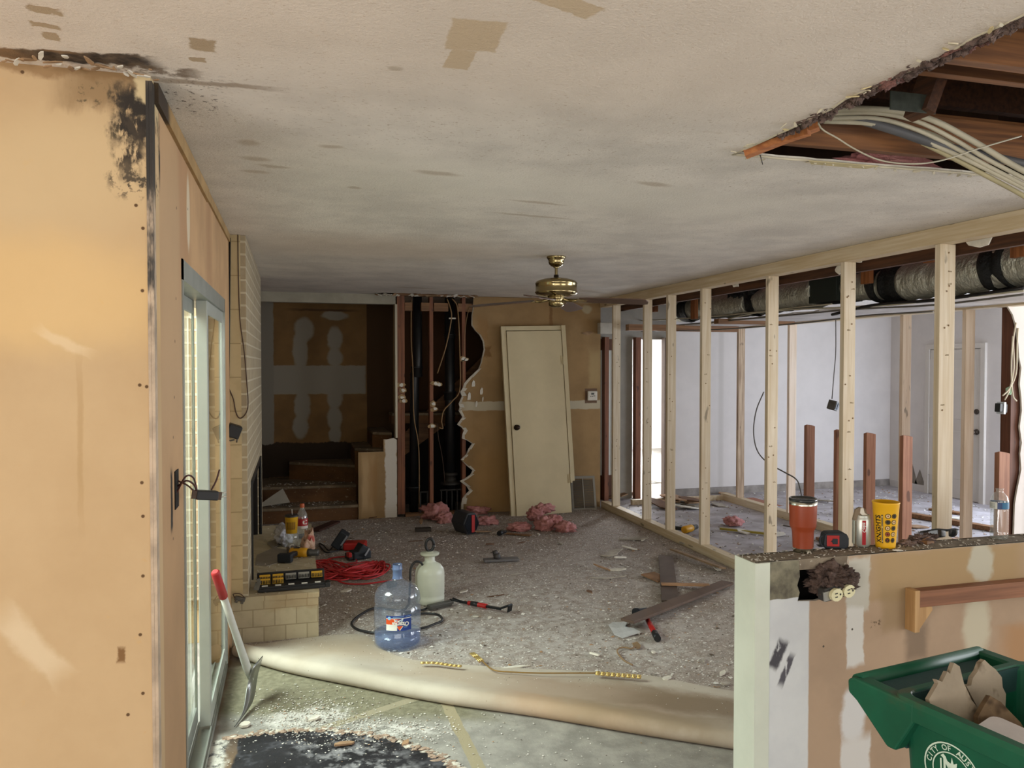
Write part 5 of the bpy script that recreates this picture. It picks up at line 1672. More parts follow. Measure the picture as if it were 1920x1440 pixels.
for k in range(n):
    k2 = (k+1) % n
    d_ = ((6.2832*(k+.5)/n-cfb+math.pi) % 6.2832)-math.pi
    mi_ = 1 if -1.5 < d_ < -.25 else (2 if d_ > .35 else 0)
    lm.add([vs[2*k], vs[2*k2], vs[2*k2+1], vs[2*k+1]], [(0, 1, 2, 3)], mi_, True)
lm.build('label_band', [plain('label_navy', '24406E', .4), plain('label_white', 'C9CBC2', .4), plain('label_blue', '2E6C92', .4)], t)
mb = MB(); lr = random.Random(6)
for k in range(4):
    z = .126+.005*k
    for j in range(5):
        g = cfb-1.2+.16*j
        mb.add([(.0333*math.cos(g), .0333*math.sin(g), z), (.0333*math.cos(g+.1), .0333*math.sin(g+.1), z), (.0333*math.cos(g+.1), .0333*math.sin(g+.1), z+.002), (.0333*math.cos(g), .0333*math.sin(g), z+.002)], [(0, 1, 2, 3)])
mb.build('label_print', plain('label_text', '4B5560', .5), t)

# ------------------------------------------------------------------ green cart
CZ = .93
back_left = P(1590, 1262, Z=CZ)
yawc = math.radians(9)
Rz = Matrix.Rotation(yawc, 3, 'Z')
org = Vector((back_left.x, back_left.y, 0))-Rz @ Vector((-.235, .30, 0))
cart = thing('recycling_cart', 'green wheeled recycling cart with a white city seal standing before the half-wall', 'cart', org, (0, 0, yawc))
M_green = mat('cart_green', '0F5A40', .5, .12, 6, col2='0B4C35', bmp=.12, bs=120, bd=.001, speck=('2C6A4E', 30, .70, .1), layers=[
    dict(c=(-.2, .15, .92), h=(.03, .04, .012), col='4A4A34', feather=.5, dist=.03, ns=16, a=.7)])
M_green2 = mat('cart_green_inside', '2B4A48', .5, .12, 6, bmp=.1)


def rrect(hx, y0, y1, r, z, n=5):
    pts = []
    for (cx, cy, a0) in ((hx-r, y1-r, 0), (-hx+r, y1-r, 90), (-hx+r, y0+r, 180), (hx-r, y0+r, 270)):
        for k in range(n+1):
            g = math.radians(a0+90*k/n)
            pts.append(Vector((cx+r*math.cos(g), cy+r*math.sin(g), z)))
    return pts


def loft(mb, loops, m=0, cap0=False, cap1=False):
    n = len(loops[0]); b0 = len(mb.v)
    for L in loops:
        mb.add(L, [])
    for i in range(len(loops)-1):
        for k in range(n):
            k2 = (k+1) % n
            mb.f.append([b0+i*n+k, b0+i*n+k2, b0+(i+1)*n+k2, b0+(i+1)*n+k]); mb.m.append(m); mb.s.append(False)
    if cap0:
        mb.f.append([b0+k for k in range(n)][::-1]); mb.m.append(m); mb.s.append(False)
    if cap1:
        mb.f.append([b0+(len(loops)-1)*n+k for k in range(n)]); mb.m.append(m); mb.s.append(False)


mb = MB()
loft(mb, [rrect(.165, -.22, .13, .03, .06), rrect(.209, -.301, .175, .03, .872), rrect(.215, -.305, .178, .03, .876), rrect(.235, -.325, .185, .03, .886),
          rrect(.235, -.325, .185, .03, CZ-.012), rrect(.230, -.32, .182, .03, CZ), rrect(.208, -.298, .166, .03, CZ), rrect(.202, -.292, .162, .03, CZ-.012), rrect(.20, -.288, .16, .03, .84), rrect(.155, -.21, .12, .03, .08)], 0, True, True)
mb.build('cart_body', M_green, cart)
for sgn in (-1, 1):
    mb = MB()
    mb.prism([(.12, .885), (.168, .80), (.19, .80), (.275, .872), (.30, .885), (.302, .915), (.285, CZ-.004), (.12, CZ-.006)], (-.2354 if sgn < 0 else .1954, 0, 0), (0, 1, 0), (0, 0, 1), .04)
    mb.build('handle_bracket', M_green, cart, bevel=.006)
mb = MB(); mb.prism([(.165, .80), (.19, .80), (.285, .88), (.287, .915), (.265, .91), (.165, .875)], (-.2, 0, 0), (0, 1, 0), (0, 0, 1), .4); mb.build('handle_web', M_green2, cart)
mb = MB(); mb.tube([(-.22, .283, CZ-.018), (.22, .283, CZ-.018)], .019, 16); mb.build('handle_bar', M_green, cart)
mb = MB(); mb.box(-.205, .205, .1595, .163, CZ-.062, CZ-.004); mb.build('inner_flange', M_green2, cart)
for sgn in (-1, 1):
    mb = MB(); mb.tube([(sgn*.20, .16, .10), (sgn*.165, .16, .10)], .10, 24)
    mb.build('wheel', M_blackplastic, cart)
# seal on the left side
inv = (Matrix.Translation(org) @ Rz.to_4x4()).inverted()
sd = FW*FPX + RT*(1786-960) - UP*(1452-720)
o_l, d_l = inv @ Vector((0, 0, EYE)), (inv.to_3x3() @ sd)
# side face: x goes from -.165 at z=.06 to -.208 at z=.845
nrm = Vector((-(.845-.06), 0, -(.208-.165))).normalized()
p0 = Vector((-.208, 0, .845))
tt = (p0-o_l).dot(nrm)/d_l.dot(nrm)
sc_ = o_l+d_l*tt
uu = Vector((0, -1, 0)); ww = nrm.cross(uu); ww = ww if ww.z > 0 else -ww
RS = .066
seal = MB()


def sp(a_, b_, d_=.0012):
    return sc_+uu*a_+ww*b_+nrm*d_


def annul(ro, ri, d_=.0012, n=48):
    vs = []
    for j in range(n):
        g = 6.2832*j/n
        vs += [sp(ro*math.cos(g), ro*math.sin(g), d_), sp(ri*math.cos(g), ri*math.sin(g), d_)]
    seal.add(vs, [(2*j, (2*j+2) % (2*n), (2*j+3) % (2*n), 2*j+1) for j in range(n)])


annul(RS, RS*.95); annul(RS*.70, RS*.66)
txt = 'CITY OF AUSTIN'
for i, ch in enumerate(txt):
    if ch == ' ':
        continue
    g = math.radians(180-12-156*i/(len(txt)-1)) if True else 0
    v, f = text_geo(ch, .0165, .0003)
    rt_ = g-math.pi/2
    seal.add([sp(RS*.82*math.cos(g)+p.x*math.cos(rt_)-p.y*math.sin(rt_), RS*.82*math.sin(g)+p.x*math.sin(rt_)+p.y*math.cos(rt_)) for p in v], f)
for g in (196, 344):
    g = math.radians(g)
    seal.add([sp(RS*.82*math.cos(g)+.003*math.cos(k), RS*.82*math.sin(g)+.003*math.sin(k)) for k in [i*.785 for i in range(8)]], [list(range(8))])
for i, ch in enumerate('FOUNDED 1839'):
    if ch == ' ':
        continue
    g = math.radians(208+124*i/11)
    v, f = text_geo(ch, .012, .0002); rt_ = g+math.pi/2
    seal.add([sp(RS*.82*math.cos(g)+p.x*math.cos(rt_)-p.y*math.sin(rt_), RS*.82*math.sin(g)+p.x*math.sin(rt_)+p.y*math.cos(rt_)) for p in v], f) if False else None
S = RS/100


def sporg(pts):
    seal.add([sp(a_*S, b_*S) for a_, b_ in pts], [list(range(len(pts)))])


sporg([(-42, -40), (-36, -40), (-36, 38), (-42, 36)])
sporg([(-32, 42), (-40, 46), (-30, 56), (-22, 50), (0, 6), (-6, 2)])
sporg([(-30, -40), (-22, -40), (-22, 30), (-30, 40)])
sporg([(-16, 8), (-10, 26), (-18, 38), (-4, 34), (0, 56), (6, 36), (18, 44), (16, 28), (28, 18), (14, 10), (6, -4), (-6, 0)])
sporg([(-16, -40), (-10, -40), (4, -6), (-2, -4)])
sporg([(0, -40), (12, -40), (22, -6), (12, -4)])
sporg([(16, -4), (26, 4), (44, -2), (54, 8), (46, -12), (28, -10)])
sporg([(20, -40), (34, -40), (44, -20), (30, -18)])
sl = seal.build('city_seal', plain('seal_white', 'C9DCCB', .5), cart)
# rubbish in the cart
M_board = mat('torn_board', '948774', .9, .15, 6, bmp=.2, speck=('6C5E4C', 12, .6, .1))
M_board2 = mat('torn_board_stained', '8B7255', .9, .3, 7, bmp=.25, layers=[], speck=('3E2D1C', 9, .52, .12))


def sheet(px, Y, lab, m, tilt=0.0, thk=.012):
    pts = [P(x, y_, Y=Y) for x, y_ in px]
    mb = MB()
    c = sum(pts, Vector())/len(pts)
    mb.prism([(p.x-c.x, p.z-c.z) for p in pts], c, (1, 0, 0), (0, tilt, 1), thk)
    return tag(mb.build('drywall_scrap', m), lab, 'drywall scrap', 'torn boards in the green cart')


sheet([(1735, 1310), (1757, 1283), (1755, 1276), (1765, 1280), (1772, 1270), (1778, 1262), (1782, 1266), (1793, 1247), (1802, 1253), (1804, 1282), (1812, 1310), (1828, 1335), (1850, 1368), (1850, 1420), (1740, 1420)], 1.40, 'grey torn board standing left in the green cart', M_board, .25)
sheet([(1805, 1284), (1814, 1283), (1818, 1270), (1828, 1258), (1835, 1243), (1843, 1237), (1852, 1246), (1862, 1254), (1872, 1268), (1872, 1286), (1877, 1298), (1874, 1320), (1880, 1400), (1820, 1400), (1826, 1330)], 1.44, 'pale torn board standing tallest in the middle of the green cart', M_board, .1)
sheet([(1828, 1345), (1843, 1325), (1858, 1307), (1876, 1318), (1890, 1335), (1905, 1352), (1912, 1368), (1930, 1440), (1830, 1440)], 1.36, 'brown stained torn board in front of the pale one in the green cart', M_board2, .2)
q = inv @ P(1880, 1372, Y=1.28)
mb = MB()
loft(mb, [rrect(.055, -.05, .05, .02, -.10), rrect(.07, -.065, .065, .02, -.01), rrect(.066, -.06, .06, .02, 0), rrect(.03, -.03, .03, .015, .0)], 0, True, True)
o = mb.build('foam_tray', plain('white_foam', 'DAD6D6', .35)); o.location = P(1890, 1385, Y=1.27); o.rotation_euler = (.1, -.1, .3)
tag(o, 'shiny white tray lying among the torn boards in the green cart', 'tray')

# ------------------------------------------------------------------ carpet
ZC = .02
FOLD = spline([(-.345, 4.66, 0), (-.065, 4.35, 0), (.30, 4.04, 0), (.694, 3.725, 0), (1.08, 3.47, 0), (1.44, 3.20, 0), (1.8, 2.95, 0), (2.35, 2.56, 0)], 8)
FLAP = spline([(-.345, 4.80, 0), (-.04, 4.84, 0), (.22, 4.86, 0), (.42, 4.80, 0), (.50, 4.52, 0), (.64, 4.33, 0), (.88, 4.19, 0), (1.25, 4.02, 0), (1.78, 3.79, 0), (2.12, 3.485, 0), (2.75, 3.0, 0)], 8)


def samp(pl_, t):
    L = [0]
    for i in range(1, len(pl_)):
        L.append(L[-1]+(pl_[i]-pl_[i-1]).length)
    d = t*L[-1]
    for i in range(1, len(pl_)):
        if L[i] >= d:
            return pl_[i-1].lerp(pl_[i], (d-L[i-1])/max(1e-9, L[i]-L[i-1]))
    return pl_[-1]


def fold_y(x):
    for i in range(1, len(FOLD)):
        a, b = FOLD[i-1], FOLD[i]
        if a.x <= x <= b.x:
            return a.y+(b.y-a.y)*(x-a.x)/(b.x-a.x)
    return FOLD[0].y if x < FOLD[0].x else FOLD[-1].y


dust = []
for (x, y_, hx, hy, a, r) in ((820, 1180, .55, .5, .55, -.5), (1100, 1180, .7, .5, .45, .1), (1000, 1130, .5, .35, .4, .3), (900, 1070, .8, .6, .3, 0), (740, 1000, .8, .5, .3, .2), (1250, 1090, .5, .8, .45, .3), (1200, 1230, .45, .2, .5, -.5), (1300, 1180, .3, .3, .3, 0)):
    q = P(x, y_, Z=0)
    dust.append(dict(c=(q.x, q.y, 0), h=(hx, hy, BIG), col='C9C4BE', feather=.7, dist=.3, ns=4, a=min(1, a*1.5), brk=(.36, .30, 16), ell=True, rot=r))
for (x, y_, hx, hy) in ((700, 1140, .35, .2), (930, 1150, .3, .12), (690, 1215, .25, .12), (1290, 1130, .25, .25), (1000, 965, .8, .25)):
    q = P(x, y_, Z=0)
    dust.append(dict(c=(q.x, q.y, 0), h=(hx, hy, BIG), col='8C7C6C', feather=.6, dist=.15, ns=5, a=.45, ell=True))
M_carpet = mat('carpet_pile', 'ADA197', .98, .2, 9, col2='998D83', layers=dust, speck=('5F564C', 90, .56, .1), speck2=('D8D2CA', 60, .585, .05), bmp=.8, bs=230, bd=.006, spec=.1)
carpet = thing('carpet', 'grey-beige debris-strewn carpet over the living-room floor, its near edge folded back', 'carpet', (1.5, 6, 0))
mb = MB()
NX, NY = 84, 110
vs, fs = [], []
for i in range(NX+1):
    x = -.34+(3.44+.34)*i/NX
    y0 = max(fold_y(min(x, 2.35)), 2.56)+.05
    for j in range(NY+1):
        t = j/NY
        yy = y0+(8.49-y0)*t
        z = ZC*(.72+.28*noise.noise(Vector((x*14, yy*14, 0)))+.12*noise.noise(Vector((x*50, yy*50, 3))))
        vs.append((x-1.5, yy-6, z))
for i in range(NX):
    for j in range(NY):
        x = -.34+(3.78)*(i+.5)/NX; yy = (vs[i*(NY+1)+j][1]+vs[i*(NY+1)+j+1][1])/2+6
        if x < .12 and yy > CY0+.05 and yy < CY1-.15:
            continue
        fs.append((i*(NY+1)+j, (i+1)*(NY+1)+j, (i+1)*(NY+1)+j+1, i*(NY+1)+j+1))
mb.add(vs, fs, 0, True)
o = mb.build('pile', M_carpet, carpet)
# object texture space follows the carpet, so shift the dust with a material copy-free trick: put the pile back on world coordinates
for v in o.data.vertices:
    v.co += Vector((1.5, 6, 0))
o.location = (-1.5, -6, 0)
back_l = [
    dict(c=(1.42, 3.52, 0), h=(.55, .22, BIG), col='9A8067', feather=.5, dist=.12, ns=4, a=.7, rot=-.6),
    dict(c=(1.95, 3.25, 0), h=(.45, .16, BIG), col='7D6A52', feather=.5, dist=.14, ns=4, a=.85, rot=-.6),
    dict(c=(1.28, 3.36, 0), h=(.3, .06, BIG), col='A8825C', feather=.6, dist=.08, ns=5, a=.5, rot=-.65),
    dict(c=(1.5, 3.22, 0), h=(.35, .07, BIG), col='87755A', feather=.6, dist=.08, ns=6, a=.6, rot=-.62),
    dict(c=(.3, 4.55, 0), h=(.25, .2, BIG), col='A08B70', feather=.7, dist=.1, ns=4, a=.6),
    dict(c=(.75, 4.0, 0), h=(.25, .14, BIG), col='A48D72', feather=.7, dist=.1, ns=4, a=.5, rot=-.6)]
M_backing = mat('carpet_backing', 'BEB5A6', .9, .08, 3, col2='B0A696', layers=back_l, speck=('6F604C', 48, .70, .04), bmp=.15, bs=140, bd=.002)
mb = MB()
NT, r = 90, .042
vs, fs = [], []
prof_n = 0
for i in range(NT+1):
    t = i/NT
    A, B = samp(FOLD, t), samp(FLAP, t)
    din = (B-A); din.z = 0
    dn = (samp(FOLD, min(1, t+.01))-samp(FOLD, max(0, t-.01))).normalized()
    n_ = Vector((-dn.y, dn.x, 0))          # away from the viewer, into the room
    rr_ = r*(1+.12*noise.noise(Vector((t*7, 2, 0))))
    row = []
    cen = A+n_*rr_
    for k in range(9):
        g = -math.pi/2+math.pi*k/8
        row.append(cen-n_*rr_*math.cos(g)+Vector((0, 0, rr_+rr_*math.sin(g)+.001)))
    for k in range(1, 15):
        s_ = k/14
        q = cen.lerp(B, s_)
        zz = (2*rr_+.001)*(1-s_)**1.6+.028*s_**.5*(1-.5*s_**6)
        zz += .010*noise.noise(Vector((q.x*3, q.y*3, 0)))*math.sin(math.pi*s_)
        zz = max(zz, .024) if k < 14 else .017
        row.append(Vector((q.x, q.y, zz)))
    prof_n = len(row)
    vs += row
for i in range(NT):
    for k in range(prof_n-1):
        fs.append((i*prof_n+k, (i+1)*prof_n+k, (i+1)*prof_n+k+1, i*prof_n+k+1))
mb.add(vs, fs, 0, True)
o = mb.build('folded_back_edge', M_backing, carpet); o.location = (-1.5, -6, 0)
part_label(o, 'smooth tan backing of the carpet fold')

# crumbs of plaster -----------------------------------------------------
gr_ = random.Random(77)
M_crumbs = [mat('plaster_white', 'DAD6CE', .95, .1, 30), mat('plaster_grey', 'A79F94', .95, .1, 30), mat('grit_dark', '5B4F43', .95, .1, 30), mat('chip_tan', 'A58463', .95, .1, 30)]


def tet(mb, x, y_, z, s_, g, m):
    a = g.uniform(0, 6.28)
    pts = []
    for k in range(4):
        q = a+k*1.571+g.uniform(-.4, .4); rr_ = s_*g.uniform(.6, 1.2)
        pts.append((x+rr_*math.cos(q), y_+rr_*math.sin(q)*.7, z+s_*g.uniform(0, .35)))
    pts += [(x+g.uniform(-.3, .3)*s_, y_+g.uniform(-.3, .3)*s_, z+s_*g.uniform(.35, .7))]
    mb.add(pts, [(0, 1, 4), (1, 2, 4), (2, 3, 4), (3, 0, 4)], m)


mb = MB()
for i in range(17000):
    x = gr_.uniform(-.3, 3.42); y_ = fold_y(min(x, 2.35))+.2+(8.4-fold_y(min(x, 2.35)))*gr_.random()**1.15
    if y_ > 8.4 or (x < .16 and CY0-.03 < y_ < CY1-.1):
        continue
    if x > 2.3 and y_ < 2.7:
        continue
    s_ = gr_.uniform(.003, .0095)*(2 if gr_.random() < .07 else 1)
    tet(mb, x, y_, ZC*.75, s_, gr_, gr_.choices((0, 1, 2, 3), (7, 1.5, .8, .8))[0])
tag(mb.build('plaster_crumbs', M_crumbs), 'white and grey plaster crumbs strewn over the living-room carpet', 'crumbs', kind='stuff')
mb = MB()
for i in range(420):
    t = gr_.random(); A, B = samp(FOLD, t), samp(FLAP, t); q = A.lerp(B, gr_.uniform(.3, .95))
    tet(mb, q.x, q.y, .085*(1-(q-A).length/max(.01, (B-A).length))**1.2+.022, gr_.uniform(.0015, .004), gr_, gr_.choices((0, 1, 2, 3), (5, 2, 4, 2))[0])
tag(mb.build('backing_crumbs', M_crumbs), 'specks of plaster and dirt on the folded-back carpet edge', 'crumbs', kind='stuff')
mb = MB()
for i in range(2600):
    if i < 1300:
        q = P(gr_.gauss(590, 60), gr_.gauss(1345, 26), Z=0)
    elif i < 1900:
        q = P(gr_.gauss(720, 90), gr_.gauss(1372, 16), Z=0)
    elif i < 2250:
        q = P(gr_.gauss(395, 16), gr_.uniform(1385, 1500), Z=0)
    else:
        q = P(gr_.uniform(440, 1350), gr_.uniform(1300, 1470), Z=0)
    if q.x < XW+.03 or q.y > fold_y(q.x)-.01:
        continue
    tet(mb, q.x, q.y, .003, gr_.uniform(.002, .007)*(1.5 if gr_.random() < .05 else 1), gr_, gr_.choices((0, 1, 2, 3), (8, 2, .5, 1))[0])
tag(mb.build('dust_heap', M_crumbs), 'heap of white plaster dust and crumbs along the black floor patch', 'plaster dust', kind='stuff')
mb = MB()
for i in range(2400):
    x, y_ = gr_.uniform(3.6, 7.8), gr_.uniform(3.0, 8.9)
    if abs(x-X2-.04) < .06 or abs(x-X3-.04) < .06:
        continue
    mb.chip((x, y_, .001), gr_.uniform(.004, .02), gr_, gr_.uniform(.002, .008), .3, m=gr_.choices((0, 1, 2, 3), (8, 4, 1, 2))[0], n=5)
tag(mb.build('white_room_crumbs', M_crumbs), 'plaster and wood crumbs scattered over the white room floor', 'crumbs', kind='stuff')

# larger scraps, each one a thing ------------------------------------------
SCR = [M_gyp, mat('scrap_paper_grey', 'ADA598', .95, .15, 16), mat('scrap_tan', 'A38263', .95, .2, 12), mat('scrap_brown', '6C4F3A', .9, .2, 12)]
scr = [  # px, py, radius m, aspect, kind, where
    (870, 1110, .05, .45, 0, 'right of the white sprayer'), (970, 1077, .05, .14, 1, 'beyond the pry bar'), (892, 1158, .022, .5, 0, 'left of the pry bar'), (918, 1160, .018, .6, 0, 'under the pry bar'),
    (965, 1252, .10, .16, 0, 'beside the gold strip on the carpet fold'), (1115, 1230, .05, .2, 0, 'above the gold strip near the carpet fold'), (1250, 1274, .04, .5, 0, 'right of the gold strip on the carpet fold'), (1225, 1225, .018, .8, 0, 'near the coiled tan strip'),
    (1150, 1040, .13, .3, 1, 'among the broken pieces left of the loose planks'), (1165, 1048, .08, .3, 0, 'topmost among the broken pieces left of the loose planks'), (1140, 1043, .09, .35, 1, 'leftmost broken pieces before the stud wall'), (1130, 1068, .09, .2, 2, 'long tan piece left of the loose planks'), (1160, 1070, .08, .25, 0, 'pale piece beside the long tan scrap'),
    (1190, 1013, .15, .25, 1, 'by the stud wall foot'), (1206, 1013, .07, .25, 0, 'white piece by the stud wall foot'), (1180, 1030, .08, .35, 0, 'between the stud wall and the broken pieces'), (1125, 1085, .10, .12, 1, 'flat splinter left of the planks'), (1155, 1084, .10, .12, 1, 'second flat splinter left of the planks'),
    (1345, 1068, .06, .45, 0, 'at the near end of the stud-wall bottom plate'), (1280, 1020, .06, .4, 1, 'against the stud-wall bottom plate'), (1225, 985, .07, .4, 1, 'against the far part of the bottom plate'),
    (650, 1110, .05, .6, 0, 'before the red cord'), (790, 980, .10, .2, 2, 'before the opened back wall'), (700, 972, .05, .4, 3, 'at the stair-side wall'), (1010, 1003, .05, .3, 0, 'beside the pink insulation'), (905, 1000, .12, .3, 2, 'right of the black speaker'),
    (1360, 1285, .03, .5, 1, 'beside the half-wall end'), (1355, 1265, .03, .4, 0, 'just above the fold at the half-wall end'), (780, 1015, .07, .15, 3, 'brown splinter behind the sprayer'), (918, 1022, .05, .25, 3, 'brown sliver behind the grey trowel'), (978, 1018, .06, .15, 3, 'dark sliver right of the trowel'),
    (930, 1118, .09, .08, 3, 'thin brown twig before the pry bar'), (1105, 1110, .03, .5, 3, 'brown bit in the middle of the carpet'), (735, 945, .05, .4, 0, 'at the foot of the opened wall'), (830, 978, .07, .3, 0, 'beside the pink tuft at the opened wall'), (1050, 1020, .05, .3, 1, 'beyond the trowel toward the stud wall'),
    (590, 1345, .03, .6, 0, 'on top of the white dust heap'), (460, 1356, .03, .6, 0, 'at the scraper blade tip'), (645, 1393, .05, .3, 2, 'tan splinter on the black patch'), (760, 1390, .03, .5, 2, 'tan bit on the mortar ridge'), (870, 1268, .02, .6, 0, 'on the fold below the gold strip'), (1320, 1240, .03, .3, 1, 'near the half-wall end on the carpet')]
gs = random.Random(14)
for (x, y_, r_, asp, k, where) in scr:
    on_fold = False
    q = P(x, y_, Z=ZC*.8)
    z = ZC*.85 if q.y > fold_y(max(-.34, min(q.x, 2.3))) else .004
    mb = MB()
    if asp < .2:
        mb.chip((q.x, q.y, z), r_, gs, .006, .05, rz=gs.uniform(-.4, .4), asp=asp, m=k, n=6)
    else:
        mb.chip((q.x, q.y, z), r_, gs, gs.choice((.008, .011)), .16, asp=asp*1.1, m=k, mtop=(0 if k == 1 and gs.random() < .3 else k))
    nm = 'drywall_scrap' if k < 2 else 'wood_splinter'
    noun = ('white gypsum scrap', 'grey papered drywall scrap', 'tan torn scrap', 'brown scrap')[k]
    lab = noun+' lying '+where if not where.split()[0] in ('long', 'pale', 'white', 'flat', 'second', 'brown', 'dark', 'thin', 'tan', 'leftmost', 'topmost') else where+', a '+noun.split(' ', 1)[0]+' scrap'
    tag(mb.build(nm, SCR), lab, 'scrap', 'scraps on the living-room floor')

# ------------------------------------------------------------------ water jug
q = P(748, 1213, Z=ZC)
jug = thing('water_jug', 'blue clear five-gallon water jug standing on the carpet edge', 'water jug', (q.x, q.y+.06, ZC*.6))
m, nt, b = nodes_of('jug_plastic')
nt.nodes.clear()
M_jug = pane('jug_plastic_sheet', (.89, .92, .97, 1), .07, .10, .14, lin('97A2B6'))
R0 = .137
prof = [(0, .012), (.08, .012), (.112, 0), (.128, .004), (R0, .02), (R0, .095), (R0-.006, .105), (R0-.006, .115), (R0, .125), (R0, .235), (R0-.005, .243), (R0-.007, .252), (R0-.004, .262), (R0, .272), (R0-.003, .300), (.130, .320), (.115, .345), (.085, .368), (.05, .384), (.031, .396), (.027, .41), (.0265, .445), (.030, .448), (.030, .458), (.0275, .462), (.0275, .478), (.024, .480), (.023, .47)]
mb = MB(); mb.lathe(prof, 56); mb.build('jug_body', M_jug, jug)
mb = MB(); mb.lathe([(.031, .398), (.0275, .41), (.0268, .445), (.0305, .448), (.0305, .458), (.028, .462), (.028, .482)], 40); part_label(mb.build('neck', mat('jug_neck_blue', '5C6E92', .3, .05, 5), jug), 'opaque slate-blue neck')
mb = MB(); mb.lathe([(0, .014), (.125, .016), (R0-.004, .03), (R0-.004, .085), (0, .085)], 48); mb.build('water', pane('jug_water', (.70, .80, .96, 1), .05, 0, .18, lin('7C98C8')), jug)
# label, printed upside down as the jug stands on its head
cj = math.atan2(-jug.location.y, -jug.location.x)+.06
RL = R0+.0008


def jw(a, z, d_=0):
    """a metres sideways (to the viewer's right), z height"""
    g = cj+a/RL
    return Vector(((RL+d_)*math.cos(g), (RL+d_)*math.sin(g), z))


def jpoly(mb, pts, m, d_):
    mb.add([jw(a, z, d_) for a, z in pts], [list(range(len(pts)))], m)


def jrect(mb, a0, a1, z0, z1, m, d_, n=10):
    for k in range(n):
        x0, x1 = a0+(a1-a0)*k/n, a0+(a1-a0)*(k+1)/n
        jpoly(mb, [(x0, z0), (x1, z0), (x1, z1), (x0, z1)], m, d_)


lb = MB()
ZL, HL, AL = .128, .088, .075
M_lab = [plain('label_blue', '1E3A86', .4), plain('label_white', 'E4E4DE', .4), plain('label_orange', 'D8501E', .4), plain('label_lightblue', '8FB8D8', .4), plain('label_maroon', '7A2038', .4)]
jrect(lb, -AL, AL, ZL, ZL+HL, 0, 0, 12)
jrect(lb, -AL, AL, ZL+HL*.80, ZL+HL*.84, 1, .0004, 12)
jrect(lb, -AL, -AL*.1, ZL+HL*.42, ZL+HL*.80, 2, .0006, 6)
jrect(lb, -AL, -AL*.15, ZL+HL*.03, ZL+HL*.44, 1, .0006, 6)
jpoly(lb, [(-.030, ZL+HL*.80), (.026, ZL+HL*.80), (.018, ZL+HL*.58), (.008, ZL+HL*.66), (-.005, ZL+HL*.58), (-.02, ZL+HL*.64), (-.024, ZL+HL*.58)], 1, .0010)
jpoly(lb, [(-.012, ZL+HL*.80), (.010, ZL+HL*.80), (-.001, ZL+HL*.68)], 4, .0014)
jpoly(lb, [(-.022, ZL+HL*.77), (-.008, ZL+HL*.72), (-.016, ZL+HL*.63)], 3, .0014)
jpoly(lb, [(.022, ZL+HL*.77), (.006, ZL+HL*.70), (.016, ZL+HL*.63)], 3, .0014)
jpoly(lb, [(-.018, ZL+HL*.32), (.026, ZL+HL*.32), (.006, ZL+.002)], 1, .0010)
jpoly(lb, [(-.012, ZL+HL*.32), (.022, ZL+HL*.32), (.001, ZL+.004)], 2, .0014)
jpoly(lb, [(.0, ZL+HL*.40), (.055, ZL+HL*.27), (.045, ZL+HL*.30), (.035, ZL+HL*.42)], 1, .0014)
n = 14
jpoly(lb, [(-.056+.010*math.cos(6.2832*k/n), ZL+HL*.84+.010*math.sin(6.2832*k/n)) for k in range(n)], 3, .0014)
for (a0, a1, z) in ((-.035, .03, .91), (.04, .07, .92), (.03, .05, .22)):
    jrect(lb, a0, a1, ZL+HL*z, ZL+HL*(z+.025), 3, .0008, 4)
lb.build('label', M_lab, jug)
mb = MB(); v, f = text_geo('Ozarka', .033, .0011)
mb.add([jw(.010-p.x, ZL+HL*.46-p.y, .0020) for p in v], f); o = mb.build('lettering', M_lab[1], jug)

# ------------------------------------------------------------------ garden sprayer
q = P(806, 1128, Z=ZC)
sp_ = thing('pump_sprayer', 'translucent white pump sprayer with black ring handle behind the blue jug', 'sprayer', (q.x, q.y, ZC*.7))
M_tank = mat('translucent_poly', 'C9CDBD', .35, .05, 6, bmp=.02)
mb = MB(); mb.lathe([(0, .0), (.085, .0), (.10, .012), (.102, .05), (.098, .06), (.102, .07), (.102, .21), (.096, .24), (.075, .268), (.045, .285), (.036, .292), (.036, .335)], 40); mb.build('tank', M_tank, sp_)
mb = MB(); mb.lathe([(.036, .33), (.062, .335), (.066, .342), (.066, .35), (.03, .352), (.022, .36), (.0, .36)], 32); mb.build('collar', mat('sprayer_collar', 'B7BAA8', .4, .05, 6), sp_)
mb = MB(); mb.tube([(.028*math.cos(6.2832*k/20), .0+.0*k, .405+.043*math.sin(6.2832*k/20)) for k in range(21)], .010, 10); mb.tube([(0, 0, .355), (0, 0, .37)], .012, 10); mb.build('pump_handle', M_blackplastic, sp_)
mb = MB()
hs = [(-.05, -.02, .265), (-.075, -.05, .30), (-.115, -.06, .305), (-.145, -.07, .26), (-.15, -.08, .15), (-.16, -.10, .03)]
mb.tube(spline(hs, 5), .008, 8)
mb.tube([(-.02, -.01, .245), (-.055, -.025, .268)], .015, 10)
a, b = P(700, 1150, Z=ZC), None
loopx = [(705, 1140), (680, 1150), (661, 1165), (662, 1175), (680, 1183), (720, 1187), (790, 1178), (815, 1170), (829, 1163), (822, 1153), (800, 1150), (770, 1152), (745, 1150), (790, 1144), (803, 1139)]
L = [P(x, y_, Z=ZC+.009)-sp_.location for x, y_ in loopx]
mb.tube(spline([Vector((-.16, -.10, .03)), Vector((-.22, -.16, .012))]+L, 6), .008, 8)
mb.build('hose', M_blackplastic, sp_)
a, b = P(803, 1139, Z=ZC+.02)-sp_.location, P(845, 1130, Z=ZC+.02)-sp_.location
mb = MB(); mb.beam(a, b, .045, .03); mb.beam(b, b+(b-a)*.12, .02, .02); mb.build('spray_wand', plain('wand_grey', '45443F', .5), sp_, bevel=.006)

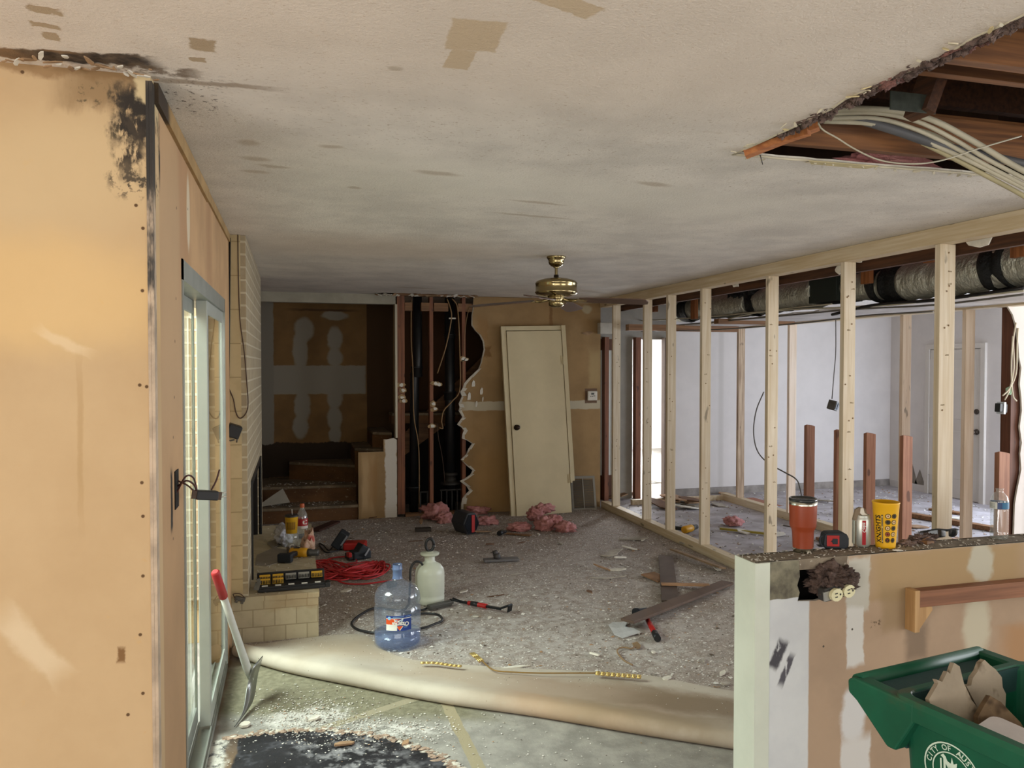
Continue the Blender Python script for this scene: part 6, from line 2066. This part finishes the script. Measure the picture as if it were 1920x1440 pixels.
# ------------------------------------------------------------------ tools on the carpet
a, b = P(862, 1131, Z=ZC+.012), P(955, 1148, Z=ZC+.012)
t = thing('pry_bar', 'black and red pry bar lying on the carpet right of the jug', 'pry bar', a)
d_ = b-a; d_.z = 0; L_ = d_.length; dh = d_.normalized(); sd_ = Vector((-dh.y, dh.x, 0))
M_steelblk = plain('black_steel_tool', '26282A', .4, .6)
mb = MB()
mb.beam((0, 0, .012), dh*L_*.84+Vector((0, 0, .012)), .016, .016)
mb.beam(dh*L_*.82+Vector((0, 0, .014)), dh*L_*1.02+Vector((0, 0, .05)), .045, .012)
mb.beam(dh*L_*1.02+Vector((0, 0, .05)), dh*L_*1.0+Vector((0, 0, .005)), .05, .010, dh)
mb.beam(-dh*.0+sd_*.008+Vector((0, 0, .012)), -dh*.07+sd_*.018+Vector((0, 0, .02)), .012, .010); mb.beam(-sd_*.008+Vector((0, 0, .012)), -dh*.07-sd_*.018+Vector((0, 0, .02)), .012, .010)
mb.build('bar', M_steelblk, t, bevel=.002)
mb = MB(); mb.tube([dh*L_*.18+Vector((0, 0, .013)), dh*L_*.30+Vector((0, 0, .013)), dh*L_*.55+Vector((0, 0, .013))], [.016, .015, .017], 12); mb.build('grip', M_red, t)
mb = MB(); mb.tube([dh*L_*.24+Vector((0, 0, .014)), dh*L_*.38+Vector((0, 0, .014))], .0165, 12); mb.build('grip_band', M_blackplastic, t)
# trowel
a, b = P(907, 1053, Z=ZC), P(972, 1050, Z=ZC)
t = thing('flat_scraper', 'grey flat scraper head with a knob lying in the middle of the carpet', 'scraper', (a+b)/2)
d_ = (b-a); mb = MB(); mb.beam(-d_/2+Vector((0, 0, .012)), d_/2+Vector((0, 0, .012)), .09, .018); mb.build('blade', plain('dusty_grey_blade', '6F6E70', .5), t, bevel=.004)
mb = MB(); mb.tube([(-.03, 0, .015), (-.04, .01, .06)], .03, 12); mb.tube([(-.04, .01, .05), (-.055, .02, .085)], .022, 12); mb.build('knob', plain('dark_grey_socket', '4A4746', .5), t)
# hammer and planks
M_plank = mat('brown_board', '5E4A3D', .6, .15, 8, st=(1, .2, 1), bmp=.1)
a, b = P(1176, 1172, Z=ZC+.03), P(1364, 1094, Z=ZC+.012)
mb = MB(); d_ = b-a; mb.beam(a+Vector((0, 0, .025)), b+Vector((0, 0, .008)), .10, .016)
tag(mb.build('plank', M_plank, bevel=.001), 'long dark brown plank lying across the hammer on the carpet', 'plank', 'loose planks')
a, b = P(1248, 1043, Z=ZC+.01), P(1257, 1128, Z=ZC+.01)
mb = MB(); mb.beam(a, b, .12, .016); tag(mb.build('plank', mat('brown_board_grey', '594A41', .65, .15, 8, bmp=.1), bevel=.001), 'shorter dark brown plank pointing at the stud wall, under the long plank', 'plank', 'loose planks')
a, b = P(1262, 1037, Z=ZC+.005), P(1355, 1072, Z=ZC+.005)
mb = MB(); mb.beam(a+Vector((0, 0, .03)), b+Vector((0, 0, .03)), .07, .014, (.2, 0, 1)); tag(mb.build('plank', mat('pale_brown_lath', '8A7257', .8, .2, 8, bmp=.1)), 'pale brown plank lying against the bottom plate of the stud wall', 'plank', 'loose planks')
a, b = P(1240, 1095, Z=ZC+.03), P(1330, 1097, Z=ZC+.03)
mb = MB(); mb.beam(a, b, .05, .010); tag(mb.build('lath', mat('tan_lath', 'A9825E', .8, .15, 8), bevel=.001), 'tan splintered lath crossing the shorter plank', 'lath')
q = P(1228, 1085, Z=ZC+.004); mb = MB(); mb.prism([(-.07, .1), (.06, .13), (.09, -.06), (-.02, -.09)], q, (1, 0, 0), (0, 1, .06), .01); tag(mb.build('board_scrap', mat('brown_scrap_board', '8C6A4C', .85, .2, 10)), 'brown broken board piece at the left of the shorter plank', 'board')
q = P(1192, 1085, Z=ZC)
t = thing('hammer', 'black-headed hammer with a red grip half under the long plank', 'hammer', P(1207, 1150, Z=ZC))
o_ = t.location
h0, h1 = P(1190, 1150, Z=ZC+.03)-o_, P(1212, 1146, Z=ZC+.03)-o_
g0, g1 = P(1214, 1162, Z=ZC+.018)-o_, P(1229, 1190, Z=ZC+.018)-o_
mb = MB(); mb.tube([h0, h0.lerp(h1, .3), h0.lerp(h1, .35), h1], [.032, .032, .026, .024], 16); mb.tube([h1, h1+(h1-h0)*.25], [.024, .012], 12); mb.build('head', plain('hammer_head', '23282E', .35, .5), t)
mb = MB(); mb.tube([h0.lerp(h1, .6), g0], .013, 10); mb.tube([g1-(g1-g0)*.1, g1+(g1-g0)*.25], .021, 14); mb.build('shaft', M_blackplastic, t)
mb = MB(); mb.tube([g0, g1], [.015, .018], 12); mb.build('grip', M_red, t)
q = P(1165, 1180, Z=ZC+.004); mb = MB()
pts = [P(x, y_, Z=ZC+.006) for x, y_ in ((1141, 1172), (1150, 1168), (1166, 1169), (1178, 1165), (1172, 1176), (1190, 1180), (1202, 1186), (1168, 1194), (1152, 1188))]
c = sum(pts, Vector())/9
mb.prism([(p.x-c.x, p.y-c.y) for p in pts], c, (1, 0, .05), (0, 1, .04), .004); tag(mb.build('plastic_sheet', mat('crumpled_white_plastic', 'C8C9C9', .4, .1, 20, bmp=.6, bs=30, bd=.01)), 'crumpled white plastic scrap at the near end of the long plank', 'plastic')
# hexagonal speaker
q = P(872, 998, Z=ZC)
t = thing('work_light', 'black six-sided work light with a red strap standing on the carpet', 'work light', (q.x, q.y, ZC), (0, 0, .35))
hx = [(.115*math.cos(math.radians(60*k+0)), .115*math.sin(math.radians(60*k))) for k in range(6)]
hx = [(x*.82, y_*1.05) for x, y_ in hx]
mb = MB(); mb.prism(hx, (0, .12, .105), (1, 0, 0), (0, 0, 1), .24); mb.build('housing', plain('graphite_plastic', '33363D', .35), t, bevel=.012)
mb = MB(); mb.prism([(x*.86, y_*.86) for x, y_ in hx], (0, -.12, .105), (1, 0, 0), (0, 0, 1), .006); mb.build('front_lens', plain('dark_lens', '12171F', .2), t)
mb = MB(); mb.box(-.005, .03, -.132, -.126, .02, .19); mb.build('strap', M_red, t)
# pink insulation on the floor
PINK = [(815, 967, .13, .10, .10, 'tall pink insulation tuft at the foot of the opened wall'), (832, 973, .09, .08, .06, 'smaller pink insulation tuft left of the black work light'), (893, 958, .13, .07, .05, 'pink insulation strip behind the black work light'), (912, 978, .11, .06, .05, 'pink insulation lump right of the black work light')]
for i, (x, y_, rx, ry, rz, lab) in enumerate(PINK):
    q = P(x, y_+8, Z=0); mb = MB(); mb.blob((q.x, q.y, ZC+rz*.55), (rx, ry, rz), i+11, .6, 4, 2.0, flat=ZC*.7, smooth=True)
    tag(mb.build('insulation', M_pink), lab, 'insulation', 'pink insulation on the carpet')
q = P(1018, 993, Z=ZC); mb = MB()
mb.blob((q.x+.02, q.y, .07), (.10, .09, .08), 4, .45, 4, 2.0, flat=ZC*.7, smooth=True)
bm2 = MB(); 
for (x, y_, rx, ry, rz, zz) in ((975, 988, .12, .07, .045, .05), (1003, 975, .08, .07, .07, .11), (1020, 970, .11, .06, .05, .15), (1035, 985, .12, .07, .07, .09), (1060, 990, .10, .08, .06, .06)):
    p = P(x, y_+10, Z=0); mb.blob((p.x, p.y, zz), (rx, ry, rz), x, .5, 4, 2.2, flat=ZC*.7, smooth=True)
tag(mb.build('insulation', M_pink), 'large twisted pink insulation piece lying before the leaning cream door', 'insulation', 'pink insulation on the carpet')
# dark block, black knob
a, b = P(778, 993, Z=ZC+.015), P(808, 992, Z=ZC+.015)
mb = MB(); mb.beam(a, b, .08, .03); tag(mb.build('wood_block', plain('dark_block', '3A332C', .8)), 'dark flat block on the carpet before the opened wall', 'wood block')
q = P(938, 1003, Z=ZC); mb = MB(); mb.tube([(q.x-.02, q.y-.03, ZC+.022), (q.x+.03, q.y+.03, ZC+.022)], .024, 14); mb.tube([(q.x+.03, q.y+.03, ZC+.022), (q.x+.07, q.y+.05, ZC+.02)], .012, 10)
tag(mb.build('black_cylinder', M_blackplastic), 'small black cylinder lying on the carpet right of the work light', 'knob')  # a small black cylinder of unknown use
a, b = P(950, 1000, Z=ZC+.006), P(995, 1004, Z=ZC+.006); mb = MB(); mb.beam(a, b, .05, .008); tag(mb.build('lath', M_oldwood_x), 'thin brown lath lying right of the small black cylinder', 'lath')
a, b = P(590, 995, Z=ZC+.01), P(630, 978, Z=ZC+.01); mb = MB(); mb.beam(a, b, .10, .018); tag(mb.build('plank', mat('dark_red_board', '4B2C20', .7, .2, 8)), 'dark red-brown board on the carpet behind the bottles on the hearth', 'plank', 'loose planks')

# red extension cord ------------------------------------------------------
M_cord = plain('red_cord', 'B5282B', .5)
cr_ = random.Random(19)
cpts = []
for k in range(110):
    ph_ = k*.9
    t_ = k/110
    x = 655+62*math.sin(ph_*.93+t_*4)+16*cr_.uniform(-1, 1)
    y_ = 1071-(x-640)*.01+14*math.sin(ph_*1.9+t_*7)+7*cr_.uniform(-1, 1)
    q = P(x, y_, Z=ZC+.008)
    cpts.append((q.x, q.y, ZC+.008+.055*cr_.random()*(1-abs(x-655)/90)))
mb = MB(); mb.tube(spline(cpts, 5), .0065, 6)
lead = [P(x, y_, Z=ZC+.008) for x, y_ in ((600, 1068), (612, 1050), (640, 1044), (662, 1046), (668, 1054), (640, 1060), (625, 1075), (640, 1092), (680, 1095), (735, 1088))]
mb.tube(spline(lead, 6), .0065, 6)
tag(mb.build('extension_cord', M_cord), 'tangled red extension cord heaped on the carpet beside the hearth', 'cord')
q = P(727, 1103, Z=ZC); mb = MB(); mb.tube([(q.x, q.y, ZC+.025), (q.x+.06, q.y+.02, ZC+.025)], .025, 14)
tag(mb.build('tape_roll', plain('dark_tape', '3C372E', .5)), 'dark roll lying on the carpet just left of the blue jug neck', 'tape roll')

# batteries and charger
def charger(px, py, rot, lab, red):
    q = P(px, py, Z=ZC)
    t = thing('battery_charger', lab, 'charger', (q.x, q.y, ZC), (0, 0, rot))
    if red:
        mb = MB(); mb.obox((.09, 0, .035), (.20, .14, .07), (0, 0, 0)); mb.build('charger_base', M_red, t, bevel=.015)
        mb = MB(); mb.obox((.17, -.072, .045), (.012, .006, .012)); mb.build('indicator', plain('indicator_yellow', 'D8C060', .3), t)
    mb = MB(); mb.obox((-.04 if red else .03, 0, .09 if red else .06), (.09, .12, .16 if red else .11), (0, .6, 0)); mb.build('battery', M_black_r, t, bevel=.012)
    mb = MB(); mb.obox((.0 if red else .06, -.062, .09 if red else .06), (.015, .004, .10 if red else .07), (0, .6, 0)); mb.build('battery_stripe', plain('stripe_grey', '8A8C90', .4), t)
    if not red:
        mb = MB(); mb.obox((-.05, 0, .03), (.10, .10, .05)); mb.build('tool_foot', plain('dark_foot', '25211F', .5), t, bevel=.008)
        mb = MB(); mb.obox((-.09, -.03, .05), (.03, .06, .04)); mb.build('red_cap', M_red, t, bevel=.006)
        mb = MB(); mb.obox((.02, 0, .035), (.16, .12, .07)); mb.build('battery_base', M_black_r, t, bevel=.012)


charger(647, 1030, -.2, 'red charger with a big black battery standing on the carpet behind the red cord', True)
charger(671, 1047, .3, 'black tool battery with a small red cap in front of the red charger', False)
mb = MB(); mb.tube(spline([tuple(P(x, y_, Z=ZC+.008)) for x, y_ in ((640, 1022), (625, 1025), (616, 1032), (606, 1022), (598, 1020), (610, 1035), (625, 1034), (640, 1030))], 6), .006, 6)
tag(mb.build('charger_cord', M_blackplastic), 'black charger cord looping left of the red charger', 'cord')

# ------------------------------------------------------------------ on the hearth
def hq(x, y_):
    return P(x, y_, Z=HZ)


# tool-bit case
a, b = hq(483, 1090), hq(604, 1081)
t = thing('bit_case', 'open black bit case with yellow racks at the front of the hearth', 'bit case', (a.x+.01, CY0+.09, HZ+.004), (.0, 0, .03))
Wc = .40
mb = MB(); mb.box(0, Wc, -.03, .13, 0, .03); mb.box(-.005, Wc+.005, .13, .15, 0, .075); mb.box(0, Wc, -.04, -.03, 0, .02); mb.box(Wc, Wc+.03, -.04, .02, 0, .03)
mb.build('case_body', plain('case_black', '18181A', .5), t, bevel=.004)
M_bity = plain('bit_yellow', 'C79A26', .45); M_bitg = plain('bit_grey', '8F8D86', .5)
slots = [(0.01, .075, M_bity), (.088, .153, M_bity), (.166, .23, M_bitg), (.243, .31, M_bitg), (.322, .39, M_bity)]
for (x0, x1, m_) in slots:
    mb = MB()
    mb.obox(((x0+x1)/2, .085, .055), (x1-x0, .012, .04), (-.6, 0, 0))
    if m_ is M_bity and x0 < .3:
        mb.obox(((x0+x1)/2, .035, .045), (x1-x0, .012, .035), (-.6, 0, 0))
    mb.build('bit_rack', m_, t, bevel=.002)
    mb = MB()
    for k in range(7):
        xx = x0+(x1-x0)*(k+.5)/7
        mb.tube([(xx, .07, .045), (xx, .062, .068)], .0025, 6)
        if x0 < .3 and m_ is M_bity:
            mb.tube([(xx, .022, .035), (xx, .014, .058)], .0025, 6)
    mb.build('driver_bits', M_steelblk, t)
    mb = MB(); mb.obox(((x0+x1)/2, -.02, .032), (.035, .003, .010), (-.5, 0, 0)); mb.build('rack_tag', plain('tag_white', 'B7B5AC', .5), t)
# drill
def drill(loc, rot, lab, sc_=1.0):
    t = thing('power_drill', lab, 'power drill', loc, rot)
    t.scale = (sc_,)*3
    Ry = Matrix.Rotation(math.radians(90), 3, 'Y')
    mb = MB(); mb.tube([(-.07, 0, .0), (-.06, 0, 0), (.03, 0, 0), (.06, 0, 0)], [.026, .034, .034, .030], 18); mb.build('motor_body', plain('drill_yellow', 'CB9418', .45), t)
    mb = MB(); mb.tube([(.058, 0, 0), (.085, 0, 0), (.09, 0, 0), (.135, 0, 0), (.14, 0, 0)], [.028, .028, .023, .024, .014], 18); mb.build('chuck', plain('chuck_dark', '4B4A46', .4, .3), t)
    mb = MB(); mb.beam((-.02, 0, -.02), (-.05, 0, -.14), .034, .04, (1, 0, 0)); mb.build('handle', M_blackplastic, t, bevel=.008)
    mb = MB(); mb.obox((-.045, 0, -.165), (.10, .06, .05)); mb.build('battery', M_black_r, t, bevel=.008)
    mb = MB(); mb.obox((-.02, -.034, 0), (.04, .004, .03)); mb.build('badge', M_blackplastic, t)
    return t


q = hq(562, 1047)
drill((q.x, q.y+.04, HZ+.034), (math.radians(-90), 0, -.35), 'yellow and black power drill lying behind the bit case on the hearth', 1.0)
# yellow cup with straw on clear cup
q = hq(547, 1042)
t = thing('drink_cup', 'yellow takeaway cup with dark lid and straw standing on a clear cup on the hearth', 'cup', (q.x-.0, q.y+.06, HZ+.155))
mb = MB(); mb.lathe([(0, 0), (.040, 0), (.047, .12), (.048, .122)], 30); mb.build('cup_body', mat('cup_yellow_print', 'C99A1E', .5, .1, 30), t)
mb = MB(); mb.lathe([(.049, .120), (.050, .128), (.044, .134), (0, .134)], 30); mb.build('lid', plain('dark_lid', '2A2420', .4), t)
mb = MB(); mb.tube([(.005, 0, .13), (.003, 0, .175)], .0035, 8); mb.build('straw', plain('straw_pale', 'B9B0A6', .4), t)
mb = MB(); n = 20
for (z0, z1) in ((.03, .085),):
    for k in range(9):
        g = -2.4+.17*k
        mb.add([(.0435*math.cos(g), .0435*math.sin(g), z0), (.0435*math.cos(g+.08), .0435*math.sin(g+.08), z0), (.0465*math.cos(g+.08), .0465*math.sin(g+.08), z1), (.0465*math.cos(g), .0465*math.sin(g), z1)], [(0, 1, 2, 3)])
mb.build('print', plain('print_brown', '6B4A16', .6), t)
t = thing('clear_cup', 'clear plastic cup with white print under the yellow takeaway cup', 'cup', (q.x, q.y+.06, HZ))
mb = MB(); mb.lathe([(0, .002), (.034, .002), (.04, .06), (.046, .11), (.046, .145), (.036, .154)], 30); mb.build('cup_body', M_pet, t)
mb = MB(); mb.lathe([(0, .004), (.033, .004), (.038, .055), (0, .055)], 24); mb.build('drink', plain('brown_drink', '4A2F1C', .3), t)
mb = MB(); v, f = text_geo('C', .05, .002); g0_ = math.atan2(-t.location.y, -t.location.x)
mb.add([Vector((.0445*math.cos(g0_+p.x/.045), .0445*math.sin(g0_+p.x/.045), .06+p.y)) for p in v], f); mb.build('logo', plain('logo_white', 'BDB6AA', .5), t)
# soda bottle
q = hq(567, 1024)
t = thing('soda_bottle', 'clear soda bottle with red label and orange cap standing on the hearth', 'bottle', (q.x, q.y+.03, HZ))
mb = MB(); mb.lathe([(0, .004), (.03, 0), (.04, .01), (.042, .06), (.039, .10), (.042, .17), (.042, .21), (.036, .245), (.018, .28), (.0145, .288), (.0145, .305)], 32); mb.build('bottle_body', M_pet, t)
mb = MB(); mb.lathe([(.0165, .292), (.0175, .294), (.0175, .318), (.015, .322), (0, .322)], 24); mb.build('cap', plain('cap_orange', 'B0562E', .45), t)
mb = MB(); mb.lathe([(.0428, .155), (.0428, .21)], 32); mb.lathe([(.0428, .135), (.0428, .155)], 32, m=1); mb.build('label_band', [plain('label_red', '9A1D22', .4), plain('label_pale', 'C9C1B8', .4)], t)
g0_ = math.atan2(-t.location.y, -t.location.x)
mb = MB(); v, f = text_geo('C', .05, .003)
mb.add([Vector((.0433*math.cos(g0_+.5+p.x/.043), .0433*math.sin(g0_+.5+p.x/.043), .182+p.y)) for p in v], f); mb.build('logo', plain('logo_cream', 'D9D2C6', .5), t)
# bags
def crumple(name, lab, cat, c, rad, seed, m, amp=.35, flat=None, freq=1.8, group=None):
    mb = MB(); mb.blob(c, rad, seed, amp, 4, freq, flat=flat, smooth=True)
    return tag(mb.build(name, m), lab, cat, group)


def sack(name, lab, x, y_, z0, h, r, seed, m):
    mb = MB(); NS, NH = 36, 22; vs = []
    for j in range(NH+1):
        t = j/NH
        prof = .80+.30*math.sin(math.pi*t*.8)-.15*max(0, t-.55)/.45
        for k in range(NS):
            g = 6.2832*k/NS
            w = 1+.34*noise.noise(Vector((math.cos(g)*1.3+seed, math.sin(g)*1.3, t*1.6)))+.16*noise.noise(Vector((math.cos(g)*3.2, math.sin(g)*3.2+seed, t*5)))+.10*math.sin(g*5+seed+3*t)*t
            vs.append((x+r*prof*w*math.cos(g)*.85, y_+r*prof*w*math.sin(g), z0+h*t*(1+.55*noise.noise(Vector((math.cos(g)*1.2, math.sin(g)*1.2+seed, 9)))*t*t)))
    fs = [(j*NS+k, j*NS+(k+1) % NS, (j+1)*NS+(k+1) % NS, (j+1)*NS+k) for j in range(NH) for k in range(NS)]
    mb.add(vs, fs, 0, True)
    mb.f.append(list(range(NS))[::-1]); mb.m.append(0); mb.s.append(False)
    return tag(mb.build(name, m), lab, 'bag')


M_bag = mat('peach_plastic_bag', 'BE9A80', .45, .15, 9, bmp=.6, bs=25, bd=.02)
q = hq(580, 1040); sack('plastic_bag', 'crumpled peach plastic bag on the hearth right of the soda bottle', q.x-.012, q.y+.07, HZ, .10, .055, 3, M_bag)
q = P(596, 1033, Z=ZC); sack('plastic_bag', 'peach plastic bag with a red print standing at the edge of the hearth', .108, 5.93, HZ, .155, .042, 8, mat('peach_bag_printed', 'C09C82', .45, .15, 9, bmp=.6, bs=25, bd=.02, layers=[dict(c=(.12, 5.9, HZ+.10), h=(.025, .2, .03), col='A5402E', feather=.4, dist=.03, ns=12, ell=True)]))
q = hq(528, 1030); crumple('plastic_bag', 'thin white plastic bag slumped on the hearth before the firebox', 'bag', (-.08, 6.25, HZ+.075), (.065, .16, .075), 14, mat('white_plastic_bag', 'B4B2B6', .35, .08, 9, bmp=.6, bs=25, bd=.02), .4, HZ)
for i, (px, lab) in enumerate(((((478, 1042), (515, 1028), (545, 1034), (540, 1050), (500, 1062), (478, 1060)), 'flat grey paper lying on the hearth left of the cup'), (((500, 1020), (520, 1012), (530, 1020), (512, 1030)), 'smaller grey paper lying on the hearth by the firebox'))):
    pts = [P(x, y_, Z=HZ) for x, y_ in px]; c = sum(pts, Vector())/len(pts); c.z = HZ+.002+.004*i
    mb = MB(); mb.prism([(max(p.x, CX+.004)-c.x, p.y-c.y) for p in pts], c, (1, 0, 0), (0, 1, .01), .003)
    tag(mb.build('paper_sheet', mat('grey_paper', '8D857A', .9, .08, 8)), lab, 'paper')
q = hq(578, 990); mb = MB(); mb.tube([(.035, 6.4, HZ+.02), (.10, 6.42, HZ+.02)], .018, 12); tag(mb.build('black_tube', M_blackplastic), 'short black tube lying behind the peach bags on the hearth', 'tube')
q = P(492, 1098, Y=CY0-.012); mb = MB(); mb.obox((q.x-.03, CY0-.018, q.z), (.03, .012, .045), (.0, .3, 0)); mb.obox((q.x-.02, CY0-.018, q.z+.03), (.02, .01, .03), (0, -.4, 0)); tag(mb.build('hanging_clip', M_greysteel), 'small grey clip hanging at the front edge of the hearth', 'clip')
q = P(608, 1094, Z=ZC); mb = MB(); mb.obox((q.x, q.y, ZC+.008), (.05, .09, .012), (0, 0, .5)); tag(mb.build('drywall_scrap', SCR), 'small grey tab on the carpet at the front corner of the hearth', 'scrap')

# ------------------------------------------------------------------ floor scraper leaning on the glass door
tip, knee, topp = P(450, 1350, Z=.004), None, None
rows = P(470, 1278, Y=tip.y+.22)
topp = P(404, 1074, X=XW+.03)
d0 = P(471, 1275, Y=4.05)
t = thing('floor_scraper', 'white long-handled floor scraper with red grip leaning at the glass door', 'floor scraper', tip)
o_ = tip
grip = topp.lerp(d0, .20)
mb = MB(); mb.tube([grip-o_, topp.lerp(d0, .5)-o_, topp.lerp(d0, .86)-o_, d0-o_], [.0165, .0165, .02, .012], 14); mb.build('pole', plain('pole_white', 'C9CBC4', .45), t)
mb = MB(); mb.tube([topp-o_+(topp-d0).normalized()*.01, topp-o_, grip-o_], [.012, .019, .0195], 14); mb.build('grip', plain('grip_red', 'B02B2C', .5), t)
bl = spline([d0-o_+Vector((.03, .0, .09)), d0-o_+Vector((.005, -.01, 0)), (d0-o_)*.45+Vector((.012, 0, -.02)), Vector((0, 0, .003))], 6)
sdv = (d0-o_).cross(Vector((0, 0, 1))).normalized()*.06
sdv = Vector((.035, .12, 0)).normalized()*.075
mb = MB(); vs = []
for p in bl:
    vs += [p-sdv, p+sdv]
mb.add(vs, [(2*k, 2*k+1, 2*k+3, 2*k+2) for k in range(len(bl)-1)], 0, True)
o = mb.build('blade', plain('scraper_steel', '8B8C88', .3, .8), t)
sm = o.modifiers.new('solid', 'SOLIDIFY'); sm.thickness = .004

# ------------------------------------------------------------------ gold strips along the carpet fold
M_gold = plain('gold_metal', 'C9AE6C', .35, .6)
M_golddk = plain('gold_cord', '8A6C3A', .5, .3)


def strip(px, z0, w_, lab, seg=.03, core=True):
    pts = spline([tuple(P(x, y_, Z=z0)) for x, y_ in px], 10)
    t = thing('gold_strip', lab, 'metal strip', pts[0])
    if core:
        mb = MB(); mb.tube([p-pts[0] for p in pts], .003, 6); mb.build('cord', M_golddk, t)
    mb = MB(); acc = 0; last = pts[0]
    L_ = sum((pts[i]-pts[i-1]).length for i in range(1, len(pts)))
    n = max(2, int(L_/seg))
    for k in range(n):
        a, b = samp(pts, (k+.08)/n), samp(pts, (k+.92)/n)
        d_ = (b-a).normalized(); sdw = Vector((-d_.y, d_.x, 0))
        for j in (-.9, 0, .9):
            mb.tube([a-pts[0]+sdw*w_*j*.5, b-pts[0]+sdw*w_*j*.5], w_*.22, 8)
    mb.build('beads', M_gold, t)


strip([(1116, 1262), (1150, 1265), (1203, 1269)], .055, .028, 'gold segmented strip lying on the right part of the carpet fold', .026)
strip([(788, 1243), (815, 1243), (850, 1248), (866, 1249)], .05, .018, 'gold segmented strip beside the blue jug at the carpet fold', .026)
strip([(884, 1224), (892, 1230), (903, 1240)], .045, .024, 'short gold rods sticking up from the carpet at the fold', .05)
mb = MB(); mb.tube(spline([tuple(P(x, y_, Z=.05)) for x, y_ in ((903, 1238), (925, 1256), (960, 1260), (1010, 1262), (1070, 1262), (1116, 1262))], 8), .004, 6)
tag(mb.build('tan_cord', M_golddk), 'thin tan cord linking the gold strips along the carpet fold', 'cord')
q = P(1180, 1215, Z=ZC+.006); mb = MB()
mb.tube(spline([tuple(P(x, y_, Z=ZC+.008)) for x, y_ in ((1186, 1247), (1170, 1238), (1158, 1224), (1160, 1216), (1172, 1214), (1184, 1216), (1196, 1210))], 6), .005, 6); mb.chip((q.x+.06, q.y+.02, ZC), .05, random.Random(4), .01, .2, asp=.45)
tag(mb.build('curled_strip', mat('tan_strip', '94795A', .7, .2, 12)), 'tan curled strip lying on the carpet above the right gold strip', 'strip')

# ------------------------------------------------------------------ debris in the white room
R_ = random.Random(41)
planks = [((1700, 965), (1925, 1003), .09, .045, 'red-brown lumber lying in the white room behind the yellow cup and bottle', M_oldwood_x), ((1790, 1015), (1925, 1010), .10, .03, 'pale pink board lying low in the white room left of the bottle', wood('pink_board', 'C9A088', 'A67A60', 'x')),
          ((1893, 950), (1912, 978), .05, .03, 'short pale board leaning up behind the water bottle', wood('pink_board_short', 'C9A57E', 'A9835E', 'z')), ((1745, 955), (1810, 965), .10, .02, 'dark red board lying before the entry door', M_oldwood_x),
          ((1400, 935), (1450, 950), .20, .01, 'pinkish board piece on the floor behind the inner studs', wood('rust_board', 'A86A4C', '8A5138', 'x')), ((1540, 1010), (1580, 1025), .12, .03, 'brown board end between tumbler and can seen past the half-wall', M_oldwood_x)]
for (p0, p1, w_, h_, lab, m_) in planks:
    a, b = P(*p0, Z=h_*.5), P(*p1, Z=h_*.5)
    if 'leaning' in lab:
        a, b = P(*p0, X=7.0), P(p1[0]+3, 990, X=7.0)
    mb = MB(); mb.beam(a+Vector((0, 0, .006)), b+Vector((0, 0, .006)), w_, h_); tag(mb.build('lumber', m_, bevel=.001), lab, 'board')
q = P(1352, 990, Z=0); a, b = P(1350, 991, Z=.02), P(1450, 1002, Z=.02)
mb = MB(); mb.beam(a, b, .03, .02); tag(mb.build('yellow_level', plain('dull_yellow', '9B8A2A', .5)), 'long thin yellow strip on the white room floor left of the third stud', 'strip')
q = P(1385, 990, Z=0); crumple('insulation', 'small pink insulation tuft on the yellow strip in the white room', 'insulation', (q.x, q.y+.1, .05), (.10, .08, .05), 5, M_pink, .5, 0)
q = P(1290, 1000, Z=0)
drill((q.x, q.y, .045), (math.radians(90), 0, .5), 'yellow and black drill lying on the white room floor behind the bottom plate', 1.1)
far_s = [(1255, 945, .25, .35, 1, 'layered drywall stack beyond the sixth stud'), (1290, 955, .18, .35, 0, 'white flake beyond the fifth stud'), (1300, 948, .2, .3, 0, 'white flake beside the layered stack'), (1345, 948, .15, .3, 1, 'grey flake near the inner plate corner'), (1240, 952, .25, .25, 3, 'brown layer beyond the sixth stud'),
         (1180, 925, .2, .3, 1, 'grey flake on the hall floor'), (1150, 935, .2, .3, 2, 'tan flake at the end of the stud wall'), (1395, 1000, .08, .4, 0, 'white flake before the inner studs'), (1320, 1005, .06, .5, 3, 'brown bit by the yellow drill'), (1720, 1010, .16, .2, 0, 'long white flake right of the yellow cup'),
         (1720, 990, .12, .3, 2, 'tan flake behind the yellow cup'), (1745, 1000, .15, .2, 1, 'grey flake left of the sunglasses'), (1890, 985, .15, .3, 0, 'white flake behind the water bottle'), (1545, 942, .18, .1, 1, 'grey lath behind the tumbler'), (1800, 975, .1, .4, 0, 'white flake left of the pink board'), (1230, 905, .12, .4, 0, 'white flake in the far doorway'),
         (1455, 1005, .1, .4, 0, 'white flake left of the tumbler'), (1360, 930, .2, .25, 2, 'tan flake behind the inner plate')]
for (x, y_, r_, asp, k, where) in far_s:
    q = P(x, y_, Z=0); mb = MB()
    if 'stack' in where:
        for j in range(5):
            mb.chip((q.x+R_.uniform(-.08, .08), q.y+R_.uniform(-.05, .05), .018*j), r_*R_.uniform(.7, 1.1), R_, .014, .05, asp=.5, m=R_.choice((1, 1, 3, 2)))
    else:
        mb.chip((q.x, q.y, .002), r_, R_, .012, .18, asp=asp*1.6, m=k)
    tag(mb.build('drywall_scrap', SCR), where, 'scrap', 'scraps in the white room')
